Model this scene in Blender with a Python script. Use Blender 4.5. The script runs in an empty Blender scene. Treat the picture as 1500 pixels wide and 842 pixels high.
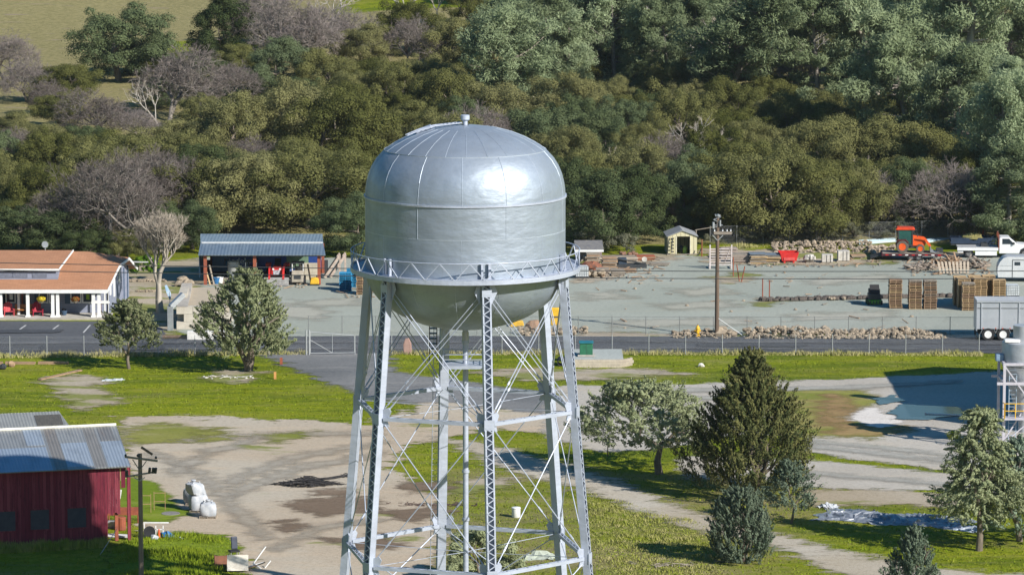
import bpy, math, random
import numpy as np
from mathutils import Vector, Matrix
R = math.radians
random.seed(7)
sc = bpy.context.scene
COL = sc.collection
F, PITCH, CAMH = 6000.0, R(8.0), 50.0
CP, SP = math.cos(PITCH), math.sin(PITCH)

# ---------------------------------------------------------------- survey helpers: read a ground plan off the view
def ray(px, py):
    u, v = (px - 750) / F, (421 - py) / F
    return u, CP + v * SP, -SP + v * CP
def G(px, py, z=0.0):
    a, b, c = ray(px, py); t = (z - CAMH) / c
    return Vector((a * t, b * t, z))
def P(px, py, Y):
    a, b, c = ray(px, py); t = Y / b
    return Vector((a * t, Y, CAMH + c * t))
def scale_at(p): return F / math.sqrt(p[0] ** 2 + p[1] ** 2 + (CAMH - p[2]) ** 2)

def hill(x, y):
    y0 = 379 + 2.5 * math.sin(x * .07) + (x < -20) * 0
    d = max(0.0, y - y0)
    h = .082 * d * min(1, .35 + d / 40)
    if d > 0:
        k = min(1, d / 30)
        h += k * (.9 * math.sin(x * .055 + 1.3) * math.sin(y * .04) + .4 * math.sin(x * .13 + y * .09))
        h += .00012 * max(0, y - 560) ** 2 if y < 1200 else .00012 * 640 ** 2
    return h
def GT(px, py):
    a, b, c = ray(px, py)
    t = 300.0
    while t < 2000:
        if CAMH + c * t < hill(a * t, b * t): break
        t += .6
    return Vector((a * t, b * t, hill(a * t, b * t)))

# ---------------------------------------------------------------- materials
MATS = {}
def nodes_of(name):
    m = bpy.data.materials.new(name); m.use_nodes = True
    nt = m.node_tree; nt.nodes.clear()
    return m, nt, nt.nodes, nt.links
def N(nt, t, **kw):
    n = nt.nodes.new(t)
    for k, v in kw.items():
        if k in n.inputs: n.inputs[k].default_value = v
        else: setattr(n, k, v)
    return n
def ramp(nt, fac, stops):
    r = nt.nodes.new('ShaderNodeValToRGB')
    e = r.color_ramp.elements
    while len(e) < len(stops): e.new(.5)
    for el, (p, c) in zip(e, stops):
        el.position = p; el.color = (*c, 1) if len(c) == 3 else c
    nt.links.new(fac, r.inputs[0]); return r.outputs[0]
def noise(nt, vec, scale, detail=4, rough=.55, dist=0.0):
    n = N(nt, 'ShaderNodeTexNoise', Scale=scale, Detail=detail, Roughness=rough, Distortion=dist)
    if vec is not None: nt.links.new(vec, n.inputs['Vector'])
    return n.outputs['Fac']
def mixc(nt, fac, a, b, mode='MIX'):
    n = nt.nodes.new('ShaderNodeMix'); n.data_type = 'RGBA'; n.blend_type = mode
    for sock, val in ((n.inputs[0], fac), (n.inputs[6], a), (n.inputs[7], b)):
        if hasattr(val, 'links'): nt.links.new(val, sock)
        elif isinstance(val, (int, float)): sock.default_value = val
        else: sock.default_value = (*val, 1)
    return n.outputs[2]
def mth(nt, op, a, b=None, c=None, clamp=False):
    n = nt.nodes.new('ShaderNodeMath'); n.operation = op; n.use_clamp = clamp
    for i, val in enumerate((a, b, c)):
        if val is None: continue
        if hasattr(val, 'links'): nt.links.new(val, n.inputs[i])
        else: n.inputs[i].default_value = val
    return n.outputs[0]
def mapr(nt, v, a, b, c=0, d=1):
    n = nt.nodes.new('ShaderNodeMapRange'); n.interpolation_type = 'SMOOTHSTEP'
    nt.links.new(v, n.inputs[0])
    for i, val in enumerate((a, b, c, d)): n.inputs[i + 1].default_value = val
    return n.outputs[0]
def objvec(nt, sx=1, sy=1, sz=1, world=False):
    if world: o = nt.nodes.new('ShaderNodeNewGeometry').outputs['Position']
    else: o = nt.nodes.new('ShaderNodeTexCoord').outputs['Object']
    m = N(nt, 'ShaderNodeMapping'); m.inputs['Scale'].default_value = (sx, sy, sz)
    nt.links.new(o, m.inputs[0]); return m.outputs[0]
def finish(m, nt, col, rough=.7, metal=0.0, bump=None, bstr=.3, bdist=.02, alpha=None, spec=.35):
    b = nt.nodes.new('ShaderNodeBsdfPrincipled'); o = nt.nodes.new('ShaderNodeOutputMaterial')
    if hasattr(col, 'links'): nt.links.new(col, b.inputs['Base Color'])
    else: b.inputs['Base Color'].default_value = (*col, 1)
    if hasattr(rough, 'links'): nt.links.new(rough, b.inputs['Roughness'])
    else: b.inputs['Roughness'].default_value = rough
    b.inputs['Metallic'].default_value = metal
    b.inputs['Specular IOR Level'].default_value = spec
    if bump is not None:
        bn = N(nt, 'ShaderNodeBump', Strength=bstr, Distance=bdist)
        nt.links.new(bump, bn.inputs['Height']); nt.links.new(bn.outputs[0], b.inputs['Normal'])
    if alpha is not None:
        t = nt.nodes.new('ShaderNodeBsdfTransparent'); mx = nt.nodes.new('ShaderNodeMixShader')
        nt.links.new(alpha, mx.inputs[0]); nt.links.new(t.outputs[0], mx.inputs[1]); nt.links.new(b.outputs[0], mx.inputs[2])
        nt.links.new(mx.outputs[0], o.inputs[0])
    else: nt.links.new(b.outputs[0], o.inputs[0])
    return m
def mat(name, c1, c2=None, scale=3.0, rough=.7, metal=0.0, stretch=(1, 1, 1), bump=.0, c3=None, spec=.35):
    """worn paint / timber / metal: two or three tones broken up by noise"""
    if name in MATS: return MATS[name]
    m, nt, _, _ = nodes_of(name)
    c2 = c2 or tuple(x * .75 for x in c1)
    v = objvec(nt, *stretch)
    n1 = noise(nt, v, scale, 6, .65); n2 = noise(nt, v, scale * 6, 3, .6)
    col = mixc(nt, mapr(nt, n1, .35, .65), c1, c2)
    col = mixc(nt, mapr(nt, n2, .55, .75, 0, .5), col, c3 or tuple(x * .6 for x in c1))
    finish(m, nt, col, rough, metal, n2 if bump else None, bump, .02, spec=spec)
    MATS[name] = m; return m

# ---------------------------------------------------------------- mesh builder
class MB:
    def __init__(s): s.v = []; s.f = []; s.M = Matrix()
    def add(s, vs, fs):
        n = len(s.v); s.v += [tuple(s.M @ Vector(p)) for p in vs]; s.f += [[i + n for i in q] for q in fs]; return s
    def at(s, loc=(0, 0, 0), rz=0, rx=0, ry=0):
        s.M = Matrix.Translation(loc) @ Matrix.Rotation(rz, 4, 'Z') @ Matrix.Rotation(ry, 4, 'Y') @ Matrix.Rotation(rx, 4, 'X'); return s
    def box(s, x0, x1, y0, y1, z0, z1):
        return s.add([(x0, y0, z0), (x1, y0, z0), (x1, y1, z0), (x0, y1, z0), (x0, y0, z1), (x1, y0, z1), (x1, y1, z1), (x0, y1, z1)],
                     [(0, 3, 2, 1), (4, 5, 6, 7), (0, 1, 5, 4), (1, 2, 6, 5), (2, 3, 7, 6), (3, 0, 4, 7)])
    def beam(s, p, q, w, h, up=(0, 0, 1)):
        p, q = Vector(p), Vector(q); d = (q - p).normalized(); u = Vector(up)
        if abs(d.dot(u)) > .99: u = Vector((0, 1, 0))
        a = d.cross(u).normalized() * w / 2; b = a.cross(d).normalized() * h / 2
        vs = [p - a - b, p + a - b, p + a + b, p - a + b, q - a - b, q + a - b, q + a + b, q - a + b]
        return s.add(vs, [(0, 3, 2, 1), (4, 5, 6, 7), (0, 1, 5, 4), (1, 2, 6, 5), (2, 3, 7, 6), (3, 0, 4, 7)])
    def tube(s, p, q, r, r2=None, n=8, cap=True):
        p, q = Vector(p), Vector(q); d = (q - p)
        if d.length < 1e-6: return s
        d.normalize(); r2 = r if r2 is None else r2
        u = Vector((0, 0, 1)) if abs(d.z) < .95 else Vector((1, 0, 0))
        a = d.cross(u).normalized(); b = a.cross(d)
        vs = []
        for c, rr in ((p, r), (q, r2)):
            for i in range(n):
                t = 2 * math.pi * i / n; vs.append(c + (a * math.cos(t) + b * math.sin(t)) * rr)
        fs = [(i, (i + 1) % n, n + (i + 1) % n, n + i) for i in range(n)]
        if cap: fs += [tuple(range(n - 1, -1, -1)), tuple(range(n, 2 * n))]
        return s.add(vs, fs)
    def path(s, pts, r, n=6):
        for i in range(len(pts) - 1): s.tube(pts[i], pts[i + 1], r, n=n)
        return s
    def lathe(s, prof, n=32, cap=True):
        vs = []; fs = []
        for r, z in prof:
            for i in range(n):
                t = 2 * math.pi * i / n; vs.append((r * math.cos(t), r * math.sin(t), z))
        for k in range(len(prof) - 1):
            for i in range(n):
                j = (i + 1) % n; fs.append((k * n + i, k * n + j, (k + 1) * n + j, (k + 1) * n + i))
        if cap:
            fs.append(tuple(range(n - 1, -1, -1))); fs.append(tuple(range((len(prof) - 1) * n, len(prof) * n)))
        return s.add(vs, fs)
    def prism(s, poly, y0, y1):
        """outline in x,z extruded along y"""
        n = len(poly); vs = [(x, y0, z) for x, z in poly] + [(x, y1, z) for x, z in poly]
        fs = [tuple(range(n)), tuple(range(2 * n - 1, n - 1, -1))] + [(i, n + i, n + (i + 1) % n, (i + 1) % n) for i in range(n)]
        return s.add(vs, fs)
    def prismx(s, poly, x0, x1):
        """outline in y,z extruded along x"""
        n = len(poly); vs = [(x0, y, z) for y, z in poly] + [(x1, y, z) for y, z in poly]
        fs = [tuple(range(n - 1, -1, -1)), tuple(range(n, 2 * n))] + [(i, (i + 1) % n, n + (i + 1) % n, n + i) for i in range(n)]
        return s.add(vs, fs)
    def slab(s, quad, t):
        """a sheet of thickness t below a planar polygon"""
        q = [Vector(p) for p in quad]; nrm = (q[1] - q[0]).cross(q[2] - q[0]).normalized()
        if nrm.z < 0: q.reverse(); nrm = -nrm
        n = len(q); vs = q + [p - nrm * t for p in q]
        return s.add(vs, [tuple(range(n)), tuple(range(2 * n - 1, n - 1, -1))] + [(i, n + i, n + (i + 1) % n, (i + 1) % n) for i in range(n)])
    def rock(s, c, r, seed=0, n=7, m=5, flat=.75):
        rg = random.Random(seed); vs = [(c[0], c[1], c[2] - r * flat)]
        for k in range(1, m):
            ph = math.pi * k / m - math.pi / 2
            for i in range(n):
                t = 2 * math.pi * i / n + rg.uniform(-.2, .2); q = r * rg.uniform(.75, 1.15)
                vs.append((c[0] + q * math.cos(ph) * math.cos(t), c[1] + q * math.cos(ph) * math.sin(t), c[2] + q * flat * math.sin(ph)))
        vs.append((c[0], c[1], c[2] + r * flat)); top = len(vs) - 1; fs = []
        for i in range(n):
            j = (i + 1) % n; fs.append((0, 1 + j, 1 + i)); fs.append((top, 1 + (m - 2) * n + i, 1 + (m - 2) * n + j))
            for k in range(m - 2): fs.append((1 + k * n + i, 1 + k * n + j, 1 + (k + 1) * n + j, 1 + (k + 1) * n + i))
        return s.add(vs, fs)
    def build(s, name, m, parent=None, smooth=False, bevel=0.0, loc=None, rz=0):
        me = bpy.data.meshes.new(name); me.from_pydata(s.v, [], s.f); me.update()
        o = bpy.data.objects.new(name, me); COL.objects.link(o)
        if m: me.materials.append(m)
        if parent: o.parent = parent
        if loc is not None: o.location = loc; o.rotation_euler = (0, 0, rz)
        if smooth:
            me.polygons.foreach_set('use_smooth', [True] * len(me.polygons))
            try: me.set_sharp_from_angle(angle=R(38))
            except Exception: pass
        if bevel:
            b = o.modifiers.new('edge', 'BEVEL'); b.width = bevel; b.segments = 2; b.limit_method = 'ANGLE'
        return o
def build_multi(name, pairs, parent=None, smooth=False):
    v = []; f = []; mi = []
    for k, (b, m) in enumerate(pairs):
        n = len(v); v += b.v; f += [[i + n for i in q] for q in b.f]; mi += [k] * len(b.f)
    me = bpy.data.meshes.new(name); me.from_pydata(v, [], f)
    for b, m in pairs: me.materials.append(m)
    me.polygons.foreach_set('material_index', mi)
    if smooth:
        me.polygons.foreach_set('use_smooth', [True] * len(f)); me.update(); me.set_sharp_from_angle(angle=R(38))
    me.update(); o = bpy.data.objects.new(name, me); COL.objects.link(o)
    if parent: o.parent = parent
    return o
def tag(o, label=None, cat=None, group=None, kind=None):
    if label: o['label'] = label
    if cat: o['category'] = cat
    if group: o['group'] = group
    if kind: o['kind'] = kind
    return o
def thing(name, label, cat, loc=(0, 0, 0), rz=0, group=None):
    o = bpy.data.objects.new(name, None); COL.objects.link(o); o.empty_display_size = .3
    o.location = loc; o.rotation_euler = (0, 0, rz)
    return tag(o, label, cat, group)
def dup(o, loc=None, rz=None, label=None, group=None, scale=None, parent=None):
    c = o.copy(); COL.objects.link(c)
    if parent: c.parent = parent
    if loc is not None: c.location = loc
    if rz is not None: c.rotation_euler = (0, 0, rz)
    if scale is not None: c.scale = scale
    if label: c['label'] = label
    if group: c['group'] = group
    for ch in [x for x in o.children]: dup(ch, parent=c)
    return c
ORD = 'first second third fourth fifth sixth seventh eighth ninth tenth eleventh twelfth thirteenth fourteenth fifteenth sixteenth seventeenth eighteenth nineteenth twentieth twenty-first twenty-second twenty-third twenty-fourth twenty-fifth twenty-sixth twenty-seventh twenty-eighth twenty-ninth thirtieth'.split()

# palette
M_alu = None
def steel_paint(name, c, rough=.38, metal=.6, seams=False):
    if name in MATS: return MATS[name]
    m, nt, _, _ = nodes_of(name)
    v = objvec(nt); vs = objvec(nt, 1, 1, .12)
    n1 = noise(nt, v, .5, 5, .6); n2 = noise(nt, vs, 3.0, 5, .65); n3 = noise(nt, v, 14, 3, .6)
    col = mixc(nt, mapr(nt, n1, .35, .65), c, tuple(x * .82 for x in c))
    col = mixc(nt, mapr(nt, n2, .5, .75, 0, .4), col, tuple(x * .72 for x in c))
    col = mixc(nt, mapr(nt, n3, .7, .8, 0, .35), col, (.35, .3, .25))
    rg = mapr(nt, n1, .3, .7, rough - .07, rough + .08)
    n4 = noise(nt, objvec(nt, 1, 1, 2.2), .8, 3, .5)
    finish(m, nt, col, rg, metal, n4, .5, .12, spec=.5)
    MATS[name] = m; return m
ALU = steel_paint('aluminium paint on steel plate', (.34, .395, .47), .53, .5)
SEAM = steel_paint('aluminium paint on weld seams', (.43, .49, .57), .5, .3)
ALU2 = steel_paint('pale grey paint on tower steel', (.44, .485, .59), .5, .2)
WOODGREY = mat('weathered grey timber', (.30, .26, .21), (.2, .17, .14), 2, .85, stretch=(1, 1, 6))
WOODTAN = mat('tan pallet timber', (.50, .36, .20), (.36, .25, .14), 2, .85)
WOODBROWN = mat('brown pallet timber', (.36, .24, .15), (.26, .17, .11), 2, .85)
POLEWOOD = mat('creosoted pole timber', (.17, .12, .085), (.11, .08, .06), 3, .9, stretch=(3, 3, .2))
BLACK = mat('black rubber', (.025, .025, .028), None, 4, .8)
DARK = mat('dark machinery metal', (.06, .065, .07), None, 4, .5, .3)
WHITE = mat('white paint', (.78, .78, .77), (.68, .68, .67), 2, .5)
RUST = mat('rusty red steel', (.32, .09, .045), (.22, .065, .04), 3, .8)
GALV = mat('galvanised steel', (.48, .5, .52), (.38, .4, .42), 3, .45, .6)
GLASSDARK = mat('dark window glass', (.02, .03, .04), (.03, .045, .06), 1, .12, 0, spec=.6)
RED = mat('red machine paint', (.55, .03, .025), (.42, .02, .02), 3, .4)
ORANGE = mat('orange tractor paint', (.75, .11, .02), (.6, .09, .02), 3, .4)
YELLOW = mat('yellow paint', (.75, .45, .03), (.6, .35, .03), 3, .5)
CONC = mat('weathered concrete', (.46, .44, .40), (.36, .34, .30), 1.5, .9, bump=.3)
STONE = mat('tan quarry stone', (.35, .285, .21), (.22, .18, .135), 1.3, .95, bump=.4)
GREENP = mat('green machine paint', (.16, .42, .03), (.1, .3, .02), 3, .45)
PLASTIC = mat('white bulk bag fabric', (.50, .51, .53), (.36, .39, .43), 3, .75, bump=.8)
# ---------------------------------------------------------------- ground, road and gravel
def ground_material():
    m, nt, _, _ = nodes_of('winter grass')
    v = objvec(nt, world=True); vs = objvec(nt, .35, 1, 1, world=True)
    big = noise(nt, v, .045, 4, .6); mid = noise(nt, vs, .22, 5, .62); fine = noise(nt, v, 1.6, 5, .7); tiny = noise(nt, v, 9, 3, .7)
    lush = mixc(nt, mapr(nt, fine, .35, .65), (.155, .20, .005), (.26, .285, .008))
    lush = mixc(nt, mapr(nt, noise(nt, objvec(nt, .22, 1, 1, world=True), .3, 6, .7, .6), .42, .6, 0, .75), lush, (.085, .125, .008))
    lush = mixc(nt, mapr(nt, noise(nt, objvec(nt, .35, 1, 1, world=True), .13, 5, .65, .4), .5, .66, 0, .7), lush, (.27, .265, .03))
    lush = mixc(nt, mapr(nt, tiny, .5, .72, 0, .55), lush, (.07, .11, .008))
    lush = mixc(nt, mapr(nt, noise(nt, objvec(nt, .3, 1, 1, world=True), .75, 5, .7, .5), .5, .68, 0, .6), lush, (.24, .235, .05))
    dry = mixc(nt, mapr(nt, fine, .35, .65), (.30, .26, .12), (.20, .18, .075))
    dry = mixc(nt, mapr(nt, tiny, .5, .75, 0, .5), dry, (.38, .33, .19))
    att = N(nt, 'ShaderNodeAttribute', attribute_name='dry').outputs['Fac']
    f = mth(nt, 'ADD', mth(nt, 'MULTIPLY', mth(nt, 'ADD', mid, big), .5), mth(nt, 'MULTIPLY', mth(nt, 'SUBTRACT', fine, .5), .35))
    fac = mapr(nt, mth(nt, 'ADD', f, att), .50, .72)
    col = mixc(nt, fac, lush, dry)
    soil = mapr(nt, mth(nt, 'ADD', noise(nt, vs, .5, 5, .65, .4), mth(nt, 'MULTIPLY', att, .15)), .66, .74, 0, .8)
    col = mixc(nt, soil, col, (.27, .215, .16))
    return finish(m, nt, col, .95, 0, mth(nt, 'ADD', fine, tiny), .9, .12, spec=.1)
def gravel_material(name, a, b, c, weeds=0.0, amp=1.1, nscale=.6, alpha=True, stain=(.2, .17, .14), stainth=.62, sharp=.5):
    m, nt, _, _ = nodes_of(name)
    v = objvec(nt, world=True); vs = objvec(nt, .3, 1, 1, world=True)
    big = noise(nt, v, .07, 4, .6); mid = noise(nt, vs, .35, 5, .65, .3); fine = noise(nt, v, 3.2, 5, .75); tiny = noise(nt, v, 14, 2, .7)
    col = mixc(nt, mapr(nt, big, .4, .62), a, b)
    col = mixc(nt, mapr(nt, mid, .5, .72, 0, .75), col, c)
    col = mixc(nt, mapr(nt, fine, .45, .7, 0, .6), col, tuple(x * .6 for x in a))
    col = mixc(nt, mapr(nt, tiny, .5, .7, 0, .6), col, tuple(min(1, x * 1.3) for x in b))
    st = noise(nt, objvec(nt, .22, 1, 1, world=True), .28, 6, .7, .8)
    col = mixc(nt, mapr(nt, st, stainth, stainth + .12, 0, .5), col, stain)
    if weeds:
        w = noise(nt, objvec(nt, .4, 1, 1, world=True), .19, 6, .68, .3)
        g = mixc(nt, mapr(nt, fine, .4, .6), (.13, .17, .012), (.2, .21, .05))
        col = mixc(nt, mapr(nt, w, weeds, weeds + .07, 0, .85), col, g)
    al = None
    if alpha:
        e = N(nt, 'ShaderNodeAttribute', attribute_name='edge').outputs['Fac']
        en = noise(nt, objvec(nt, .55, 1, 1, world=True), nscale, 6, .7)
        al = mapr(nt, mth(nt, 'ADD', e, mth(nt, 'MULTIPLY', mth(nt, 'SUBTRACT', en, .5), amp * 5)), -sharp * .5, sharp * .5)
    return finish(m, nt, col, .95, 0, mth(nt, 'ADD', fine, tiny), .5, .04, alpha=al, spec=.15)

def inside(pts, poly):
    x, y = pts[:, 0], pts[:, 1]; r = np.zeros(len(pts), bool); n = len(poly)
    for i in range(n):
        (x0, y0), (x1, y1) = poly[i], poly[(i + 1) % n]
        c = (y0 > y) != (y1 > y)
        with np.errstate(divide='ignore', invalid='ignore'):
            r ^= c & (x < (x1 - x0) * (y - y0) / (y1 - y0 + 1e-12) + x0)
    return r
def sdist(pts, poly):
    d = np.full(len(pts), 1e9); n = len(poly)
    for i in range(n):
        a, b = np.array(poly[i]), np.array(poly[(i + 1) % n]); ab = b - a
        t = np.clip(((pts - a) @ ab) / (ab @ ab + 1e-12), 0, 1)
        d = np.minimum(d, np.linalg.norm(pts - (a + t[:, None] * ab), axis=1))
    return np.where(inside(pts, poly), d, -d)
def plan(px):
    return [tuple(G(x, y)[:2]) for x, y in px]
NSHEET = []
BARE = []                                                   # areas where no tufts grow
def sheet(name, px, m, lvl, step=.8, margin=2.4, label=None, cover=True, kind='structure'):
    poly = plan(px); a = np.array(poly); lo = a.min(0) - margin; hi = a.max(0) + margin
    nx, ny = [max(2, int((h - l) / step) + 1) for l, h in zip(lo, hi)]
    xs = np.linspace(lo[0], hi[0], nx); ys = np.linspace(lo[1], hi[1], ny)
    X, Y = np.meshgrid(xs, ys); pts = np.c_[X.ravel(), Y.ravel()]
    sd = sdist(pts, poly).reshape(ny, nx)
    keep = sd > -margin; idx = -np.ones((ny, nx), int); faces = []
    q = keep[:-1, :-1] & keep[1:, :-1] & keep[:-1, 1:] & keep[1:, 1:]
    used = np.zeros((ny, nx), bool)
    for dy in (0, 1):
        for dx in (0, 1): used[dy:ny - 1 + dy, dx:nx - 1 + dx] |= q
    idx[used] = np.arange(used.sum())
    jj, ii = np.nonzero(q)
    faces = np.c_[idx[jj, ii], idx[jj, ii + 1], idx[jj + 1, ii + 1], idx[jj + 1, ii]].tolist()
    NSHEET.append(name); V = np.c_[X[used], Y[used], np.full(used.sum(), .004 * lvl + .0011 * len(NSHEET))]
    me = bpy.data.meshes.new(name); me.from_pydata(V.tolist(), [], faces)
    at = me.attributes.new('edge', 'FLOAT', 'POINT'); at.data.foreach_set('value', sd[used].astype(np.float32))
    me.materials.append(m); o = bpy.data.objects.new(name, me); COL.objects.link(o); o['kind'] = kind
    if label: o['label'] = label
    if cover: BARE.append(poly)
    return o

def build_ground():
    xs = [-3000, -1500, -700, -350, -220] + list(np.arange(-160, 161, 4.0)) + [220, 350, 700, 1500, 3000]
    ys = [-3000, -1500, -600, -200, 0, 100, 170] + list(np.arange(200, 372, 6.0)) + list(np.arange(372, 640, 3.5)) + [700, 800, 1000, 1400, 2000, 3500]
    V = [(x, y, hill(x, y)) for y in ys for x in xs]; nx = len(xs)
    fs = [(j * nx + i, j * nx + i + 1, (j + 1) * nx + i + 1, (j + 1) * nx + i) for j in range(len(ys) - 1) for i in range(nx - 1)]
    me = bpy.data.meshes.new('ground'); me.from_pydata(V, [], fs)
    dry = []
    for x, y, z in V:
        d = 0.0
        if y > 378: d = .02
        if y > 384: d = .25
        if y > 425 and x < 5: d = .42
        if 195 < y < 268 and -6 < x < 17: d = .13
        if y > 560 and x > 5: d = -.25
        if 480 < y < 505 and -45 < x < -28: d = -.1
        if y > 520 and -22 < x < 0: d = -.3
        if y < 372 and x < -7 and y > 262: d = -.07
        if 285 < y < 325 and x > -12: d = -.05
        if y < 190: d = .6  # unseen ground toward the camera, browned to cut green bounce on the tower
        if y > 505 and 29 < x < 40: d = -.3
        dry.append(d)
    at = me.attributes.new('dry', 'FLOAT', 'POINT'); at.data.foreach_set('value', np.array(dry, np.float32))
    me.materials.append(ground_material())
    me.polygons.foreach_set('use_smooth', [True] * len(me.polygons))
    o = bpy.data.objects.new('ground', me); COL.objects.link(o); o['kind'] = 'structure'
build_ground()

YARD = gravel_material('blue grey crushed rock', (.305, .325, .28), (.35, .367, .32), (.35, .345, .28), amp=.9, stain=(.38, .34, .25), stainth=.6)
ASPH = gravel_material('worn asphalt', (.062, .067, .078), (.09, .096, .108), (.115, .118, .125), amp=.18, nscale=1.5, stain=(.06, .06, .065), sharp=.2)
ASPH2 = gravel_material('dark parking asphalt', (.075, .08, .09), (.105, .11, .12), (.14, .14, .145), amp=.15, nscale=1.5, stain=(.05, .05, .055), sharp=.2)
ASPH3 = gravel_material('broken old asphalt', (.14, .145, .15), (.20, .20, .20), (.27, .26, .25), amp=1.4, stain=(.08, .08, .085), stainth=.56, sharp=1.2)
DIRT = gravel_material('tan dirt and gravel', (.43, .35, .26), (.45, .395, .315), (.51, .395, .275), weeds=.60, amp=1.6, stain=(.26, .205, .155), stainth=.6, sharp=.9)
GRAV = gravel_material('pale grey gravel', (.40, .365, .315), (.45, .42, .375), (.47, .41, .33), weeds=.67, amp=.9, stain=(.33, .29, .24), sharp=.8)
THINGRASS = gravel_material('thin trodden grass', (.17, .19, .03), (.24, .23, .06), (.36, .31, .2), amp=2.2, sharp=2.4)
REDSOIL = gravel_material('reddish dead grass', (.27, .17, .085), (.32, .23, .10), (.22, .20, .05), amp=1.6, stain=(.2, .09, .06), stainth=.52, sharp=2.4)
SOIL = gravel_material('thin dry soil', (.34, .28, .20), (.40, .345, .27), (.30, .25, .15), weeds=.5, amp=1.6, sharp=1.5)
MUD = gravel_material('dark damp soil', (.16, .115, .08), (.21, .155, .11), (.3, .24, .18), amp=1.3, sharp=1.6)
CHALK = gravel_material('white spilled sand', (.62, .58, .54), (.70, .66, .62), (.5, .45, .40), amp=.9, sharp=.7)
BROWNGRASS = gravel_material('brown winter grass', (.29, .25, .09), (.22, .24, .04), (.33, .25, .14), weeds=.5, amp=1.3, stain=(.24, .13, .08), stainth=.5, sharp=1.6)
GREENGRASS = gravel_material('bright green grass', (.12, .18, .008), (.18, .24, .012), (.24, .26, .06), amp=.9, stain=(.3, .25, .12), stainth=.63, sharp=.8)
TRK = gravel_material('worn tan track', (.40, .345, .265), (.46, .42, .355), (.34, .28, .19), weeds=.6, amp=1.5, sharp=1.5)
TANY = gravel_material('tan fines on gravel', (.36, .35, .29), (.38, .37, .315), (.33, .335, .28), amp=1.3, sharp=2.4)
sheet('gravel_yard', [(190, 440), (186, 405), (270, 388), (300, 372), (480, 366), (560, 370), (840, 400), (900, 382), (960, 371), (1040, 376), (1130, 380), (1240, 374), (1300, 368), (1420, 372), (1600, 380), (1600, 499), (1380, 499), (1300, 494), (860, 495), (560, 494), (310, 494), (240, 482)], YARD, 1, .9)
sheet('bare_soil', [(183, 470), (178, 392), (215, 386), (300, 378), (304, 410), (262, 440), (250, 486), (236, 490)], SOIL, 2, .5)
sheet('bare_soil', [(835, 415), (842, 382), (960, 370), (1000, 378), (925, 390), (890, 411)], SOIL, 2, .5)
sheet('bare_soil', [(1040, 407), (1090, 399), (1106, 404), (1096, 414), (1060, 416)], SOIL, 2, .4)
sheet('bare_soil', [(1098, 446), (1112, 436), (1160, 440), (1120, 449)], SOIL, 2, .4)
sheet('bare_soil', [(840, 488), (900, 486), (1000, 489), (1400, 488), (1400, 496), (840, 495)], SOIL, 2, .4)
sheet('bare_soil', [(1060, 372), (1080, 356), (1240, 354), (1300, 360), (1420, 356), (1420, 372), (1290, 376), (1240, 384), (1120, 386), (1040, 378)], SOIL, 2, .5)
for q in ([(985, 425), (1050, 420), (1080, 430), (1010, 434)], [(960, 446), (1060, 441), (1080, 450), (980, 454)], [(850, 430), (900, 426), (920, 436), (860, 440)], [(1180, 410), (1300, 402), (1310, 410), (1190, 418)], [(1150, 460), (1300, 456), (1310, 466), (1170, 470)], [(440, 440), (530, 436), (530, 446), (450, 450)], [(380, 440), (480, 455), (470, 470), (370, 460)], [(900, 470), (1100, 466), (1100, 476), (910, 480)]):
    sheet('worn_gravel', q, TANY, 2, .5)
sheet('parking_lot', [(-140, 470), (178, 471), (236, 480), (246, 498), (-140, 496)], ASPH2, 3, .8)
sheet('road', [(-200, 495), (240, 497), (300, 494), (560, 492), (860, 493), (1000, 493), (1700, 496), (1700, 520), (1200, 516), (560, 517.5), (380, 519), (-200, 523)], ASPH, 4, 1.0)
sheet('asphalt_drive', [(378, 517), (565, 516), (580, 545), (700, 562), (872, 585), (890, 602), (800, 606), (640, 590), (560, 588), (510, 572), (430, 540)], ASPH3, 3, .7)
sheet('dirt_lot', [(170, 612), (250, 609), (480, 618), (540, 622), (600, 600), (620, 585), (700, 583), (880, 596), (905, 640), (870, 652), (800, 632), (700, 630), (590, 655), (570, 690), (640, 725), (650, 790), (640, 830), (560, 870), (380, 880), (372, 846), (345, 795), (300, 782), (250, 785), (200, 770), (200, 700), (185, 660)], DIRT, 2, .7)
sheet('gravel_path', [(820, 566), (1000, 563), (1240, 556), (1400, 548), (1640, 530), (1640, 700), (1380, 688), (1185, 663), (1185, 640), (1080, 636), (960, 660), (880, 662), (800, 640), (800, 600)], GRAV, 3, .8)
sheet('gravel_path', [(1000, 668), (1190, 674), (1385, 693), (1640, 712), (1640, 728), (1390, 719), (1190, 715), (1000, 700)], GRAV, 3, .7)
sheet('bare_soil', [(1180, 716), (1300, 718), (1460, 728), (1440, 744), (1300, 740), (1190, 742)], SOIL, 2, .5)
sheet('dirt_track', [(640, 640), (760, 660), (860, 690), (1040, 758), (1100, 772), (1220, 805), (1330, 828), (1500, 842), (1500, 870), (1280, 860), (1130, 800), (1020, 776), (850, 716), (730, 682)], TRK, 2, .6)
sheet('grass_patch', [(1130, 571), (1230, 571), (1285, 578), (1290, 592), (1244, 602), (1236, 615), (1290, 620), (1330, 625), (1290, 642), (1220, 642), (1120, 632)], BROWNGRASS, 4, .5, cover=False)
sheet('bare_soil', [(1200, 600), (1215, 578), (1240, 580), (1252, 600), (1240, 620), (1290, 628), (1340, 624), (1300, 638), (1225, 641)], REDSOIL, 5, .4)
sheet('bare_soil', [(1030, 364), (1130, 366), (1240, 372), (1310, 374), (1300, 388), (1150, 389), (1040, 386)], SOIL, 3, .5)
sheet('sand_spill', [(1245, 612), (1272, 598), (1290, 602), (1310, 612), (1330, 620), (1290, 626), (1262, 620)], CHALK, 5, .35)
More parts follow.
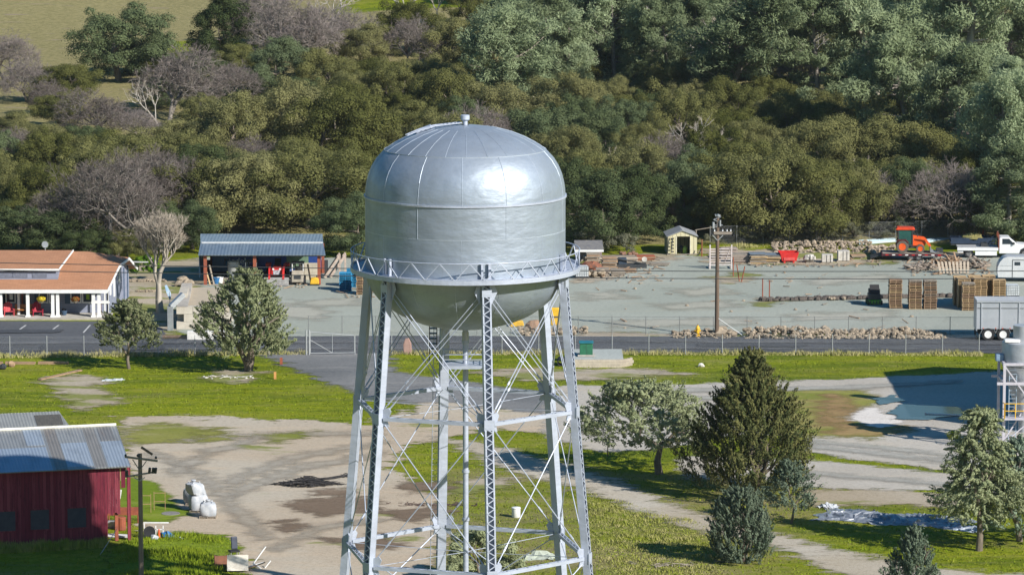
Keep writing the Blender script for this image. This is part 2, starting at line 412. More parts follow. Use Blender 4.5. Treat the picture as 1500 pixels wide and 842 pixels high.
sheet('bare_soil', [(60, 556), (110, 548), (150, 552), (150, 566), (170, 590), (120, 602), (90, 580)], SOIL, 2, .5)
sheet('bare_soil', [(300, 556), (330, 543), (390, 546), (372, 557), (335, 562)], SOIL, 2, .4)
sheet('bare_soil', [(690, 545), (760, 541), (940, 540), (1010, 548), (900, 556), (760, 556)], SOIL, 2, .5)
sheet('bare_soil', [(640, 720), (700, 700), (760, 704), (720, 716), (690, 726)], SOIL, 3, .4)
for q in ([(425, 738), (500, 726), (555, 732), (540, 750), (470, 756), (440, 748)], [(395, 768), (430, 760), (450, 772), (420, 780)],
          [(470, 716), (520, 718), (500, 726), (440, 728)], [(560, 752), (640, 742), (660, 752), (600, 766)], [(590, 708), (660, 706), (660, 718), (600, 722)],
          [(480, 790), (560, 785), (600, 800), (520, 806)]):
    sheet('damp_soil', q, MUD, 4, .35)
sheet('grass_patch', [(170, 800), (215, 790), (260, 782), (330, 784), (345, 800), (335, 820), (300, 845), (150, 860)], GREENGRASS, 6, .4, cover=False)
sheet('grass_patch', [(180, 700), (230, 706), (262, 742), (275, 756), (240, 766), (200, 764), (150, 740)], GREENGRASS, 6, .4, cover=False)

for q in ([(185, 628), (240, 621), (300, 627), (335, 636), (260, 648), (190, 652)], [(385, 638), (440, 634), (450, 644), (400, 648)], [(290, 634), (320, 630), (330, 646), (300, 648)]):
    sheet('grass_patch', q, THINGRASS, 5, .4, cover=False)
RUT = gravel_material('packed wheel rut', (.34, .29, .225), (.37, .335, .28), (.30, .25, .185), amp=.8, sharp=1.8)
RUTG = gravel_material('packed grey wheel rut', (.34, .325, .29), (.38, .37, .335), (.36, .37, .30), amp=.6, sharp=1.6)
for q in ([(240, 640), (400, 634), (560, 632), (560, 637), (400, 641), (240, 648)], [(330, 704), (420, 668), (560, 646), (560, 651), (430, 675), (340, 712)], [(330, 722), (430, 684), (560, 662), (560, 667), (440, 691), (340, 730)],
          [(225, 660), (300, 690), (350, 740), (400, 790), (385, 792), (335, 745), (290, 697), (220, 668)], [(400, 800), (470, 770), (560, 760), (560, 765), (475, 777), (410, 808)], [(250, 690), (300, 660), (380, 640), (384, 645), (310, 668), (258, 698)]):
    sheet('wheel_rut', q, RUT, 4, .35)
for q in ([(1190, 652), (1380, 672), (1500, 682), (1500, 687), (1380, 678), (1190, 657)], [(1190, 645), (1300, 655), (1420, 668), (1420, 673), (1300, 660), (1190, 650)], [(900, 572), (1240, 566), (1400, 558), (1400, 562), (1240, 571), (900, 578)], [(900, 583), (1130, 580), (1130, 584), (900, 589)], [(1190, 692), (1390, 708), (1500, 716), (1500, 719), (1390, 713), (1190, 697)]):
    sheet('wheel_rut', q, RUTG, 5, .35)
ASPHL = gravel_material('pale worn lane', (.10, .105, .115), (.125, .13, .14), (.145, .145, .15), amp=.7, sharp=1.2); ASPHD = gravel_material('dark asphalt patch', (.055, .06, .07), (.07, .075, .085), (.09, .09, .1), amp=.35, sharp=.3)
sheet('worn_lane', [(-200, 503), (300, 500), (900, 499), (1700, 503), (1700, 506), (900, 502), (300, 504), (-200, 507)], ASPHL, 6, .8); sheet('worn_lane', [(-200, 513), (300, 510), (900, 509), (1700, 512), (1700, 514), (900, 512), (300, 513), (-200, 516)], ASPHL, 6, .8)
sheet('asphalt_patch', [(60, 507), (240, 506), (240, 514), (60, 515)], ASPHD, 6, .5); sheet('asphalt_patch', [(1020, 504), (1180, 504), (1180, 510), (1020, 509)], ASPHD, 6, .5); sheet('asphalt_patch', [(-60, 484), (90, 484), (90, 489), (-60, 489)], ASPHD, 6, .5)
def painted_lines():
    m = mat('worn white road paint', (.55, .55, .55), (.4, .4, .4), 4, .8)
    for i, (x0, x1) in enumerate(((38, 22), (86, 71), (132, 122), (-10, -26))):
        a, b = G(x0, 476, .075), G(x1, 487, .075)
        o = MB().beam(a, b, .13, .008).build('parking_line', m); o['kind'] = 'structure'
painted_lines()

def water(px, name):
    m = MATS.get('standing water')
    if not m:
        m, nt, _, _ = nodes_of('standing water')
        e = N(nt, 'ShaderNodeAttribute', attribute_name='edge').outputs['Fac']
        en = noise(nt, objvec(nt, .4, 1, 1, world=True), .5, 5, .65)
        al = mapr(nt, mth(nt, 'ADD', e, mth(nt, 'MULTIPLY', mth(nt, 'SUBTRACT', en, .5), 2.2)), -.1, .1)
        finish(m, nt, (.03, .045, .06), .06, 0, None, alpha=al, spec=.6); MATS['standing water'] = m
    sheet(name, px, m, 7, .3)
water([(1298, 606), (1320, 594), (1400, 597), (1420, 608), (1360, 616), (1320, 616)], 'puddle')
water([(1278, 585), (1310, 580), (1325, 588), (1290, 594)], 'puddle')
0 and water([(1345, 572), (1400, 566), (1440, 560), (1420, 572), (1370, 578)], 'puddle')

# low blades of grass over the near lawns
def tufts():
    rg = np.random.default_rng(3); n = 60000
    px = rg.uniform(-30, 1530, n); py = rg.uniform(515, 850, n) ** 1.0
    u = (px - 750) / F; v = (421 - py) / F
    t = -CAMH / (-SP + v * CP); X = u * t; Y = (CP + v * SP) * t
    pts = np.c_[X, Y]; ok = np.ones(n, bool)
    for poly in BARE: ok &= ~inside(pts, poly)
    pts = pts[ok]; n = len(pts); h = rg.uniform(.03, .11, n) * (1 + 1.2 * (rg.random(n) > .95)); w = rg.uniform(.025, .07, n)
    a = rg.uniform(0, np.pi, n); lean = rg.normal(0, .07, (n, 2))
    c, s = np.cos(a) * w, np.sin(a) * w
    z0 = np.full(n, 0.0)
    V = np.stack([np.c_[pts[:, 0] - c, pts[:, 1] - s, z0], np.c_[pts[:, 0] + c, pts[:, 1] + s, z0], np.c_[pts + lean, h]], 1).reshape(-1, 3)
    me = bpy.data.meshes.new('grass_tufts'); me.from_pydata(V.tolist(), [], np.arange(3 * n).reshape(-1, 3).tolist())
    m, nt, _, _ = nodes_of('grass blades')
    v = objvec(nt, world=True)
    col = mixc(nt, mapr(nt, noise(nt, v, .35, 4, .6), .4, .62), (.12, .17, .007), (.20, .215, .03))
    col = mixc(nt, mapr(nt, noise(nt, v, 4, 2, .6), .45, .65), col, (.17, .215, .012))
    finish(m, nt, col, .9, spec=.1); me.materials.append(m)
    o = bpy.data.objects.new('grass_tufts', me); COL.objects.link(o)
    tag(o, 'short green and straw-coloured grass tufts over the near lawns', 'grass', kind='stuff')
tufts()
def weeds(name, px, n, h0, h1, c1, c2, seed, label):
    poly = plan(px); a = np.array(poly); rg = np.random.default_rng(seed); pts = rg.uniform(a.min(0), a.max(0), (n * 3, 2)); pts = pts[inside(pts, poly)][:n]; n = len(pts)
    cl = rg.uniform(a.min(0), a.max(0), (40, 2)); dd = np.min(np.linalg.norm(pts[:, None] - cl[None], axis=2), axis=1); k = np.clip(1.25 - dd * .7, .35, 1.2)
    h = rg.uniform(h0, h1, n) * k; ang = rg.uniform(0, np.pi, n); w = rg.uniform(.02, .045, n); lean = rg.normal(0, .09, (n, 2)); c, s_ = np.cos(ang) * w, np.sin(ang) * w; z = np.zeros(n)
    V = np.stack([np.c_[pts[:, 0] - c, pts[:, 1] - s_, z], np.c_[pts[:, 0] + c, pts[:, 1] + s_, z], np.c_[pts + lean, h]], 1).reshape(-1, 3)
    me = bpy.data.meshes.new(name); me.from_pydata(V.tolist(), [], np.arange(3 * n).reshape(-1, 3).tolist()); me.materials.append(mat(name + ' blades', c1, c2, .8, .9, spec=.1)); o = bpy.data.objects.new(name, me); COL.objects.link(o); tag(o, label, 'grass', kind='stuff')
weeds('tall_grass', [(165, 800), (215, 788), (262, 782), (330, 786), (350, 806), (330, 832), (310, 870), (150, 870)], 15000, .15, .5, (.13, .19, .008), (.22, .27, .02), 4, 'knee-high lush green grass between the barn pole and the scrap')
weeds('dry_grass', [(-40, 519), (230, 518), (450, 516), (450, 520), (230, 523), (-40, 525)], 4000, .2, .55, (.40, .36, .18), (.28, .28, .08), 5, 'straw-coloured long grass along the left road fence')
weeds('dry_grass', [(560, 516), (900, 516), (1440, 517), (1440, 522), (900, 520), (560, 520)], 7000, .15, .45, (.30, .31, .08), (.22, .27, .03), 6, 'ragged long grass along the right road fence')
weeds('dry_grass', [(1060, 366), (1160, 361), (1300, 357), (1420, 356), (1420, 350), (1250, 353), (1060, 357)], 6000, .2, .6, (.42, .35, .18), (.30, .28, .10), 7, 'tall straw-coloured grass below the rear wire fence')
weeds('barn_weeds', [(-60, 806), (158, 796), (158, 802), (-60, 814)], 5000, .2, .6, (.16, .22, .02), (.28, .28, .08), 8, 'weeds growing along the foot of the red barn wall')
weeds('meadow_grass', [(860, 720), (1040, 770), (1060, 800), (1060, 850), (880, 850), (860, 780)], 12000, .08, .28, (.34, .31, .13), (.20, .23, .03), 9, 'mixed straw and green meadow grass left of the round bush')

# ---------------------------------------------------------------- camera and daylight
cam = bpy.data.objects.new('camera', bpy.data.cameras.new('camera')); COL.objects.link(cam)
cam.location = (0, 0, CAMH); cam.rotation_euler = (R(90) - PITCH, 0, 0)
cam.data.sensor_width = 36; cam.data.lens = 36 * F / 1500; cam.data.clip_end = 8000; cam.data.clip_start = 1
sc.camera = cam
SUN = Vector((.763, -.646, 0)).normalized(); EL = R(31.5)
w = bpy.data.worlds.new('World'); sc.world = w; w.use_nodes = True
nt = w.node_tree; nt.nodes.clear()
sky = nt.nodes.new('ShaderNodeTexSky'); sky.sky_type = 'NISHITA'; sky.sun_disc = False
sky.sun_elevation = EL; sky.sun_rotation = math.atan2(SUN.x, SUN.y); sky.air_density = 1.3; sky.dust_density = .3; sky.ozone_density = 2.0
bg = nt.nodes.new('ShaderNodeBackground'); bg.inputs[1].default_value = .066
ow = nt.nodes.new('ShaderNodeOutputWorld'); hs = nt.nodes.new('ShaderNodeHueSaturation'); hs.inputs['Saturation'].default_value = 1.5; nt.links.new(sky.outputs[0], hs.inputs['Color']); nt.links.new(hs.outputs[0], bg.inputs[0]); nt.links.new(bg.outputs[0], ow.inputs[0])
sl = bpy.data.lights.new('sun', 'SUN'); sl.energy = 5.0; sl.angle = R(.5); sl.color = (1, .95, .87)
so = bpy.data.objects.new('sun', sl); COL.objects.link(so)
d = Vector((SUN.x * math.cos(EL), SUN.y * math.cos(EL), math.sin(EL)))
so.rotation_euler = d.to_track_quat('Z', 'Y').to_euler(); so.location = (100, 100, 120)
sc.view_settings.view_transform = 'Standard'; sc.view_settings.look = 'None'
sc.view_settings.exposure = .52; sc.view_settings.gamma = 1
sc.cycles.max_bounces = 6; sc.cycles.diffuse_bounces = 2; sc.cycles.glossy_bounces = 2; sc.cycles.transparent_max_bounces = 12
sc.cycles.transmission_bounces = 2; sc.cycles.use_denoising = True
# ---------------------------------------------------------------- the water tower
def tower():
    D = 218.0; K = F / 220.0                                   # px per metre at the tower
    ctr = P(682, 594, D); cx = ctr.x
    def z(py): return P(682, py, D).z
    def rad(py): return (152 + .092 * (py - 425)) / K
    T = thing('water_tower', 'silver domed steel water tower on six lattice legs', 'water tower', (cx, D, 0))
    rt = 146.5 / K; zs, zb = z(286), z(391)
    prof = [(146.5, 0), (146, 10), (144.5, 20), (141.5, 32), (137, 43), (130, 54.5), (118, 67.5), (107, 75), (90, 84), (70, 92), (46, 98.5), (22, 102), (6, 103)]
    bowl = []
    for i in range(0, 13):
        t = i / 12 * math.pi / 2; bowl.append((max(.3, rt * math.sin(t)), zb - (91 / K) * math.cos(t)))
    def ring(r, zz, t, h=None): return [(r, zz - (h or t)), (r + t, zz - (h or t)), (r + t, zz + (h or t)), (r, zz + (h or t))]
    MB().lathe(ring(rt - .01, zs, .075, .05), 96, cap=False).build('rim_band', ALU2, T)
    s = MB()
    s.lathe(ring(118 / K - .005, zs + 67.5 / K, .02, .02), 96, cap=False)
    for k in range(24):
        a = 2 * math.pi * (k + .1) / 24
        s.path([((r / K + .003) * math.cos(a), (r / K + .003) * math.sin(a), zs + h / K + .003) for r, h in prof[6:-2]], .013, 4)
    for k in range(14):
        a = 2 * math.pi * (k + .45) / 14
        s.path([((r / K + .003) * math.cos(a), (r / K + .003) * math.sin(a), zs + h / K) for r, h in prof[:7]], .016, 4)
    dome = build_multi('dome_roof', [(MB().lathe([(r / K, zs + h / K) for r, h in prof], 96, cap=False), ALU), (s, SEAM)], T, True)
    s = MB().lathe(ring(rt - .01, z(334), .016, .022), 96, cap=False)
    for k in range(7):
        a = 2 * math.pi * (k + .72) / 7
        s.tube(((rt + .002) * math.cos(a), (rt + .002) * math.sin(a), z(334)), ((rt + .002) * math.cos(a), (rt + .002) * math.sin(a), zs), .015, n=4)
        a += .45
        s.tube(((rt + .002) * math.cos(a), (rt + .002) * math.sin(a), zb), ((rt + .002) * math.cos(a), (rt + .002) * math.sin(a), z(334)), .012, n=4)
    shell = build_multi('tank_wall', [(MB().lathe([(rt, zb), (rt, zs)], 96, cap=False), ALU), (s, SEAM)], T, True)
    s = MB()
    for k in range(14):
        a = 2 * math.pi * (k + .3) / 14
        s.path([((r + .003) * math.cos(a), (r + .003) * math.sin(a), zz) for r, zz in bowl[2:]], .013, 4)
    build_multi('tank_bowl', [(MB().lathe(bowl, 96, cap=True), ALU), (s, SEAM)], T, True)
    # vent and roof hatch
    za = zs + 103 / K
    vent = MB().lathe([(.13, za - .05), (.13, za + .22), (.2, za + .25), (.24, za + .3), (.24, za + .52), (.2, za + .54)], 20).build('roof_vent', ALU2, T, True)
    hb = MB()
    ladder_r = [(6, 103.5), (46, 100), (70, 94), (88, 87)]
    aa = R(195)
    for off in (-.2, .2):
        hb.path([((r / K) * math.cos(aa) - off * math.sin(aa), (r / K) * math.sin(aa) + off * math.cos(aa), zs + h / K + .12) for r, h in ladder_r], .035, 5)
    for i in range(14):
        t = 8 + i * 6; hh = 103.5 - (t / 88) ** 2 * 16.5
        x, y, zz = (t / K) * math.cos(aa), (t / K) * math.sin(aa), zs + hh / K + .12
        hb.tube((x + .2 * math.sin(aa), y - .2 * math.cos(aa), zz), (x - .2 * math.sin(aa), y + .2 * math.cos(aa), zz), .02, n=4)
    hb.build('roof_ladder', ALU2, T)
    ha = R(182)
    MB().at(((60 / K) * math.cos(ha), (60 / K) * math.sin(ha), zs + 95 / K), ha, ry=R(20)).box(-.45, .45, -.4, .4, -.1, .16).build('roof_hatch', ALU2, T, bevel=.03)
    # balcony
    ri, ro = rt, 167.5 / K; zf = z(390); zr = zf + 25.5 / K
    b = MB().lathe([(ri - .02, zf - .03), (ro - .02, zf - .03), (ro - .02, zf), (ri - .02, zf)], 96, cap=False)
    b.f += []
    bal = b.build('balcony', ALU2, T)
    MB().lathe([(ro - .02, zf - .19), (ro + .03, zf - .19), (ro + .03, zf + .06), (ro - .02, zf + .06), (ro - .02, zf - .19)], 96, cap=False).build('toe_plate', ALU2, bal)
    def pol(r, a, zz): return (r * math.cos(a), r * math.sin(a), zz)
    n = 96; rr = MB(); rr.path([pol(ro, 2 * math.pi * i / n, zr) for i in range(n + 1)], .032, 6)
    rr.build('handrail', ALU2, bal); rr = MB()
    rr.path([pol(ro - .01, 2 * math.pi * i / n, zf + .1) for i in range(n + 1)], .02, 4)
    rr.build('handrail', ALU2, bal)
    rr = MB(); q = 24
    for i in range(q):
        a0, a1, a2 = [2 * math.pi * (i + t + .2) / q for t in (0, .5, 1)]
        rr.beam(pol(ro, a0, zr), pol(ro, a1, zf + .02), .055, .055); rr.beam(pol(ro, a1, zf + .02), pol(ro, a2, zr), .04, .04)
    rr.build('railing_brace', ALU2, bal)
    # legs: outward angle measured from the camera side
    lv = [403, 594, 805, 936]
    th = [R(12 + 60 * k) for k in range(6)]
    def node(k, py, dr=0.0, dt=0.0):
        a = th[k % 6]; r = rad(py) + dr
        o = Vector((math.sin(a), -math.cos(a), 0)); t = Vector((math.cos(a), math.sin(a), 0))
        p = o * r + t * dt; p.z = z(py) if py < 936 else .0; return p
    for k in range(6):
        a = th[k]; o = Vector((math.sin(a), -math.cos(a), 0)); t = Vector((math.cos(a), math.sin(a), 0))
        leg = MB()
        p, q_ = node(k, 400), node(k, 936); q_.z = .35; p.z = z(398)
        for s_ in (-1, 1):                                      # two channels
            w = t * (.235 * s_)
            leg.beam(p + w, q_ + w, .035, .40, up=o) if False else None
            d = (q_ - p)
            vs = []
            for e in (p, q_):
                for (so_, st) in ((-.185, 0), (.185, 0), (.185, -.08), (.155, -.08), (.155, -.025), (-.155, -.025), (-.155, -.08), (-.185, -.08)):
                    vs.append(e + o * so_ + t * (.235 * s_ + st * s_))
            m_ = 8
            leg.add(vs, [tuple(range(m_)), tuple(range(2 * m_ - 1, m_ - 1, -1))] + [(i, m_ + i, m_ + (i + 1) % m_, (i + 1) % m_) for i in range(m_)])
        # inner cover plate
        vs = [p - o * .19 + t * .24, p - o * .19 - t * .24, q_ - o * .19 - t * .24, q_ - o * .19 + t * .24]
        vs += [v_ - o * .02 for v_ in vs]
        leg.add(vs, [(0, 1, 2, 3), (7, 6, 5, 4), (0, 4, 5, 1), (1, 5, 6, 2), (2, 6, 7, 3), (3, 7, 4, 0)])
        L = leg.build('leg', ALU2, T)
        lc = MB(); nseg = 40; off = o * .195
        for i in range(nseg):
            f0, f1, f2 = i / nseg, (i + .5) / nseg, (i + 1) / nseg
            A, B_, C_ = [p.lerp(q_, f) + off for f in (f0, f1, f2)]
            lc.beam(A - t * .2, B_ + t * .2, .05, .015, up=o); lc.beam(B_ + t * .2, C_ - t * .2, .05, .015, up=o)
        for py in lv[1:3]:                                      # splice plates at the strut levels
            c = node(k, py); lc.at(c, a).box(-.27, .27, -.215, -.18, -.28, .28); lc.M = Matrix()
        c = node(k, 411); lc.at(c, a).box(-.26, .26, -.21, -.175, -.1, .3); lc.M = Matrix()
        lc.build('lacing', ALU2, L)
        c = node(k, 936); MB().at((c.x, c.y, 0), a).box(-.6, .6, -.6, .6, -.2, .3).build('footing', CONC, L)
        # bracket plates clamped to the tank above each leg
        br = MB().at((o.x * (rt + .07), o.y * (rt + .07), 0), a)
        br.box(-.27, -.16, -.12, .02, z(408), z(366)); br.box(.12, .27, -.12, .02, z(408), z(366))
        br.box(-.28, .28, -.16, -.122, z(398), z(388)); br.build('leg_bracket', ALU2, T)
        gus = MB().at((o.x * (rt - .02), o.y * (rt - .02), 0), a)
        gus.prism([(-.62, z(408)), (-.3, z(426)), (-.28, z(398)), (-.45, z(396))], -.1, -.06).build('gusset', ALU2, T)
        gus = MB().at((o.x * (rt - .02), o.y * (rt - .02), 0), a).prism([(.62, z(408)), (.45, z(396)), (.28, z(398)), (.3, z(426))], -.1, -.06)
        gus.build('gusset', ALU2, T)
        # horizontal struts: pairs of channels with a latticed top
        for py in lv[1:3]:
            A, B_ = node(k, py), node(k + 1, py); dirn = (B_ - A).normalized()
            A = A + dirn * .3; B_ = B_ - dirn * .3
            st = MB(); nn = dirn.cross(Vector((0, 0, 1)))
            for s_ in (-1, 1): st.beam(A + nn * .11 * s_, B_ + nn * .11 * s_, .05, .19)
            ln = (B_ - A).length; mseg = int(ln / .35)
            for i in range(mseg):
                f0, f1 = A.lerp(B_, i / mseg), A.lerp(B_, (i + 1) / mseg); sg = .1 if i % 2 else -.1
                st.beam(f0 + nn * sg + Vector((0, 0, .1)), f1 - nn * sg + Vector((0, 0, .1)), .04, .012)
            st.build('strut', ALU2, T)
            for e, sgn in ((A, 1), (B_, -1)):
                g = MB(); v_ = [e - dirn * .12 * sgn + Vector((0, 0, .5)), e + dirn * .28 * sgn + Vector((0, 0, .62)), e + dirn * .42 * sgn + Vector((0, 0, .42)), e + dirn * .2 * sgn + Vector((0, 0, -.1)), e + dirn * .3 * sgn + Vector((0, 0, -.42)), e - dirn * .12 * sgn + Vector((0, 0, -.4))]
                vv = [x + nn * .03 for x in v_] + [x - nn * .03 for x in v_]
                g.add(vv, [tuple(range(6)), tuple(range(11, 5, -1))] + [(i, 6 + i, 6 + (i + 1) % 6, (i + 1) % 6) for i in range(6)])
                g.build('gusset', ALU2, T)
        # tie rods
        for i in range(3):
            for fl in (0, 1):
                A, B_ = (node(k, lv[i]), node(k + 1, lv[i + 1])) if fl == 0 else (node(k + 1, lv[i]), node(k, lv[i + 1]))
                if i == 0: A = A + Vector((0, 0, -.25))
                dirn = B_ - A; hd = Vector((dirn.x, dirn.y, 0)).normalized()
                A = A + hd * .36 + Vector((0, 0, -.3)); B_ = B_ - hd * .36 + Vector((0, 0, .42))
                rod = MB(); nn = hd.cross(Vector((0, 0, 1)))
                if i == 0:
                    pr = Vector((hd.x * .5, hd.y * .5, .45)).normalized() * .14
                    pr = Vector((0, 0, .17)); 
                    for sg in (-1, 1):
                        rod.tube(A + pr * sg, B_ + pr * sg, .028, n=5)
                        e0, e1 = (B_ + pr * sg).lerp(A + pr * sg, .03), (B_ + pr * sg).lerp(A + pr * sg, .11); rod.tube(e0, e1, .048, n=6)
                        rod.tube((B_ + pr * sg).lerp(A + pr * sg, .22), (B_ + pr * sg).lerp(A + pr * sg, .245), .06, n=6)
                else:
                    rod.tube(A, B_, .032, n=6); rod.tube(B_.lerp(A, .1), B_.lerp(A, .14), .06, n=6)
                rod.build('tie_rod', ALU2, T)
    # riser, spider rods, work deck, ladder
    rp = 8.2 / K / 2
    rs = MB().tube((0, 0, -.1), (0, 0, zb - 88 / K), rp, n=20)
    for py in (500, 578, 690, 760): rs.tube((0, 0, z(py) - .07), (0, 0, z(py) + .07), rp + .05, n=20)
    rs.build('riser_pipe', ALU2, T, True)
    MB().tube((0, 0, z(503)), (0, 0, z(486)), rp + .03, n=20).build('riser_collar', GALV, T, True)
    for py in (594, 805):
        for k in range(6):
            A = node(k, py); B_ = Vector((0, 0, A.z - .1)); u = (A - B_).normalized()
            MB().tube(B_ + u * rp, A - u * .3, .018, n=5).build('spider_rod', ALU2, T)
    zd = z(532); dk = MB(); dk.box(-34 / K, 33 / K, -1.0, .9, zd - .16, zd)
    deck = dk.build('work_deck', ALU2, T)
    dr = MB()
    for x, y in ((-1.2, -1), (1.2, -1), (-1.2, .9), (1.2, .9)): dr.tube((x, y, zd), (x, y, zb - 52 / K), .035, n=5)
    for zz in (.35, .62):
        dr.path([(-1.2, -1, zd + zz), (1.2, -1, zd + zz), (1.2, .9, zd + zz), (-1.2, .9, zd + zz)], .025, 4)
    dr.build('deck_railing', ALU2, deck)
    lad = MB(); A, B_ = node(3, 420, .1, .42), node(3, 936, .1, .42); B_.z = .2; t = Vector((math.cos(th[3]), math.sin(th[3]), 0))
    for sg in (-1, 1): lad.tube(A + t * .17 * sg, B_ + t * .17 * sg, .018, n=4)
    for i in range(60): c = A.lerp(B_, i / 60); lad.tube(c - t * .17, c + t * .17, .011, n=4)
    lad.build('ladder', ALU2, T)
    cage = MB()
    for i in range(9):
        zz = z(470) - i * .28; cage.box(-55 / K + .1 * 0, -44 / K, 2.6, 3.1, zz, zz + .03)
    for x in (-55 / K, -44 / K): cage.box(x, x + .04, 2.6, 2.64, z(470) - 2.6, z(462)); cage.box(x, x + .04, 3.06, 3.1, z(470) - 2.6, z(462))
    cage.build('ladder_cage', DARK, T)
tower()
# ---------------------------------------------------------------- trees
def leaf_material(name, a, b, c=None, trans=.34, hue=.12):
    m, nt, _, _ = nodes_of(name)
    t = N(nt, 'ShaderNodeAttribute', attribute_name='tint').outputs['Fac']
    oi = nt.nodes.new('ShaderNodeObjectInfo').outputs['Random']
    col = mixc(nt, t, a, b)
    if c: col = mixc(nt, mth(nt, 'MULTIPLY', oi, .6), col, c)
    hsv = N(nt, 'ShaderNodeHueSaturation'); nt.links.new(col, hsv.inputs['Color'])
    nt.links.new(mth(nt, 'ADD', .7, mth(nt, 'MULTIPLY', oi, .6)), hsv.inputs['Value'])
    d = N(nt, 'ShaderNodeBsdfDiffuse'); tr = N(nt, 'ShaderNodeBsdfTranslucent'); mx = N(nt, 'ShaderNodeMixShader', Fac=trans)
    nt.links.new(hsv.outputs[0], d.inputs[0]); nt.links.new(hsv.outputs[0], tr.inputs[0])
    mx.inputs[0].default_value = trans
    o = nt.nodes.new('ShaderNodeOutputMaterial')
    nt.links.new(d.outputs[0], mx.inputs[1]); nt.links.new(tr.outputs[0], mx.inputs[2]); nt.links.new(mx.outputs[0], o.inputs[0])
    return m
def leafmesh(name, C, Nn, S, asp, tint, m, U=None, rng=None):
    """one small leaf-spray face per row: centre, normal, size"""
    n = len(C); Nn = Nn / (np.linalg.norm(Nn, axis=1, keepdims=True) + 1e-9)
    if U is None: U = rng.normal(size=(n, 3))
    U = U - Nn * (U * Nn).sum(1, keepdims=True); U /= np.linalg.norm(U, axis=1, keepdims=True) + 1e-9
    W = np.cross(Nn, U); s = S[:, None]; bend = Nn * s * .18
    V = np.stack([C - U * s, C - W * s * asp - bend, C + U * s, C + W * s * asp - bend], 1).reshape(-1, 3).astype(np.float32)
    me = bpy.data.meshes.new(name); me.vertices.add(4 * n); me.vertices.foreach_set('co', V.ravel())
    me.loops.add(4 * n); me.loops.foreach_set('vertex_index', np.arange(4 * n, dtype=np.int32))
    me.polygons.add(n); me.polygons.foreach_set('loop_start', np.arange(0, 4 * n, 4, dtype=np.int32))
    try: me.polygons.foreach_set('loop_total', np.full(n, 4, np.int32))
    except Exception: pass
    at = me.attributes.new('tint', 'FLOAT', 'POINT'); at.data.foreach_set('value', np.repeat(np.clip(tint, 0, 1), 4).astype(np.float32))
    me.materials.append(m); me.update(calc_edges=True); me.validate()
    return me
def unit(rng, n):
    v = rng.normal(size=(n, 3)); return v / np.linalg.norm(v, axis=1, keepdims=True)

def oak_crown(seed, m, r=4.6, rz=3.4, nc=100, n=44000, leaf=(.05, .11), zc=3.3, low=-.8):
    rng = np.random.default_rng(seed)
    d = unit(rng, nc * 3); d = d[d[:, 2] > low][:nc]; nc = len(d)
    rad = rng.uniform(.45, .98, nc) ** .8
    lob = 1 + .22 * np.sin(3 * np.arctan2(d[:, 1], d[:, 0]) + seed) + .12 * np.sin(5 * np.arctan2(d[:, 1], d[:, 0]) + 2 * seed)
    cc = d * rad[:, None] * np.array([r, r, rz]) * np.c_[lob, lob, np.ones(nc)]; cc[:, 2] += zc
    cr = r * rng.uniform(.11, .27, nc); w = cr ** 2; w /= w.sum()
    k = rng.choice(nc, n, p=w); e = unit(rng, n); e[:, 2] = np.where((e[:, 2] < -.3) & (rng.random(n) < .7), -e[:, 2], e[:, 2])
    rr = rng.uniform(.25, 1, n) ** .45 * (1 + .4 * (rng.random(n) > .82) * rng.random(n))
    C = cc[k] + e * (cr[k] * rr)[:, None] * np.array([1, 1, .8])
    Nn = e * 1.7 + rng.normal(0, .5, (n, 3)) + np.array([0, 0, .2])
    tint = rng.uniform(0, 1, nc)[k] * .55 + rng.uniform(0, .45, n)
    return leafmesh('crown', C, Nn, rng.uniform(*leaf, n), .55, tint, m, rng=rng)

def limb_mesh(name, segs, m, n=6):
    b = MB()
    for p, q, r0, r1 in segs: b.tube(p, q, r0, r1, n, cap=False)
    me = bpy.data.meshes.new(name); me.from_pydata(b.v, [], b.f); me.materials.append(m)
    me.polygons.foreach_set('use_smooth', [True] * len(me.polygons)); return me
def grow(rng, p, d, L, r, lev, segs, tips, up=.25, spread=.75, kids=(3, 4), maxlev=3):
    q = p + d * L * .5 + rng.normal(0, .06 * L, 3); e = q + (d + rng.normal(0, .18, 3) + np.array([0, 0, up * .3])) * L * .5
    segs.append((p, q, r, r * .8)); segs.append((q, e, r * .8, r * .55))
    if lev >= maxlev: tips.append((q, e, r)); return
    k = int(rng.integers(kids[0], kids[1] + 1)); ph = rng.uniform(0, 6.28)
    for i in range(k):
        a = ph + 6.283 * i / k + rng.normal(0, .3)
        u = np.cross(d, [0.3, .2, 1]); u /= np.linalg.norm(u) + 1e-9; v = np.cross(d, u)
        nd = d * (1 - spread * .45) + (u * math.cos(a) + v * math.sin(a)) * spread + np.array([0, 0, up])
        nd = nd / np.linalg.norm(nd); s = e if rng.random() < .7 else q + (e - q) * rng.random()
        grow(rng, s, nd, L * rng.uniform(.62, .85), r * .58, lev + 1, segs, tips, up, spread, kids, maxlev)
BARK = mat('grey tree bark', (.20, .165, .13), (.12, .10, .08), 4, .95, stretch=(1, 1, .3), bump=.4)
PALEBARK = mat('pale grey bark', (.40, .36, .30), (.28, .245, .2), 3, .95, stretch=(1, 1, .4))
TWIGBARK = mat('lichened grey bark', (.25, .225, .195), (.16, .14, .125), 3, .95)
def oak_trunk(seed, h=2.3):
    rng = np.random.default_rng(seed); segs = []; tips = []
    p = np.zeros(3); p[2] = -.3
    grow(rng, p, np.array([rng.normal(0, .1), rng.normal(0, .1), 1.0]), h, .3, 0, segs, tips, .15, .85, (3, 4), 2)
    return limb_mesh('trunk', segs, BARK)
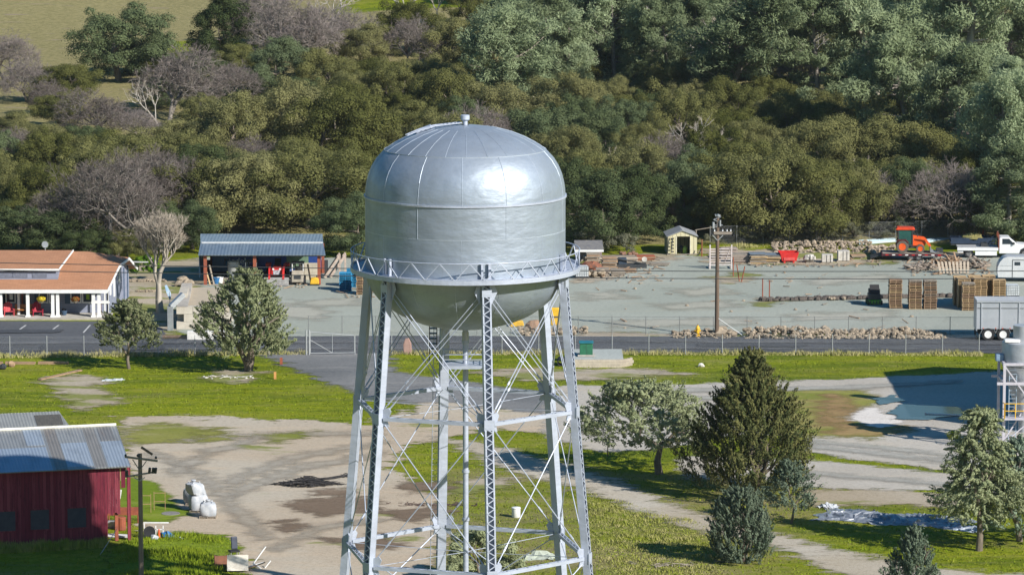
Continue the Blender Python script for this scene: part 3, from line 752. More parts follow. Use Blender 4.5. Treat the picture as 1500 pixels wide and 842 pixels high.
def pine_meshes(seed, mleaf, H=9.2, Rm=3.7, n=30000, branchy=.5):
    rng = np.random.default_rng(seed); segs = []; C = []; tw = []
    tops = [(np.array([0, 0, -.3]), np.array([rng.normal(0, .3), rng.normal(0, .3), H]))]
    if rng.random() < .7: tops.append((np.array([0, 0, H * .3]), np.array([rng.normal(0, 1.4), rng.normal(0, 1.4), H * .92])))
    clumps = []
    for (a, b) in tops:
        segs.append((a, a + (b - a) * .5, .24, .17)); segs.append((a + (b - a) * .5, b, .17, .04))
        for i in range(38):
            f = rng.uniform(.03, .98); base = a + (b - a) * f; az = rng.uniform(0, 6.28)
            L = Rm * (math.sin(min(1, (1 - f) * 1.25 + .16) * 1.57)) * rng.uniform(.5, 1.1) * (.8 if f < .3 else 1)
            dz = rng.uniform(.15, .6) if f > .3 else rng.uniform(-.1, .35)
            tip = base + np.array([math.cos(az) * L, math.sin(az) * L, dz * L]); mid = (base + tip) / 2 + np.array([0, 0, -.08 * L])
            segs.append((base, mid, .07, .045)); segs.append((mid, tip, .045, .015))
            for f2 in (.5, .68, .84, 1.0):
                c = base + (tip - base) * f2 + rng.normal(0, .25, 3); clumps.append((c, rng.uniform(.5, .95) * (.75 + .5 * f2 * .6)))
    cc = np.array([c for c, _ in clumps]); cr = np.array([r for _, r in clumps]); w = cr ** 2; w /= w.sum()
    k = rng.choice(len(cc), n, p=w); e = unit(rng, n); e[:, 2] += .25
    Cn = cc[k] + e * (cr[k] * rng.uniform(.2, 1, n) ** .5)[:, None] * np.array([1, 1, .75])
    U = e + rng.normal(0, .35, (n, 3)); Nn = np.cross(U, rng.normal(size=(n, 3)))
    Nn += e * 1.8
    tint = rng.uniform(0, 1, len(cc))[k] * .6 + rng.uniform(0, .4, n)
    return limb_mesh('trunk', segs, PALEBARK if branchy > .5 else TWIGBARK, 5), leafmesh('crown', Cn, Nn, rng.uniform(.09, .22, n), .24, tint, mleaf, U=U, rng=rng)
def bare_meshes(seed, mtwig, H=4.2, spread=.85, n=15000, bark=None, tl=(.10, .34), up=.2, maxlev=5, r0=.24):
    rng = np.random.default_rng(seed); segs = []; tips = []
    for s in range(2 if spread > .8 else 1):
        grow(rng, np.array([s * .3, 0, -.3]), np.array([rng.normal(0, .25), rng.normal(0, .25), 1.0]), H * (.62 if maxlev < 5 else .54), r0, 0, segs, tips, up, spread, (3, 4), maxlev)
    ti = rng.integers(0, len(tips), n); A = np.array([t[0] for t in tips])[ti]; B = np.array([t[1] for t in tips])[ti]
    f = rng.uniform(0, 1.25, n)[:, None]; d = (B - A); d /= np.linalg.norm(d, axis=1, keepdims=True)
    U = d + rng.normal(0, .55, (n, 3)) + np.array([0, 0, .15]); U /= np.linalg.norm(U, axis=1, keepdims=True)
    S = rng.uniform(*tl, n); C = A + (B - A) * f + U * S[:, None] * .9
    Nn = np.cross(U, rng.normal(size=(n, 3)))
    return limb_mesh('trunk', segs, bark or TWIGBARK, 4), leafmesh('twigs', C, Nn, S, .045, rng.uniform(0, 1, n), mtwig, U=U, rng=rng)

OAKL = leaf_material('olive oak leaves', (.092, .110, .030), (.22, .226, .068), (.19, .175, .095))
OAKD = leaf_material('deep green oak leaves', (.058, .09, .036), (.155, .19, .078), (.12, .145, .085))
PINEL = leaf_material('blue green pine needles', (.165, .22, .10), (.355, .425, .24), (.28, .33, .21), .4)
TWIGL = leaf_material('fine grey brown twigs', (.15, .122, .108), (.30, .255, .235), (.20, .175, .165), .2)
TWIGP = leaf_material('fine pale twigs', (.28, .24, .20), (.44, .38, .31), None, .1)
SHRUBG = leaf_material('grey green shrub leaves', (.11, .12, .075), (.22, .22, .15), (.16, .16, .11))
BUSHL = leaf_material('fresh green bush leaves', (.06, .14, .01), (.16, .27, .025), None, .3)
JUNL = leaf_material('grey green juniper sprays', (.12, .15, .068), (.34, .36, .19), (.22, .25, .15), .2)
CYPL = leaf_material('green and bronze cypress sprays', (.055, .085, .035), (.27, .26, .10), (.12, .16, .07), .15)
BLUEJ = leaf_material('blue green juniper sprays', (.10, .145, .10), (.24, .29, .20), (.16, .21, .16), .2)

def make_tree(name, label, cat, tm, cm, cname='crown', group=None):
    T = thing(name, label, cat, (0, 0, 0), 0, group)
    for nm, me in (('trunk', tm), (cname, cm)):
        if me is None: continue
        o = bpy.data.objects.new(nm, me); COL.objects.link(o); o.parent = T
    return T
PROTO = {'oak': [], 'dark': [], 'pine': [], 'bare': [], 'shrub': []}
for i in range(6): PROTO['oak'].append((oak_trunk(i + 10), oak_crown(i + 1, OAKL)))
for i in range(3): PROTO['dark'].append((oak_trunk(i + 20), oak_crown(i + 31, OAKD, r=4.3, rz=3.9)))
for i in range(6): PROTO['pine'].append(pine_meshes(i + 3, PINEL, branchy=(.9 if i % 2 else .2)))
for i in range(4): PROTO['bare'].append(bare_meshes(i + 5, TWIGL))
for i in range(2): PROTO['shrub'].append((None, oak_crown(i + 60, SHRUBG, r=2.2, rz=1.6, nc=24, n=3800, zc=1.0, low=-.2)))
PROTO['snag'] = [bare_meshes(i + 71, TWIGP, H=4.4, spread=.7, n=900, bark=mat('silvery dead wood', (.46, .43, .38), (.34, .31, .27), 3, .9), tl=(.1, .3), up=.25, maxlev=3, r0=.2) for i in range(3)]
NAMES = {'snag': ('dead_tree', 'silvery dead tree'),
    'oak': ('oak_tree', 'olive-green oak'), 'dark': ('oak_tree', 'dark green oak'), 'pine': ('pine_tree', 'blue-green pine'),
         'bare': ('bare_tree', 'leafless grey-brown tree'), 'shrub': ('shrub', 'pale grey-green shrub')}
CATS = {'snag': 'dead tree', 'oak': 'oak', 'dark': 'oak', 'pine': 'pine', 'bare': 'bare tree', 'shrub': 'shrub'}
GRP = {'snag': 'dead trees on the hillside', 'oak': 'oaks on the wooded hillside', 'dark': 'oaks on the wooded hillside', 'pine': 'pines on the wooded hillside', 'bare': 'leafless trees on the hillside', 'shrub': 'shrubs at the foot of the hillside'}
FOREST = []                                                     # (kind, base px, base py, width in px, squash)
# the trees that read one by one
for row in [('dark', 176, 120, 132, .95), ('dark', 326, 96, 108, 1.0), ('dark', 372, 66, 80, 1), ('bare', 16, 128, 84, 1.0), ('oak', 102, 152, 80, .9), ('bare', 40, 150, 80, .8),
            ('bare', 250, 178, 150, .75), ('bare', 150, 206, 130, .6), ('bare', 205, 214, 90, .6), ('bare', 22, 256, 100, .75), ('bare', 388, 92, 110, 1), ('bare', 448, 112, 120, 1.0), ('bare', 505, 96, 90, 1), ('bare', 420, 74, 60, .7),
            ('oak', 100, 268, 110, .8), ('oak', 180, 258, 100, .8), ('oak', 260, 254, 110, .8), ('oak', 20, 318, 90, .9), ('dark', 40, 372, 110, .75), ('dark', -12, 345, 80, .9),
            ('bare', 165, 376, 165, .95), ('bare', 120, 366, 110, .9), ('dark', 130, 384, 70, .8), ('oak', 190, 384, 70, .8), ('oak', 340, 250, 130, 1), ('oak', 420, 245, 140, 1.1), ('oak', 300, 335, 120, 1), ('oak', 372, 338, 130, 1.1), ('oak', 450, 336, 140, 1), ('dark', 520, 372, 90, 1.0), ('oak', 490, 262, 150, 1),
            ('pine', 766, 185, 130, .95), ('pine', 820, 120, 90, 1), ('pine', 900, 128, 105, 1.2), ('pine', 952, 120, 110, 1.1), ('pine', 1076, 172, 150, .9), ('pine', 1140, 118, 100, 1), ('pine', 1200, 168, 120, 1.1),
            ('pine', 1288, 166, 120, 1.35), ('pine', 1412, 168, 150, 1.3), ('pine', 1340, 236, 150, 1), ('pine', 1405, 262, 130, 1), ('pine', 1475, 312, 120, 1.2), ('pine', 1475, 222, 90, 1), ('pine', 1478, 362, 110, .9),
            ('bare', 1292, 340, 80, 1.1), ('bare', 1400, 345, 110, 1.0), ('bare', 1062, 44, 90, .8), ('bare', 1484, 130, 90, 1), ('bare', 1200, 36, 90, .7),
            ('oak', 62, 318, 100, .9), ('oak', 120, 340, 100, .9), ('dark', 230, 372, 90, .9), ('dark', 282, 366, 90, .9), ('oak', 270, 330, 110, .9), ('oak', 215, 312, 100, .9), ('dark', 92, 372, 90, .8), ('oak', 20, 350, 90, .7), ('oak', 90, 190, 70, .9), ('oak', 22, 214, 70, .8), ('dark', 128, 232, 70, .8), ('bare', 70, 172, 70, .8), ('dark', 232, 160, 60, .8), ('oak', 300, 200, 80, .9), ('bare', 340, 160, 80, .9), ('oak', 62, 236, 80, .8), ('dark', 300, 142, 70, .9), ('oak', 252, 122, 55, .9), ('oak', 470, 152, 90, 1), ('dark', 404, 142, 90, 1), ('oak', 350, 124, 70, 1), ('oak', 442, 84, 70, 1), ('dark', 215, 108, 60, .9), ('shrub', 862, 372, 60, 1), ('shrub', 905, 372, 60, 1), ('shrub', 1042, 360, 40, .8), ('shrub', 1120, 356, 50, .8), ('shrub', 1245, 352, 60, .9), ('shrub', 1310, 350, 50, .9), ('shrub', 1380, 346, 60, 1),
            ('dark', 870, 366, 110, 1.1), ('dark', 925, 358, 110, 1.1), ('dark', 998, 342, 90, 1.2), ('oak', 1075, 346, 110, 1.2), ('oak', 1130, 352, 130, 1.2), ('oak', 1195, 352, 120, 1.15), ('oak', 1255, 346, 110, 1.1), ('dark', 1340, 338, 100, 1.1), ('dark', 1440, 345, 100, 1)]:
    FOREST.append(row)
for q in ((1080, 150, 100), (1018, 262, 60), (900, 292, 60), (792, 80, 60), (590, 52, 60), (470, 60, 60), (925, 70, 60), (1330, 90, 60), (1190, 110, 55), (1405, 110, 70), (640, 40, 50), (1390, 225, 60), (1270, 300, 50), (345, 215, 50), (235, 190, 60)): FOREST.append(('snag', q[0], q[1], q[2], 1.1))
rg = random.Random(11)
py = 336.0
while py > -40:
    step = 27 + (8 if py < 150 else 0); px = -30 + rg.uniform(0, 40)
    while px < 1540:
        x, y = px + rg.uniform(-14, 14), py + rg.uniform(-8, 8); px += 76 + rg.uniform(-8, 10)
        c = y - 50                                               # rough crown centre
        if x < 430 and y < 235 and not (x > 430 and y > 120): continue
        if x < 150 and y < 270: continue
        if x < 620 and y < 78: continue
        if 1095 < x < 1165 and y < 60: continue
        if x > 1400 and y < 70 and x < 1470: continue
        if any(abs(x - r[1]) < r[3] * .3 and abs(y - r[2]) < 15 for r in FOREST[:100]): continue
        u = rg.random()
        if x > 720 and 10 < c < 120 + (x > 1300) * 60: k = 'pine' if u < .62 else ('oak' if u < .85 else 'bare')
        elif x < 640 and c < 60: k = 'bare' if u < .5 else 'oak'
        else: k = 'oak' if u < .78 else ('dark' if u < .93 else 'bare')
        FOREST.append((k, x, y, (104 if k != 'pine' else 105) * (.72 + .28 * max(0, min(1, y / 330))) * rg.uniform(.8, 1.15), rg.uniform(.85, 1.2)))
    py -= step
for _ in range(60):
    FOREST.append((rg.choice(['oak', 'oak', 'dark']), rg.uniform(690, 1520), rg.uniform(70, 250), rg.uniform(48, 74), rg.uniform(.8, 1.1)))
LM = [(-99, 'the white-columned porch'), (92, 'the brown roof end'), (190, 'the pale street tree'), (292, 'the blue lettered trailer'), (385, 'the red loader tractor'),
      (475, 'the blue pallet stack'), (560, 'the tank, left half'), (680, 'the tank, right half'), (830, 'the rusty scrap heap'), (960, 'the cream storage shed'),
      (1030, 'the tall yard pole'), (1125, 'the red tipping hopper'), (1200, 'the white bundles'), (1290, 'the orange tractor'), (1390, 'the white flatbed truck'), (1470, 'the round-nosed trailer')]
def forest():
    cols = {}
    for i, r in enumerate(FOREST):
        lm = max(k for k, (x, _) in enumerate(LM) if x <= r[1]); cols.setdefault((r[0], lm), []).append((r[2], i))
    rank = {}
    for (k, lm), lst in cols.items():
        lst.sort(reverse=True)
        for j, (_, i) in enumerate(lst): rank[i] = (j, len(lst), lm)
    first = {}
    for i, (k, x, y, wpx, sq) in enumerate(FOREST):
        p = GT(x, y); s = scale_at(p); base = {'oak': 8.0, 'dark': 7.6, 'pine': 6.6, 'bare': 7.6, 'shrub': 4.6, 'snag': 5.5}[k]
        f = wpx / s / base; v = rg.randrange(len(PROTO[k]))
        j, nn, lm = rank[i]
        lab = f'{NAMES[k][1]} above {LM[lm][1]}, ' + ('only one there' if nn == 1 else f'{ORD[j]} up the hill')
        if (k, v) not in first:
            tm, cm = PROTO[k][v]
            T = make_tree(NAMES[k][0], lab, CATS[k], tm, cm, 'twigs' if k in ('bare', 'snag') else 'crown', GRP[k]); first[(k, v)] = T
        else: T = dup(first[(k, v)], label=lab)
        T.location = p; T.rotation_euler = (rg.uniform(-.12, .12), rg.uniform(-.12, .12), rg.uniform(0, 6.28)); T.scale = (f * rg.uniform(.82, 1.25), f * rg.uniform(.82, 1.2), f * sq)
forest()

# ---------------------------------------------------------------- near junipers and cypress, built of upswept sprays
def spray_tree(seed, m, H, W, n_sp, per, prof, L=(.7, 1.3), up=.6, out=.7, bot=.2, leaf=(.06, .13), tipr=.16, trunk=None, gaps=0.0, lean=(0, 0), ragged=.16):
    rng = np.random.default_rng(seed); C = []; U = []; T = []; S = []; Nn = []
    for i in range(n_sp):
        h = bot + (1 - bot) * rng.random() ** .9; rr = prof(h) * W / 2; az = rng.uniform(0, 6.283)
        lob = 1 + ragged * math.sin(3 * az + seed + h * 5) + .12 * math.sin(5 * az + seed * 2 + h * 7)
        if gaps and math.sin(4 * az + h * 11 + seed) * math.sin(h * 17 + seed) > 1 - gaps: continue
        r0 = rr * lob * (rng.uniform(.35, 1) ** .6)
        ax = np.array([math.cos(az), math.sin(az), 0.0])
        d = ax * out * (.4 + .6 * rng.random()) + np.array([0, 0, up]) + rng.normal(0, .22, 3); d /= np.linalg.norm(d)
        ln = rng.uniform(*L) * (.6 + .5 * (r0 / (W / 2))) * (1.45 if rng.random() < .07 else 1)
        b = ax * max(0, r0 - ln * .45 * d[:2] @ ax[:2]) + np.array([lean[0] * h, lean[1] * h, h * H - ln * .4 * d[2]])
        t = rng.random(per) ** .8; wd = tipr * (1 - .65 * t) * ln * 1.25
        e = unit(rng, per); c = b + d * (t * ln)[:, None] + e * wd[:, None]
        C.append(c); U.append(d * .9 + e * .7); Nn.append(e + .45 * ax + rng.normal(0, .3, (per, 3))); S.append(rng.uniform(*leaf, per)); T.append(np.full(per, rng.random() * .65) + rng.uniform(0, .35, per))
    return leafmesh('crown', np.vstack(C), np.vstack(Nn), np.concatenate(S), .45, np.concatenate(T), m, U=np.vstack(U), rng=rng)
def trunk_mesh(seed, h, r, spread, kids=(3, 4), lev=2, up=.3, bark=None, n0=1, lean=0):
    rng = np.random.default_rng(seed); segs = []; tips = []
    for i in range(n0):
        d = np.array([lean + (rng.normal(0, .35) if n0 > 1 else 0), rng.normal(0, .12), 1.0]); d /= np.linalg.norm(d)
        grow(rng, np.array([.12 * i, 0, -.15]), d, h, r, 0, segs, tips, up, spread, kids, lev)
    return limb_mesh('trunk', segs, bark or BARK, 7)
def near(name, label, cat, px, py, tm, cm, cname='crown', rz=0):
    T = make_tree(name, label, cat, tm, cm, cname); p = G(px, py); T.location = p; T.rotation_euler = (0, 0, rz); return T
def S_(px, py): return scale_at(G(px, py))
s = S_(1095, 722)
near('cypress_tree', 'large feathery green and bronze cypress behind the round bush', 'cypress', 1098, 726, trunk_mesh(1, 1.5, .22, .35, n0=3),
     spray_tree(4, CYPL, 205 / s, 184 / s, 1500, 66, lambda h: min(1, (1 - h) * 1.42 + .04) * (.55 + .45 * min(1, (h + .02) / .22)), L=(.9, 2.1), up=.8, out=.85, bot=.08, tipr=.13, gaps=.5, ragged=.2))
s = S_(1086, 828)
near('round_juniper_bush', 'dense round blue-green bush in the dry grass below the cypress', 'bush', 1086, 822, trunk_mesh(2, 1.4, .1, .5, n0=3),
     spray_tree(8, BLUEJ, 106 / s, 88 / s, 620, 46, lambda h: math.sqrt(max(0, 1 - ((h - .42) / .6) ** 2)), L=(.5, .85), up=.75, out=.55, bot=.03, leaf=(.05, .1), tipr=.15))
s = S_(966, 694)
near('spreading_juniper', 'broad grey-green juniper with dark leaning trunk left of the cypress', 'juniper', 966, 694, trunk_mesh(5, 2.0, .3, .95, lev=2, up=.12),
     spray_tree(15, JUNL, 134 / s, 205 / s, 900, 46, lambda h: .3 + .7 * math.sin(max(0, min(1, (1.02 - h) / .62)) * 1.57) if h > .42 else .9 * h / .42, L=(.6, 1.2), up=.25, out=.9, bot=.36, leaf=(.06, .12), tipr=.19, gaps=.5, lean=(-1.6, 0), ragged=.25))
s = S_(1158, 766)
near('young_juniper', 'small blue-green juniper with a bare short trunk right of the cypress', 'juniper', 1158, 766, trunk_mesh(6, 1.2, .1, .7),
     spray_tree(23, BLUEJ, 92 / s, 80 / s, 230, 40, lambda h: math.sin(max(0, min(1, (1.05 - h) / .75)) * 1.57) if h > .3 else .5 + h, L=(.5, 1.0), up=.45, out=.9, bot=.28, leaf=(.05, .1), tipr=.17, gaps=.4))
s = S_(1434, 806)
near('conifer_tree', 'tall drooping conifer with a bare trunk beside the silver tarpaulin', 'conifer', 1434, 806, trunk_mesh(7, 2.6, .24, .5, up=.5),
     spray_tree(31, JUNL, 206 / s, 138 / s, 760, 60, lambda h: (.22 + 1.05 * (1 - h)) if h > .35 else .85, L=(.7, 1.7), up=-.1, out=.95, bot=.24, leaf=(.06, .12), tipr=.15, gaps=.62, ragged=.26))
s = S_(1496, 800)
near('conifer_tree', 'dense dark conifer cut by the frame edge, behind the drooping conifer', 'conifer', 1494, 792, trunk_mesh(8, 2.6, .22, .6),
     spray_tree(37, BLUEJ, 150 / s, 160 / s, 760, 50, lambda h: math.sin(max(0, min(1, (1.05 - h) / .7)) * 1.57), L=(.6, 1.2), up=.3, out=.9, bot=.2, leaf=(.06, .12), tipr=.18, gaps=.3))
s = S_(1338, 862)
near('young_cypress', 'pointed grey-green young cypress at the bottom edge before the tarpaulin', 'cypress', 1338, 868, trunk_mesh(9, 1.4, .1, .5),
     spray_tree(41, BLUEJ, 92 / s, 92 / s, 330, 46, lambda h: 1.1 * (1 - h) ** .75, L=(.6, 1.1), up=.8, out=.6, bot=.04, leaf=(.05, .1), tipr=.15))
s = S_(704, 850)
near('broad_leaf_bush', 'dark leafy bush growing behind the tower riser pipe', 'bush', 706, 852, trunk_mesh(12, 1.3, .1, .7, n0=2),
     oak_crown(77, JUNL, r=55 / s, rz=42 / s, nc=40, n=11000, leaf=(.05, .11), zc=36 / s, low=-.6))
s = S_(360, 542)
near('grey_juniper_tree', 'large rounded grey-green juniper on the lawn before the open shed', 'juniper', 362, 543, trunk_mesh(14, 2.3, .28, .75, n0=3, up=.3),
     spray_tree(52, JUNL, 146 / s, 134 / s, 880, 56, lambda h: (math.sin(max(0, min(1, (1.04 - h) / .66)) * 1.57)) if h > .4 else .55 + 1.1 * h, L=(.7, 1.5), up=.5, out=.8, bot=.2, leaf=(.07, .14), tipr=.15, gaps=.62, ragged=.26))
s = S_(189, 538)
near('grey_juniper_tree', 'small round-headed grey-green tree on the lawn near the parking lot', 'juniper', 189, 540, trunk_mesh(15, 1.8, .16, .75),
     spray_tree(57, JUNL, 98 / s, 92 / s, 330, 44, lambda h: math.sin(max(0, min(1, (1.06 - h) / .6)) * 1.57) if h > .45 else .95, L=(.6, 1.1), up=.3, out=.85, bot=.36, leaf=(.07, .14), tipr=.2, gaps=.45))
tm, cm = bare_meshes(91, TWIGP, H=4.6, spread=.55, n=7000, bark=PALEBARK, tl=(.12, .4), up=.5, maxlev=5, r0=.42)
T = near('pale_bare_tree', 'pale leafless street tree with upswept twigs between brown-roofed building and shed', 'bare tree', 235, 458, tm, cm, 'twigs'); T.scale = (.88, .88, 1.08)
s = S_(208, 408)
near('green_bush', 'bright green leafy bush beside the pale bare street tree', 'bush', 208, 411, None, oak_crown(81, BUSHL, r=25 / s, rz=22 / s, nc=26, n=3600, leaf=(.07, .15), zc=16 / s, low=-.3))
# ---------------------------------------------------------------- buildings
def text_mesh(body, size, m, parent, loc, rot, name='lettering', ext=.01):
    cu = bpy.data.curves.new(name, 'FONT'); cu.body = body; cu.size = size; cu.extrude = ext; cu.align_x = 'CENTER'
    t = bpy.data.objects.new(name, cu); COL.objects.link(t)
    dg = bpy.context.evaluated_depsgraph_get(); me = bpy.data.meshes.new_from_object(t.evaluated_get(dg))
    bpy.data.objects.remove(t); o = bpy.data.objects.new(name, me); COL.objects.link(o)
    me.materials.clear(); me.materials.append(m); o.parent = parent; o.location = loc; o.rotation_euler = rot; return o

def shingle(name, a, b, sx=1.2, sy=6):
    m, nt, _, _ = nodes_of(name)
    v = objvec(nt); br = N(nt, 'ShaderNodeTexBrick', Scale=1.0); nt.links.new(v, br.inputs['Vector'])
    br.inputs['Color1'].default_value = (*a, 1); br.inputs['Color2'].default_value = (*b, 1); br.inputs['Mortar'].default_value = (*[x * .75 for x in b], 1)
    br.inputs['Brick Width'].default_value = .5; br.inputs['Row Height'].default_value = .2; br.inputs['Mortar Size'].default_value = .012
    n = noise(nt, v, .7, 4, .6); n2 = noise(nt, v, 9, 3, .7)
    col = mixc(nt, mapr(nt, n, .4, .65, 0, .5), br.outputs[0], tuple(x * .75 for x in a)); col = mixc(nt, mapr(nt, n2, .45, .7, 0, .4), col, tuple(min(1, x * 1.3) for x in b))
    return finish(m, nt, col, .9, 0, n2, .4, .03, spec=.15)
def boards(name, a, b, c, w=.22, vert=True, fade=(.5, .35, .35)):
    """painted boards: each board its own shade, worn at the edges"""
    m, nt, _, _ = nodes_of(name)
    tc = nt.nodes.new('ShaderNodeTexCoord').outputs['Object']; sp = nt.nodes.new('ShaderNodeSeparateXYZ'); nt.links.new(tc, sp.inputs[0])
    ax = mth(nt, 'ADD', sp.outputs[0], mth(nt, 'MULTIPLY', sp.outputs[1], 1.0)) if vert else sp.outputs[2]
    idx = mth(nt, 'FLOOR', mth(nt, 'DIVIDE', ax, w)); fr = mth(nt, 'FRACT', mth(nt, 'DIVIDE', ax, w))
    wn = nt.nodes.new('ShaderNodeTexWhiteNoise'); wn.noise_dimensions = '1D'; nt.links.new(idx, wn.inputs['W'])
    col = mixc(nt, wn.outputs['Value'], a, b)
    st = noise(nt, objvec(nt, 3, 3, .35) if vert else objvec(nt, .4, .4, 3), 2.5, 5, .7)
    col = mixc(nt, mapr(nt, st, .48, .66, 0, .85), col, c)
    st2 = noise(nt, objvec(nt, 6, 6, .5), 3, 3, .7); col = mixc(nt, mapr(nt, st2, .66, .76, 0, .45), col, fade)
    gap = mth(nt, 'LESS_THAN', fr, .09); col = mixc(nt, mth(nt, 'MULTIPLY', gap, .75), col, (.02, .01, .012))
    return finish(m, nt, col, .85, 0, mth(nt, 'SUBTRACT', 1.0, gap), .5, .02, spec=.15)
def ribbed(name, c1, c2, rust=.0, pitch=.2, ax=0, metal=.55, rough=.42, tints=None):
    m, nt, _, _ = nodes_of(name)
    tc = nt.nodes.new('ShaderNodeTexCoord').outputs['Object']; sp = nt.nodes.new('ShaderNodeSeparateXYZ'); nt.links.new(tc, sp.inputs[0])
    a = sp.outputs[ax]; idx = mth(nt, 'FLOOR', mth(nt, 'DIVIDE', a, .95))
    wn = nt.nodes.new('ShaderNodeTexWhiteNoise'); wn.noise_dimensions = '1D'; nt.links.new(idx, wn.inputs['W'])
    wave = mth(nt, 'SINE', mth(nt, 'MULTIPLY', a, 6.2832 / pitch))
    col = mixc(nt, wn.outputs['Value'], c1, c2)
    n = noise(nt, objvec(nt, 1, .5, 1), 1.2, 5, .65); col = mixc(nt, mapr(nt, n, .45, .7, 0, .5), col, tuple(x * .65 for x in c1))
    if rust: col = mixc(nt, mapr(nt, noise(nt, objvec(nt, 1, .4, 1), .8, 6, .7), .58, .7, 0, rust), col, (.27, .15, .09))
    return finish(m, nt, col, rough, metal, wave, .35, .03, spec=.4)

BARNRED = boards('faded barn red boards', (.13, .018, .032), (.22, .045, .062), (.08, .012, .024), .22, fade=(.42, .17, .15))
BARNROOF = ribbed('old corrugated roof steel', (.36, .37, .37), (.31, .32, .325), .2)
ROOFNEW = ribbed('bluish replacement roof sheet', (.40, .46, .53), (.37, .43, .50))
def barn():
    a = R(15); c = G(157, 793); T = thing('red_barn', 'weathered red board barn with patched corrugated roof and three dark windows', 'barn', (c.x, c.y, 0), a)
    # local: x along the front wall (wall runs to the left), y away from the camera
    L = 12.5; H = 4.75; Dp = 9.2; ov = 1.45; rise = 1.55; rd = 4.9
    w = MB(); w.box(-L, 0, -.06, .06, 0, H); w.box(-.06, .06, .06, Dp, 0, 2.5)
    w.box(-L, -L + .12, .06, Dp, 0, H); w.box(-L, 0, Dp - .06, Dp + .06, 0, H)
    wall = w.build('wall', BARNRED, T)
    b = MB(); rg = random.Random(4)
    for i in range(4): b.box(.0 + .21 * i, .2 + .21 * i, -.05, .0, [1.75, 1.62, 1.78, 1.7][i], H)
    b.build('hanging_boards', BARNRED, T)
    MB().box(.9, 1.16, -.05, 0, H - 1.45, H - .1).build('hanging_boards', BARNRED, T)
    MB().box(.86, .9, -.03, .03, H - 1.0, H - .1).box(1.17, 1.22, -.03, .03, H - .9, H - .1).build('bare_batten', mat('bare pine boards', (.5, .4, .22), None, 3, .8), T)
    for x, z1 in ((1.4, H), (.62, 1.75)):
        MB().box(x - .1, x + .1, .1, .3, 0, z1).build('post', RUST if x < 1 else BARNRED, T)
    MB().box(1.3, 1.5, Dp - .3, Dp - .1, 0, H).build('post', BARNRED, T)
    MB().box(-L, ov, .1, .3, H - .22, H - .02).build('eave_beam', BARNRED, T)
    fr = MB(); fr.slab([(-L - .3, -.45, H - .1), (ov, -.45, H - .1), (ov, rd, H + rise), (-L - .3, rd, H + rise)], .05)
    roof = fr.build('roof', BARNROOF, T)
    MB().slab([(-L - .3, rd + .01, H + rise), (ov, rd + .01, H + rise), (ov, Dp + .5, H - .1), (-L - .3, Dp + .5, H - .1)], .05).build('roof', BARNROOF, T)
    def patch(x0, x1, f0, f1, m, nm='roof_sheet'):
        y0, y1 = -.45 + f0 * (rd + .45), -.45 + f1 * (rd + .45); z0, z1 = H - .1 + f0 * (rise + .1) + .012, H - .1 + f1 * (rise + .1) + .012
        MB().slab([(x0, y0, z0), (x1, y0, z0), (x1, y1, z1), (x0, y1, z1)], .01).build(nm, m, roof)
    patch(-2.35, -.75, .06, .62, ROOFNEW); patch(.1, 1.4, .02, .62, ROOFNEW); patch(-7.2, -3.3, .0, .55, ribbed('greyish blue roof sheet', (.38, .45, .53), (.33, .40, .5)))
    patch(-4.4, -3.3, .6, .98, ROOFNEW); patch(-3.1, -2.4, .0, .98, ribbed('rust brown roof sheet', (.30, .28, .26), (.31, .285, .26), .3))
    patch(-8.3, -6.4, .58, .97, ribbed('dull lead roof sheet', (.28, .28, .275), (.26, .25, .245), .3)); patch(-.7, 0, .02, .97, ribbed('brown grey roof sheet', (.32, .305, .285), (.33, .31, .29), .25)); patch(.2, 1.1, .64, .98, ribbed('dull lead roof sheet', (.28, .28, .275), (.26, .25, .245), .3))
    patch(-11.8, -9.4, .3, .95, ribbed('pale grey roof sheet', (.42, .415, .39), (.4, .395, .37), .1))
    MB().tube((-L - .3, rd, H + rise + .03), (ov, rd, H + rise + .03), .1, n=8).build('ridge_cap', mat('bare bright flashing', (.72, .70, .62), None, 3, .5), roof)
    for x in (-1.85, -4.1, -6.15):
        f = MB().box(x - .56, x + .56, -.1, -.062, 1.0, 2.2).build('window', mat('dark boarded window', (.025, .03, .045), (.035, .04, .055), 3, .6), T)
        MB().box(x - .62, x + .62, -.12, -.101, 2.2, 2.28).build('lintel', BARNRED, f); MB().box(x - .62, x + .62, -.14, -.101, .92, 1.0).build('sill', BARNRED, f)
    # low shed standing behind, only its roof shows
    b2 = P(84, 602, 256.5); T2 = thing('low_shed', 'low shed with pale metal roof and dark slatted skylights behind the red barn', 'shed', (b2.x, b2.y, 0), a)
    zr = b2.z
    MB().box(-12, .3, -4.6, 3, 0, zr - 1.7).build('wall', WOODGREY, T2)
    PALER = ribbed('pale shed roof steel', (.43, .43, .40), (.40, .40, .375), .08)
    rf = MB().slab([(-12.5, -5.2, zr - 1.75), (1.1, -5.2, zr - 1.75), (.1, 0, zr), (-12.5, 0, zr)], .05).slab([(-12.5, .01, zr), (.1, .01, zr), (.5, 4, zr - 1.3), (-12.5, 4, zr - 1.3)], .05).build('roof', PALER, T2)
    def sk(x0, x1, f0, f1):
        y0, y1 = -5.2 * (1 - f0), -5.2 * (1 - f1); z0, z1 = zr - 1.75 * (1 - f0) + .02, zr - 1.75 * (1 - f1) + .02
        MB().slab([(x0, y0, z0), (x1, y0, z0), (x1, y1, z1), (x0, y1, z1)], .015).build('skylight', mat('dark slatted skylight', (.09, .085, .075), (.05, .05, .05), 5, .8, stretch=(4, .3, 1)), rf)
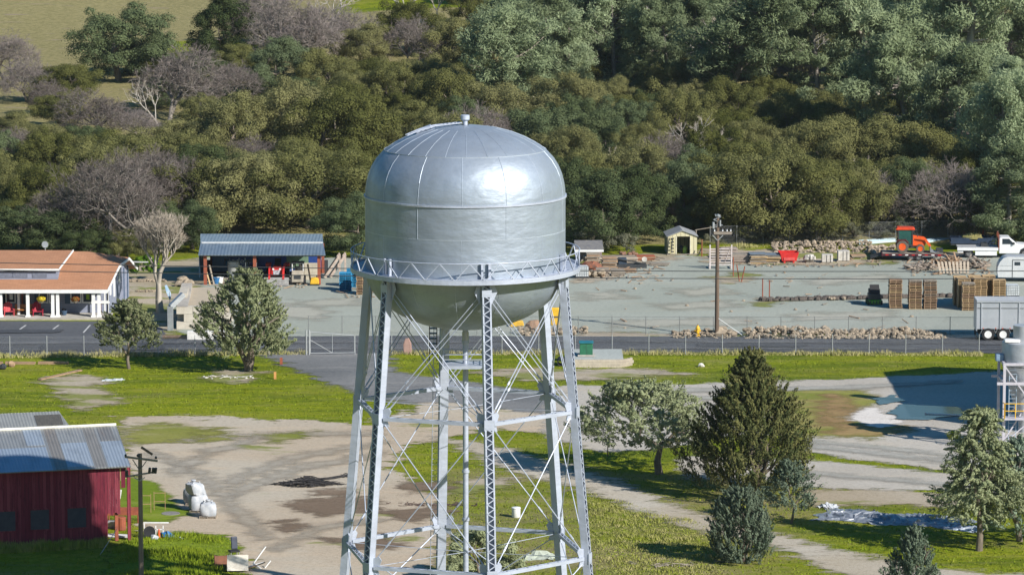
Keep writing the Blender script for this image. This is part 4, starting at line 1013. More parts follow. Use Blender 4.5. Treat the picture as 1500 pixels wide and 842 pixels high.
    sk(-1.55, .12, .66, .92); sk(-1.45, .3, .34, .58); sk(-6.5, -4.6, .0, .22); sk(-6.5, -4.6, .3, .66); sk(-6.5, -4.9, .72, .85)
barn()

def porch_building():
    c = G(145, 466); Y0 = c.y; T = thing('porch_building', 'blue-grey single-storey building with brown hipped roof and white-columned porch', 'building', (c.x, Y0, 0))
    SH = shingle('brown asphalt shingles', (.42, .215, .125), (.35, .175, .10)); SID = boards('blue grey lap siding', (.25, .275, .36), (.22, .245, .325), (.30, .32, .40), .16, vert=False, fade=(.33, .35, .42))
    DKB = mat('dark blue porch panels', (.05, .09, .15), (.04, .075, .13), 2, .6)
    k = 17.3                                                   # px per metre here
    X = lambda px: (px - 145) / k
    yw = 2.3                                                   # the wall stands back behind the porch
    MB().box(-16, .55, yw, yw + 10.5, 0, 2.6).build('wall', SID, T)
    MB().box(-16, .95, -.55, yw - .01, 0, .13).build('porch_floor', CONC, T)
    MB().box(-16, .9, -1.1, -.56, 0, .1).build('front_walk', mat('tan concrete walk', (.42, .38, .31), None, 2, .9), T)
    ze = 2.42
    RP = [(-1.56, 6.5, 4.75), (1.35, 4.0, 3.9), (1.7, 9.0, 3.9), (2.0, 13.35, ze)]
    E = [(-16.5, -.35, ze), (.75, -.35, ze), (1.75, 12.4, ze + .25), (-16.5, 12.4, ze + .25)]; rl, rr_ = (-16.5, 6.5, 4.75), (-.7, 6.5, 4.75)
    r = MB(); r.slab([E[0], E[1], RP[1], RP[0], rl], .1); r.slab([RP[1], RP[2], RP[0]], .1); r.slab([RP[3], (-16.5, 13.35, ze), rl, RP[0], RP[2]], .1)
    roof = r.build('roof', SH, T)
    MB().beam((-16.5, -.36, ze - .12), (.78, -.36, ze - .12), .06, .3).build('fascia', WHITE, T)
    MB().beam((.79, -.36, ze - .1), (1.39, 4.0, 3.8), .06, .22).build('fascia', WHITE, T); MB().beam((1.39, 4.0, 3.8), (1.74, 9.0, 3.8), .06, .22).build('fascia', WHITE, T); MB().beam((1.74, 9.0, 3.8), (2.04, 13.35, ze - .1), .06, .22).build('fascia', WHITE, T)
    gw = [(yw, 0), (yw, 3.18), (4.0, 3.76), (9.0, 3.76), (12.7, 2.5), (12.7, 0)]; gx = lambda y: .56 + (y - yw) * .075
    gv = [(gx(y), y, z) for y, z in gw] + [(gx(y) - .12, y, z) for y, z in gw]; MB().add(gv, [(0, 5, 4, 3, 2, 1), (6, 7, 8, 9, 10, 11)] + [(i, (i + 1) % 6, 6 + (i + 1) % 6, 6 + i) for i in range(6)]).build('gable_wall', SID, T)
    MB().box(.2, 1.1, 12.75, 15.2, 0, 2.5).build('rear_wing', SID, T)
    MB().slab([(.3, 11.4, 3.3), (2.5, 11.2, 3.25), (2.8, 15.4, 2.7), (.3, 15.4, 2.7)], .1).build('roof', mat('pale flat roofing', (.45, .45, .44), None, 2, .8), T)
    # shed dormer
    d = MB(); d.prismx([(1.5, 2.95), (1.5, 3.95), (5.9, 4.75), (6.6, 4.75), (5.0, 3.3)], -16.4, X(84)).build('dormer', SID, T)
    dr = MB().slab([(-16.5, 1.25, 3.98), (X(86), 1.25, 3.98), (X(97), 6.45, 4.86), (-16.5, 6.45, 4.86)], .09).build('dormer_roof', SH, T)
    MB().beam((-16.5, 1.24, 3.9), (X(86), 1.24, 3.9), .05, .16).build('fascia', WHITE, dr)
    MB().beam((X(86) + .03, 1.28, 3.96), (X(97) + .03, 6.45, 4.84), .07, .14).build('fascia', WHITE, dr)
    for x in (8, 30, 58):
        MB().box(X(x - 11), X(x + 10), 1.46, 1.49, 3.2, 3.7).build('vent_panel', mat('slate louvre', (.17, .19, .25), None, 4, .7), T)
    for x in (4, 43, 79, 86, 137.5, 145.5):
        col = MB(); col.box(X(x) - .13, X(x) + .13, -.2, .06, .26, ze - .14).box(X(x) - .2, X(x) + .2, -.27, .13, .13, .26).build('column', WHITE, T)
    MB().box(X(27) - .1, X(27) + .1, 1.2, 1.4, .13, 2.4).build('column', WHITE, T)
    MB().box(X(126), .62, yw - .08, yw - .02, .9, 1.15).build('trim', WHITE, T)
    for i, x in enumerate((0, 11, 56, 100)): MB().box(X(x - 8), X(x + 9), yw - .05, yw - .01, .9 if i else .85, 2.3).build('wall_panel', DKB, T)
    for x0, x1, z0, z1 in ((6, 21, .95, 2.15), (54, 68, .95, 2.2), (69, 78, .95, 2.2), (100, 116, .95, 2.15), (117, 132, .95, 2.15), (-14, 0, .95, 2.15)):
        f = MB(); a, b = X(x0), X(x1); t = .1
        f.box(a, b, yw - .1, yw - .052, z0, z0 + t).box(a, b, yw - .1, yw - .052, z1 - t, z1).box(a, a + t, yw - .1, yw - .052, z0 + t, z1 - t).box(b - t, b, yw - .1, yw - .052, z0 + t, z1 - t)
        fo = f.build('window', WHITE, T); MB().box(a + t, b - t, yw - .085, yw - .06, z0 + t, z1 - t).build('pane', GLASSDARK, fo)
        if x0 in (6, 117): MB().box(a + .35, b - .25, yw - .092, yw - .087, z0 + .3, z1 - .45).build('poster', WHITE if x0 == 6 else mat('green window poster', (.22, .36, .02), None, 4, .6), fo)
    dd = MB().box(X(32), X(41), yw - .1, yw - .05, .14, 2.25).build('door', DARK, T)
    MB().box(X(35), X(39), yw - .11, yw - .102, 1.2, 1.7).build('notice', WHITE, dd)
    MB().box(X(29), X(31.5), yw - .1, yw - .05, .14, 2.25).build('door_frame', mat('brick red door frame', (.25, .07, .05), None, 3, .7), T)
    MB().box(X(141), X(144.5), yw - .1, yw - .05, .14, 1.2).build('door_frame', mat('brick red door frame', (.25, .07, .05), None, 3, .7), T)
    for y, z0, z1 in ((3.0, 1.5, 2.7), (4.9, 1.1, 2.9), (7.4, 1.9, 3.1)):
        f = MB().box(gx(y), gx(y) + .1, y, y + .6, z0, z1).build('window', WHITE, T)
    MB().box(.551, .58, yw - .02, yw + .12, 0, 2.55).build('corner_board', WHITE, T)
    for x in (7.6, 9.4): MB().box(gx(yw + x), gx(yw + x) + .08, yw + x, yw + x + .12, 0, 2.9).build('downpipe', DKB, T)
    MB().box(X(145), X(161), -.12, 0, 1.28, 1.4).box(X(152) - .05, X(152) + .05, 1.0, 1.1, .13, 2.4).build('porch_rail', WHITE, T)
    for x0 in (-3, 22, 52, 98): MB().box(X(x0), X(x0 + 22), -1.35, -1.12, 0, .09).build('parking_stop', mat('dark kerb stop', (.1, .1, .105), None, 3, .9), None, loc=(c.x, Y0, 0)) if False else None
    # things on the porch and roof
    def chair(x, m, lab):
        t = thing('garden_chair', lab, 'chair', (c.x + X(x), Y0 + .7, .13), R(14), 'red slatted porch chairs')
        MB().at(rx=R(-8)).box(-.36, .36, -.4, .25, .3, .35).build('seat', m, t)
        b = MB().at((0, .22, .3), rx=R(-22))
        for i, h in enumerate((.68, .8, .86, .8, .68)): b.box(-.36 + .147 * i, -.36 + .147 * i + .125, 0, .03, 0, h)
        b.build('backrest', m, t)
        for s in (-1, 1):
            MB().box(s * .4 - .07, s * .4 + .07, -.45, .3, .52, .56).build('armrest', m, t)
            MB().box(s * .4 - .03, s * .4 + .03, -.42, -.34, 0, .52).build('leg', m, t); MB().beam((s * .36, -.3, .3), (s * .36, .5, 0), .05, .1).build('leg', m, t)
    chair(13.5, mat('faded pink red paint', (.62, .07, .085), None, 4, .6), 'broad faded red slatted chair outside the notice window')
    chair(55, mat('crimson paint', (.42, .015, .04), None, 4, .6), 'crimson slatted chair beneath the yellow hanging basket')
    t = thing('porch_bench', 'low orange-brown wooden bench beside the dark porch door', 'bench', (c.x + X(34), Y0 + 1.2, .13))
    WB = mat('orange brown wood', (.42, .17, .05), None, 4, .6)
    MB().box(-.75, .75, -.25, .25, .38, .46).build('seat', WB, t); MB().box(-.75, .75, .2, .26, .46, .85).build('backrest', WB, t)
    for s in (-1, 1): MB().box(s * .65 - .06, s * .65 + .06, -.22, .22, 0, .38).build('leg', WB, t)
    def basket(x, col, lab):
        t = thing('hanging_basket', lab, 'flower basket', (c.x + X(x), Y0 + .1, 1.25), 0, 'flower baskets hung from the porch beam')
        MB().lathe([(.1, 0), (.24, .16), (.26, .24)], 12).build('pot', WOODGREY, t)
        rgn = np.random.default_rng(int(x)); e = unit(rgn, 500); me = leafmesh('flowers', e * np.array([.42, .42, .28]) * rgn.uniform(.5, 1, (500, 1)) + np.array([0, 0, .36]), e, rgn.uniform(.05, .09, 500), .7, rgn.random(500), col, rng=rgn)
        o = bpy.data.objects.new('flowers', me); COL.objects.link(o); o.parent = t
        MB().tube((0, 0, .3), (0, 0, 1.05), .012, n=4).build('hanger', DARK, t)
    basket(62, leaf_material('yellow flowers', (.45, .36, .03), (.62, .5, .06)), 'round basket of yellow flowers hanging from the porch beam')
    basket(111, leaf_material('coral flowers', (.45, .1, .04), (.3, .25, .06)), 'round basket of coral flowers hanging from the porch beam')
    t = thing('roof_vent', 'small pale dish-shaped vent standing on the brown roof ridge', 'vent', (c.x + X(56), Y0 + 6.6, 4.7))
    MB().tube((0, 0, 0), (0, 0, .45), .04, n=6).build('stem', GALV, t); MB().at((0, 0, .62), rx=R(80)).lathe([(.02, 0), (.2, .04), (.28, .12)], 16).build('dish', GALV, t, True)
    tp = thing('planter', 'dark blue planter standing on the porch slab', 'planter', (c.x + X(93), Y0 + .9, .13)); MB().lathe([(.18, 0), (.28, .35), (.26, .38)], 14).build('pot', DKB, tp); MB().rock((0, 0, .45), .2, 5).build('plant', DARK, tp)
porch_building()

def machinery_shed():
    fl, fr_ = G(299, 417), G(470, 417); k = 17.0
    T = thing('machinery_shed', 'open-fronted steel machinery shed with rust-red posts and blue-grey roof', 'shed', (fl.x, fl.y, 0))
    W = fr_.x - fl.x; H = 2.72; RF = ribbed('blue grey shed roofing', (.24, .30, .36), (.28, .34, .39), .25, .3)
    Dp = 7.5
    MB().slab([(-.45, -.5, H), (W + .45, -.5, H), (W + .1, 2.9, H + .62), (-.5, 2.9, H + .62)], .07).build('roof', RF, T)
    MB().slab([(-.5, 2.91, H + .62), (W + .1, 2.91, H + .62), (W - .2, 8, H + .78), (-.9, 8, H + .78)], .07).build('roof', ribbed('pale blue shed roofing', (.36, .42, .46), (.33, .40, .44), .2, .3), T)
    MB().box(-.4, W + .05, 2.8, 3.0, H + .622, H + .69).build('ridge_cap', WHITE, T)
    for x in (.12, W * .435, W - .15):
        MB().box(x - .14, x + .14, -.14, .14, 0, H - .12).build('post', RUST, T)
    for x in (.12, W - .15): MB().box(x - .12, x + .12, Dp - .2, Dp, 0, H).build('post', RUST, T)
    MB().box(-.3, W + .3, -.06, .06, H - .2, H - .05).build('eave_beam', DARK, T)
    MB().box(-.45, -.38, .2, Dp, .6, H - .02).build('end_wall', ribbed('dark blue end cladding', (.05, .1, .17), (.06, .12, .2), 0, .3, 1), T)
    MB().box(-.3, W + .3, Dp, Dp + .08, 0, 1.2).build('back_wall', DARK, T)
    # box trailer parked along the back, its printed side is the mural
    t = thing('box_trailer', 'dark blue box trailer with printed lettering parked inside the open shed', 'trailer', (fl.x, fl.y + 5.2, 0))
    BLU = mat('navy printed trailer side', (.02, .05, .2), (.03, .07, .26), .6, .4)
    MB().box(.35, W - .3, 0, 2.2, .45, 2.6).build('body', BLU, t, bevel=.04)
    MB().box(.4, 1.9, -.03, -.004, .5, 2.5).build('front_panel', mat('teal blue trailer panel', (.04, .13, .24), None, 1, .4), t)
    MB().box(W * .68, W * .87, -.03, -.004, .75, 2.3).build('printed_panel', mat('faded green print', (.18, .26, .16), (.1, .17, .13), 1.5, .5), t)
    LT = mat('pale blue lettering', (.8, .85, .9), None, 3, .5); LT2 = mat('dim blue lettering', (.3, .42, .6), None, 3, .5)
    text_mesh('Modelo', .78, LT, t, (2.6, -.02, 1.16), (R(90), 0, 0)); text_mesh('Especial', .62, LT2, t, (2.65, -.02, .72), (R(90), R(-4), 0))
    pl = MB(); rg = random.Random(3)
    pl.box(.5, W - .4, -.012, -.004, .55, .6); pl.build('stripe', LT2, t)
    for x in (6.9, 8.0, 2.2): 
        MB().at((x, .3, .4), rx=R(90)).lathe([(.24, -.13), (.4, -.12), (.4, .12), (.24, .13)], 16).build('wheel', BLACK, t)
    MB().box(.8, W - .6, .4, 1.8, .3, .449).build('chassis', DARK, t)
    def local(px, dy=0): p = G(px, 417); return (p.x, fl.y + dy, 0)
    # red tractor facing us with its loader bucket down
    t = thing('loader_tractor', 'red compact tractor with front loader bucket parked in the open shed', 'tractor', local(405, 1.0))
    MB().prism([(-.5, .75), (.5, .75), (.46, 1.35), (.3, 1.5), (-.3, 1.5), (-.46, 1.35)], -.6, 1.2).build('hood', RED, t, bevel=.03)
    MB().box(-.3, .3, -.63, -.602, .8, 1.25).build('grille', mat('pale grille', (.55, .55, .6), DARK and (.2, .2, .22), 8, .4), t)
    for s in (-1, 1):
        w = MB().at((s * .82, 1.4, .68), ry=R(90)).lathe([(.35, -.19), (.62, -.2), (.68, -.14), (.68, .14), (.62, .2), (.35, .19)], 20).build('wheel', BLACK, t); MB().at((s * .82, 1.4, .68), ry=R(90)).lathe([(.02, -.1), (.36, -.12), (.36, .12), (.02, .1)], 16).build('rim', WHITE, w)
        w = MB().at((s * .66, -.1, .42), ry=R(90)).lathe([(.2, -.12), (.4, -.12), (.42, 0), (.4, .12), (.2, .12)], 18).build('wheel', BLACK, t)
        MB().box(s * .83 - .24, s * .83 + .24, .9, 1.9, 1.38, 1.62).build('fender', RED, t, bevel=.05)
        arm = MB(); arm.beam((s * .62, .8, 1.55), (s * .62, -.7, 1.35), .16, .2).beam((s * .62, -.7, 1.35), (s * .62, -1.25, .5), .16, .2); arm.build('loader_arm', RED, t)
        MB().tube((s * .3, -.64, 1.33), (s * .3, -.62, 1.33), .09, n=10).build('headlight', WHITE, t)
    MB().prismx([(-1.95, .05), (-1.3, .0), (-1.2, .1), (-1.2, .68), (-1.26, .68), (-1.28, .14), (-1.9, .1)], -1.1, 1.1).build('bucket', mat('scuffed bucket steel', (.45, .44, .42), (.3, .29, .28), 3, .5, .4), t)
    MB().box(-.28, .28, 1.3, 1.7, 1.45, 1.6).box(-.28, .28, 1.65, 1.75, 1.6, 2.0).build('seat', BLACK, t); MB().tube((0, 1.0, 1.45), (0, .85, 1.75), .2, n=12).build('steering_wheel', BLACK, t)
    # forklift
    def lift(px, m, lab, dy):
        t = thing('forklift', lab, 'forklift', local(px, dy), 0, 'forklifts in the machinery shed')
        MB().prismx([(-.9, .25), (-.9, 1.0), (-.4, 1.25), (.2, 1.1), (.9, 1.1), (.9, .25)], -.52, .52).build('body', m, t, bevel=.05)
        for x in (-.48, .48):
            for y in (-.4, .75): MB().tube((x, y, 1.1), (x, y, 1.85), .045, n=6).build('guard_post', WHITE if y < 0 else DARK, t)
            MB().at((x * 1.12, -.55, .32), ry=R(90)).lathe([(.12, -.12), (.32, -.12), (.32, .12), (.12, .12)], 16).build('wheel', BLACK, t)
            MB().at((x * 1.12, .6, .36), ry=R(90)).lathe([(.12, -.12), (.36, -.12), (.36, .12), (.12, .12)], 16).build('wheel', BLACK, t)
        MB().box(-.55, .55, -.48, .85, 1.85, 1.92).build('overhead_guard', DARK, t); MB().box(-.25, .25, .1, .5, 1.1, 1.5).build('seat', BLACK, t)
        for x in (-.3, .3): MB().box(x - .06, x + .06, 1.0, 1.12, .1, 1.9).build('mast', DARK, t)
        MB().box(-.3, .3, -.93, -.905, .55, .85).build('rear_grille', DARK, t)
    lift(436, mat('tan grey machine paint', (.40, .35, .28), (.3, .27, .22), 3, .5), 'grey-tan forklift with white cage posts parked right of the red tractor', .6)
    lift(367, mat('dark green machine paint', (.04, .08, .05), None, 3, .5), 'dark green forklift behind the juniper, left of the red tractor', 1.4)
    for px, dy, h, lab, m in ((341, 1.4, 0, 'grey drum standing on the shed floor, underneath another', GALV), (341, 1.4, 1, 'grey drum stacked on top of another inside the shed', mat('pale drum', (.42, .42, .4), None, 3, .5))):
        p = local(px, dy); o = MB().lathe([(.52, 0), (.54, .05), (.54, .45), (.57, .5), (.54, .55), (.54, .9), (.5, .95)], 20).build('drum', m, None, True, loc=(p[0], p[1], h * .955)); tag(o, lab, 'drum', 'stacked drums in the shed')
    p = local(461, -.3); t = thing('yellow_pump', 'small yellow engine pump on the ground by the right shed post', 'pump', p)
    MB().prism([(-.4, .12), (.4, .12), (.35, .6), (.1, .72), (-.3, .65)], -.3, .3).build('housing', YELLOW, t, bevel=.05); MB().box(-.45, .45, -.35, .35, 0, .11).build('base', DARK, t); MB().tube((.2, 0, .7), (.2, 0, .9), .05).build('exhaust', DARK, t)
    p = local(450, 3.2); o = MB().box(-.9, .9, 0, .12, 0, 1.5).build('plywood_sheet', mat('pale plywood', (.5, .45, .36), None, 2, .8), None, loc=p); tag(o, 'pale plywood sheet standing behind the tan forklift', 'board')
    rg = random.Random(9)
    for i, (px, dy, lab) in enumerate(((308, -.1, 'tan plank leaning against the left shed post'), (313, .3, 'grey plank leaning beside the left shed post'), (455, .8, 'brown plank leaning in the shed behind the yellow pump'))):
        p = local(px, dy); o = MB().beam((0, 0, 0), (-.5 + .1 * i, .25, 1.7), .2, .04).build('leaning_plank', (WOODTAN, WOODGREY, WOODBROWN)[i], None, loc=p); tag(o, lab, 'plank')
    for i, (px, m, lab) in enumerate(((316, mat('blue tub', (.03, .15, .35), None, 3, .5), 'blue tub in the junk at the left end of the shed'), (321, WHITE, 'white bucket among the junk at the left end of the shed'), (327, WOODGREY, 'grey crate among the junk at the left end of the shed'))):
        p = local(px, .6 + .3 * i)
        b = MB().lathe([(.22, 0), (.3, .5), (.33, .5), (.33, .55), (.29, .55), (.22, .06)], 14) if i < 2 else MB().box(-.4, .4, -.3, .3, 0, .06).box(-.4, -.36, -.3, .3, .06, .5).box(.36, .4, -.3, .3, .06, .5).box(-.36, .36, -.3, -.26, .06, .5).box(-.36, .36, .26, .3, .06, .5)
        o = b.build(('tub', 'bucket', 'crate')[i], m, None, loc=p); tag(o, lab, ('tub', 'bucket', 'crate')[i])
machinery_shed()

def storage_shed():
    a, b = G(978, 373), G(1021, 373); W = b.x - a.x; k = 16.6
    T = thing('storage_shed', 'cream gabled storage shed with an open doorway and ladder on its front', 'shed', (a.x, a.y, 0), R(3))
    CR = boards('cream shed panels', (.58, .54, .36), (.54, .50, .33), (.5, .46, .3), .4, fade=(.6, .56, .4)); H, RZ, Dp = 1.75, 2.25, 3.4
    MB().box(0, .75, 0, .07, 0, H).box(W - .55, W, 0, .07, 0, H).prism([(0, H), (.75, H), (.75, H - .05), (W - .55, H - .05), (W - .55, H), (W, H), (W / 2, RZ)], 0.001, .069).build('front_wall', CR, T)
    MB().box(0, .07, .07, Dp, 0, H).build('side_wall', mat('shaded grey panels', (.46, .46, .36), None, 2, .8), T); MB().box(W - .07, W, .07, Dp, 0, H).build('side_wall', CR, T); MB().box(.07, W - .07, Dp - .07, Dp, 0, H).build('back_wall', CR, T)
    MB().slab([(-.12, -.12, H - .03), (W / 2, -.12, RZ + .04), (W / 2, Dp + .1, RZ + .04), (-.12, Dp + .1, H - .03)], .06).slab([(W / 2, -.12, RZ + .041), (W + .12, -.12, H - .03), (W + .12, Dp + .1, H - .03), (W / 2, Dp + .1, RZ + .041)], .06).build('roof', mat('grey shed roofing', (.3, .31, .32), None, 2, .7), T)
    MB().box(.75, .85, -.03, .1, 0, H - .05).box(W - .65, W - .55, -.03, .1, 0, H - .05).build('door_trim', mat('pale cream trim', (.66, .62, .46), None, 3, .6), T)
    MB().box(-.1, W + .1, -.5, .0, 0, .08).build('sill_plank', WOODGREY, T)
    t = thing('ladder', 'dark ladder leaning on the front of the cream shed', 'ladder', (a.x + .42, a.y - .18, 0), R(3))
    for s in (-1, 1): MB().beam((s * .17, -.12, .05), (s * .17, .1, 1.65), .05, .05).build('rail', mat('yellowed fibreglass', (.42, .36, .18), None, 3, .6), t)
    for i in range(5): z = .25 + .3 * i; MB().box(-.17, .17, -.12 + .137 * z - .01, -.12 + .137 * z + .03, z, z + .12).build('rung', DARK, t)
    for i, (x, y, z, m, lab) in enumerate(((1.3, 1.2, 0, DARK, 'dark drum standing inside the cream shed'), (1.65, .9, 0, mat('lime plastic', (.35, .5, .1), None, 3, .5), 'lime green canister inside the cream shed doorway'))):
        o = MB().lathe([(.2, 0), (.22, .04), (.22, .55), (.1, .65), (.1, .72)], 12).build(('drum', 'canister')[i], m, None, True, loc=(a.x + x, a.y + y, 0)); tag(o, lab, ('drum', 'canister')[i])
storage_shed()
# ---------------------------------------------------------------- pallets
def pallet_mesh(m):
    b = MB(); w, d, h = 1.06, 1.2, .142
    for y in (-d / 2, -.05, d / 2 - .1): b.box(-w / 2, w / 2, y, y + .1, 0, .018)
    for x in (-w / 2, -.022, w / 2 - .045): b.box(x, x + .045, -d / 2, d / 2, .018, .112)
    for i in range(6):
        y = -d / 2 + i * (d - .12) / 5; b.box(-w / 2, w / 2, y, y + .12, .112, .132)
    me = bpy.data.meshes.new('pallet'); me.from_pydata(b.v, [], b.f); me.materials.append(m); return me
PM = {k: pallet_mesh(v) for k, v in dict(tan=WOODTAN, brown=WOODBROWN, grey=WOODGREY, blue=mat('blue pallet paint', (.03, .28, .5), (.025, .2, .38), 3, .7)).items()}
def stack(px, py, n, kind, where, dx=0, dy=0, rz=0.0, group='pallets stacked in the yard', top=None):
    p = G(px, py); r = random.Random(int(px * 7 + py + dx * 10 + dy * 3))
    for i in range(n):
        k = kind[r.randrange(len(kind))] if isinstance(kind, tuple) else kind
        if top and i >= n - 1: k = top
        o = bpy.data.objects.new('pallet', PM[k]); COL.objects.link(o)
        o.location = (p.x + dx + r.uniform(-.03, .03), p.y + dy + r.uniform(-.03, .03) + .6, .02 + i * .1425); o.rotation_euler = (0, 0, rz + r.uniform(-.025, .025))
        col = {'tan': 'tan', 'brown': 'brown', 'grey': 'grey', 'blue': 'blue'}[k]
        pos = 'topmost' if i == n - 1 else ('lowest' if i == 0 else f'{ORD[i]} from the bottom')
        tag(o, f'{col} wooden pallet, {pos} in {where}', 'pallet', group)
stack(1312, 452, 17, ('brown', 'tan', 'brown'), 'the leftmost of three stacks', top='brown')
stack(1341, 453, 17, ('brown', 'brown', 'tan'), 'the middle of three stacks', top='grey')
stack(1363, 453, 17, ('brown', 'brown', 'grey'), 'the right of three stacks', top='grey')
B0 = (1419, 455)
stack(*B0, 16, ('tan', 'tan', 'brown'), 'the front corner of the big block', top='grey')
for j, (dx, dy, n, wh) in enumerate(((1.22, 1.9, 17, 'the big block, middle of its front'), (2.85, 2.2, 16, 'the big block, right front stack'), (-.2, 1.6, 17, 'the big block, behind the corner stack'), (-.4, 3.0, 17, 'the big block, left rear stack'), (.9, 3.3, 17, 'the big block, rear centre stack'), (2.1, 3.6, 17, 'the big block, right rear stack'))):
    stack(*B0, n, 'tan', wh, dx, dy, 0)
stack(506, 427, 11, 'blue', 'the nearer blue stack'); stack(517, 421, 11, 'blue', 'the farther blue stack'); 
stack(531, 432, 13, ('brown', 'tan'), 'the brown stack by the tank')

# ---------------------------------------------------------------- yard vehicles and stores
DULL = mat('dull wheel steel', (.2, .2, .2), (.12, .12, .12), 4, .5, .3)
def wheel(t, x, y, z, r, w, m_t=BLACK, m_r=DULL, axis='y', name='wheel'):
    rot = dict(rx=R(90)) if axis == 'y' else dict(ry=R(90))
    wh = MB().at((x, y, z), **rot).lathe([(r * .58, -w / 2), (r * .95, -w / 2), (r, -w * .35), (r, w * .35), (r * .95, w / 2), (r * .58, w / 2)], 22, cap=False).build(name, m_t, t, True)
    MB().at((x, y, z), **rot).lathe([(r * .15, -w * .42), (r * .3, -w * .3), (r * .5, -w * .34), (r * .6, -w * .46), (r * .6, w * .46), (r * .15, w * .42)], 18).build('rim', m_r, wh, True)
def yard_machines():
    # tractor on its trailer
    p = G(1340, 382); t = thing('flatbed_trailer', 'black twin-axle flatbed trailer carrying the orange tractor', 'trailer', (p.x, p.y, 0), R(-3)); k = 16.6
    MB().box(-2.95, 2.6, -.2, 2.1, .62, .7).build('deck', WOODGREY, t)
    rl = MB().box(-2.95, 2.6, -.3, -.201, .48, .68).box(-2.95, 2.6, 2.101, 2.2, .48, .68).box(-3.05, -2.95, -.3, 2.2, .42, .7).build('side_rail', mat('dark maroon rail', (.07, .02, .03), None, 3, .5), t)
    for i in range(9): MB().box(-2.7 + i * .6, -2.42 + i * .6, -.306, -.301, .53, .62).build('reflector', WHITE if i % 2 else RED, rl)
    for x in (-.35, .35):
        for y in (-.1, 2.0): wheel(t, x, y, .34, .34, .22)
    MB().beam((2.6, .0, .55), (4.1, .95, .5), .12, .14).beam((2.6, 1.9, .55), (4.1, .95, .5), .12, .14).box(4.1, 4.5, .85, 1.05, .45, .58).build('drawbar', DARK, t)
    MB().box(2.0, 2.6, .3, 1.5, .701, 1.05).build('toolbox', DARK, t, bevel=.02)
    MB().at((-3.0, .95, .55), ry=R(-16)).box(-1.1, 0, -1.0, 1.0, -.05, .02).build('ramp', DARK, t)
    q = G(1340, 382); t = thing('orange_tractor', 'orange cab tractor with front loader standing on the flatbed trailer', 'tractor', (q.x - .6, q.y + .95, .705), R(-3))
    # faces +x
    MB().prism([(.35, .6), (1.6, .62), (1.68, .95), (1.55, 1.12), (.35, 1.28)], -.34, .34).build('hood', ORANGE, t, bevel=.04)
    MB().box(-.9, 1.3, -.26, .26, .38, .62).build('chassis', DARK, t)
    c = MB()
    for x, y in ((-.85, -.6), (.42, -.58), (-.85, .6), (.42, .58)): c.box(x - .05, x + .05, y - .05, y + .05, .75, 2.1)
    c.box(-.9, .45, -.62, .62, .6, .78); c.build('cab_frame', DARK, t)
    gl = mat('green tinted cab glass', (.015, .07, .06), (.02, .09, .075), 1, .15, 0, spec=.6)
    MB().box(-.84, .4, -.58, -.55, .8, 2.08).box(-.84, .4, .55, .58, .8, 2.08).box(-.86, -.84, -.55, .55, .8, 2.08).box(.4, .42, -.55, .55, .9, 2.08).build('cab_glass', gl, t)
    MB().prism([(-1.08, 2.1), (.62, 2.1), (.66, 2.18), (.5, 2.29), (-.95, 2.31), (-1.1, 2.2)], -.68, .68).build('roof', mat('bright red orange roof', (.7, .07, .02), None, 3, .4), t, bevel=.03)
    for y in (-.72, .72):
        wheel(t, -.5, y, .58, .58, .36, mat('dusty tyre', (.12, .105, .09), None, 3, .9), ORANGE); wheel(t, 1.15, y * .9, .4, .4, .28, mat('dusty tyre', (.12, .105, .09), None, 3, .9), ORANGE)
        MB().prism([(-1.1, .9), (-.9, 1.22), (-.2, 1.25), (.1, .95), (.05, .9), (-.2, 1.16), (-.85, 1.13)], y - .2, y + .2).build('fender', mat('maroon fender', (.12, .02, .02), None, 3, .5), t)
        MB().beam((.45, y * .62, .7), (.55, y * .62, 1.45), .12, .16).beam((.5, y * .62, 1.4), (1.55, y * .62, 1.25), .12, .2).beam((1.55, y * .62, 1.25), (2.1, y * .62, .55), .12, .18).build('loader_arm', ORANGE, t)
    MB().prism([(2.05, .1), (2.55, .02), (2.9, .1), (2.55, .08), (2.15, .2), (2.12, .62), (2.05, .62)], -.8, .8).build('bucket', GALV, t)
    MB().tube((.9, -.2, 1.2), (.9, -.2, 1.75), .04).build('exhaust', DARK, t)
    # white flatbed truck, facing right
    p = G(1452, 378); t = thing('flatbed_truck', 'white single-cab flatbed truck parked behind the timber heap', 'truck', (p.x, p.y, 0), R(-2))
    WT = mat('white vehicle paint', (.72, .73, .74), (.66, .67, .69), 2, .3, spec=.5)
    MB().box(-3.1, .62, -.15, 2.0, .85, .98).build('flatbed', mat('grey flatbed deck', (.4, .4, .4), None, 2, .7), t); MB().box(-3.15, .62, -.22, -.151, .72, .99).build('side_rail', WT, t)
    MB().box(-1.5, .5, -.14, .3, .25, .719).box(-3.1, -2.6, -.1, .4, .5, .719).build('toolbox', WT, t, bevel=.02)
    cab = MB().prism([(.72, .42), (.72, 1.85), (.85, 1.93), (1.65, 1.93), (2.4, 1.32), (3.75, 1.2), (3.9, .95), (3.9, .42), (3.45, .42), (3.35, .75), (3.05, .92), (2.75, .75), (2.65, .42)], 0, 1.9).build('cab', WT, t, bevel=.05)
    MB().prism([(1.0, 1.3), (1.0, 1.8), (1.62, 1.8), (2.12, 1.3)], -.012, -.002).build('side_window', GLASSDARK, t)
    MB().slab([(1.72, .15, 1.885), (1.72, 1.75, 1.885), (2.36, 1.75, 1.37), (2.36, .15, 1.37)], .0).build('windscreen', GLASSDARK, t) if False else None
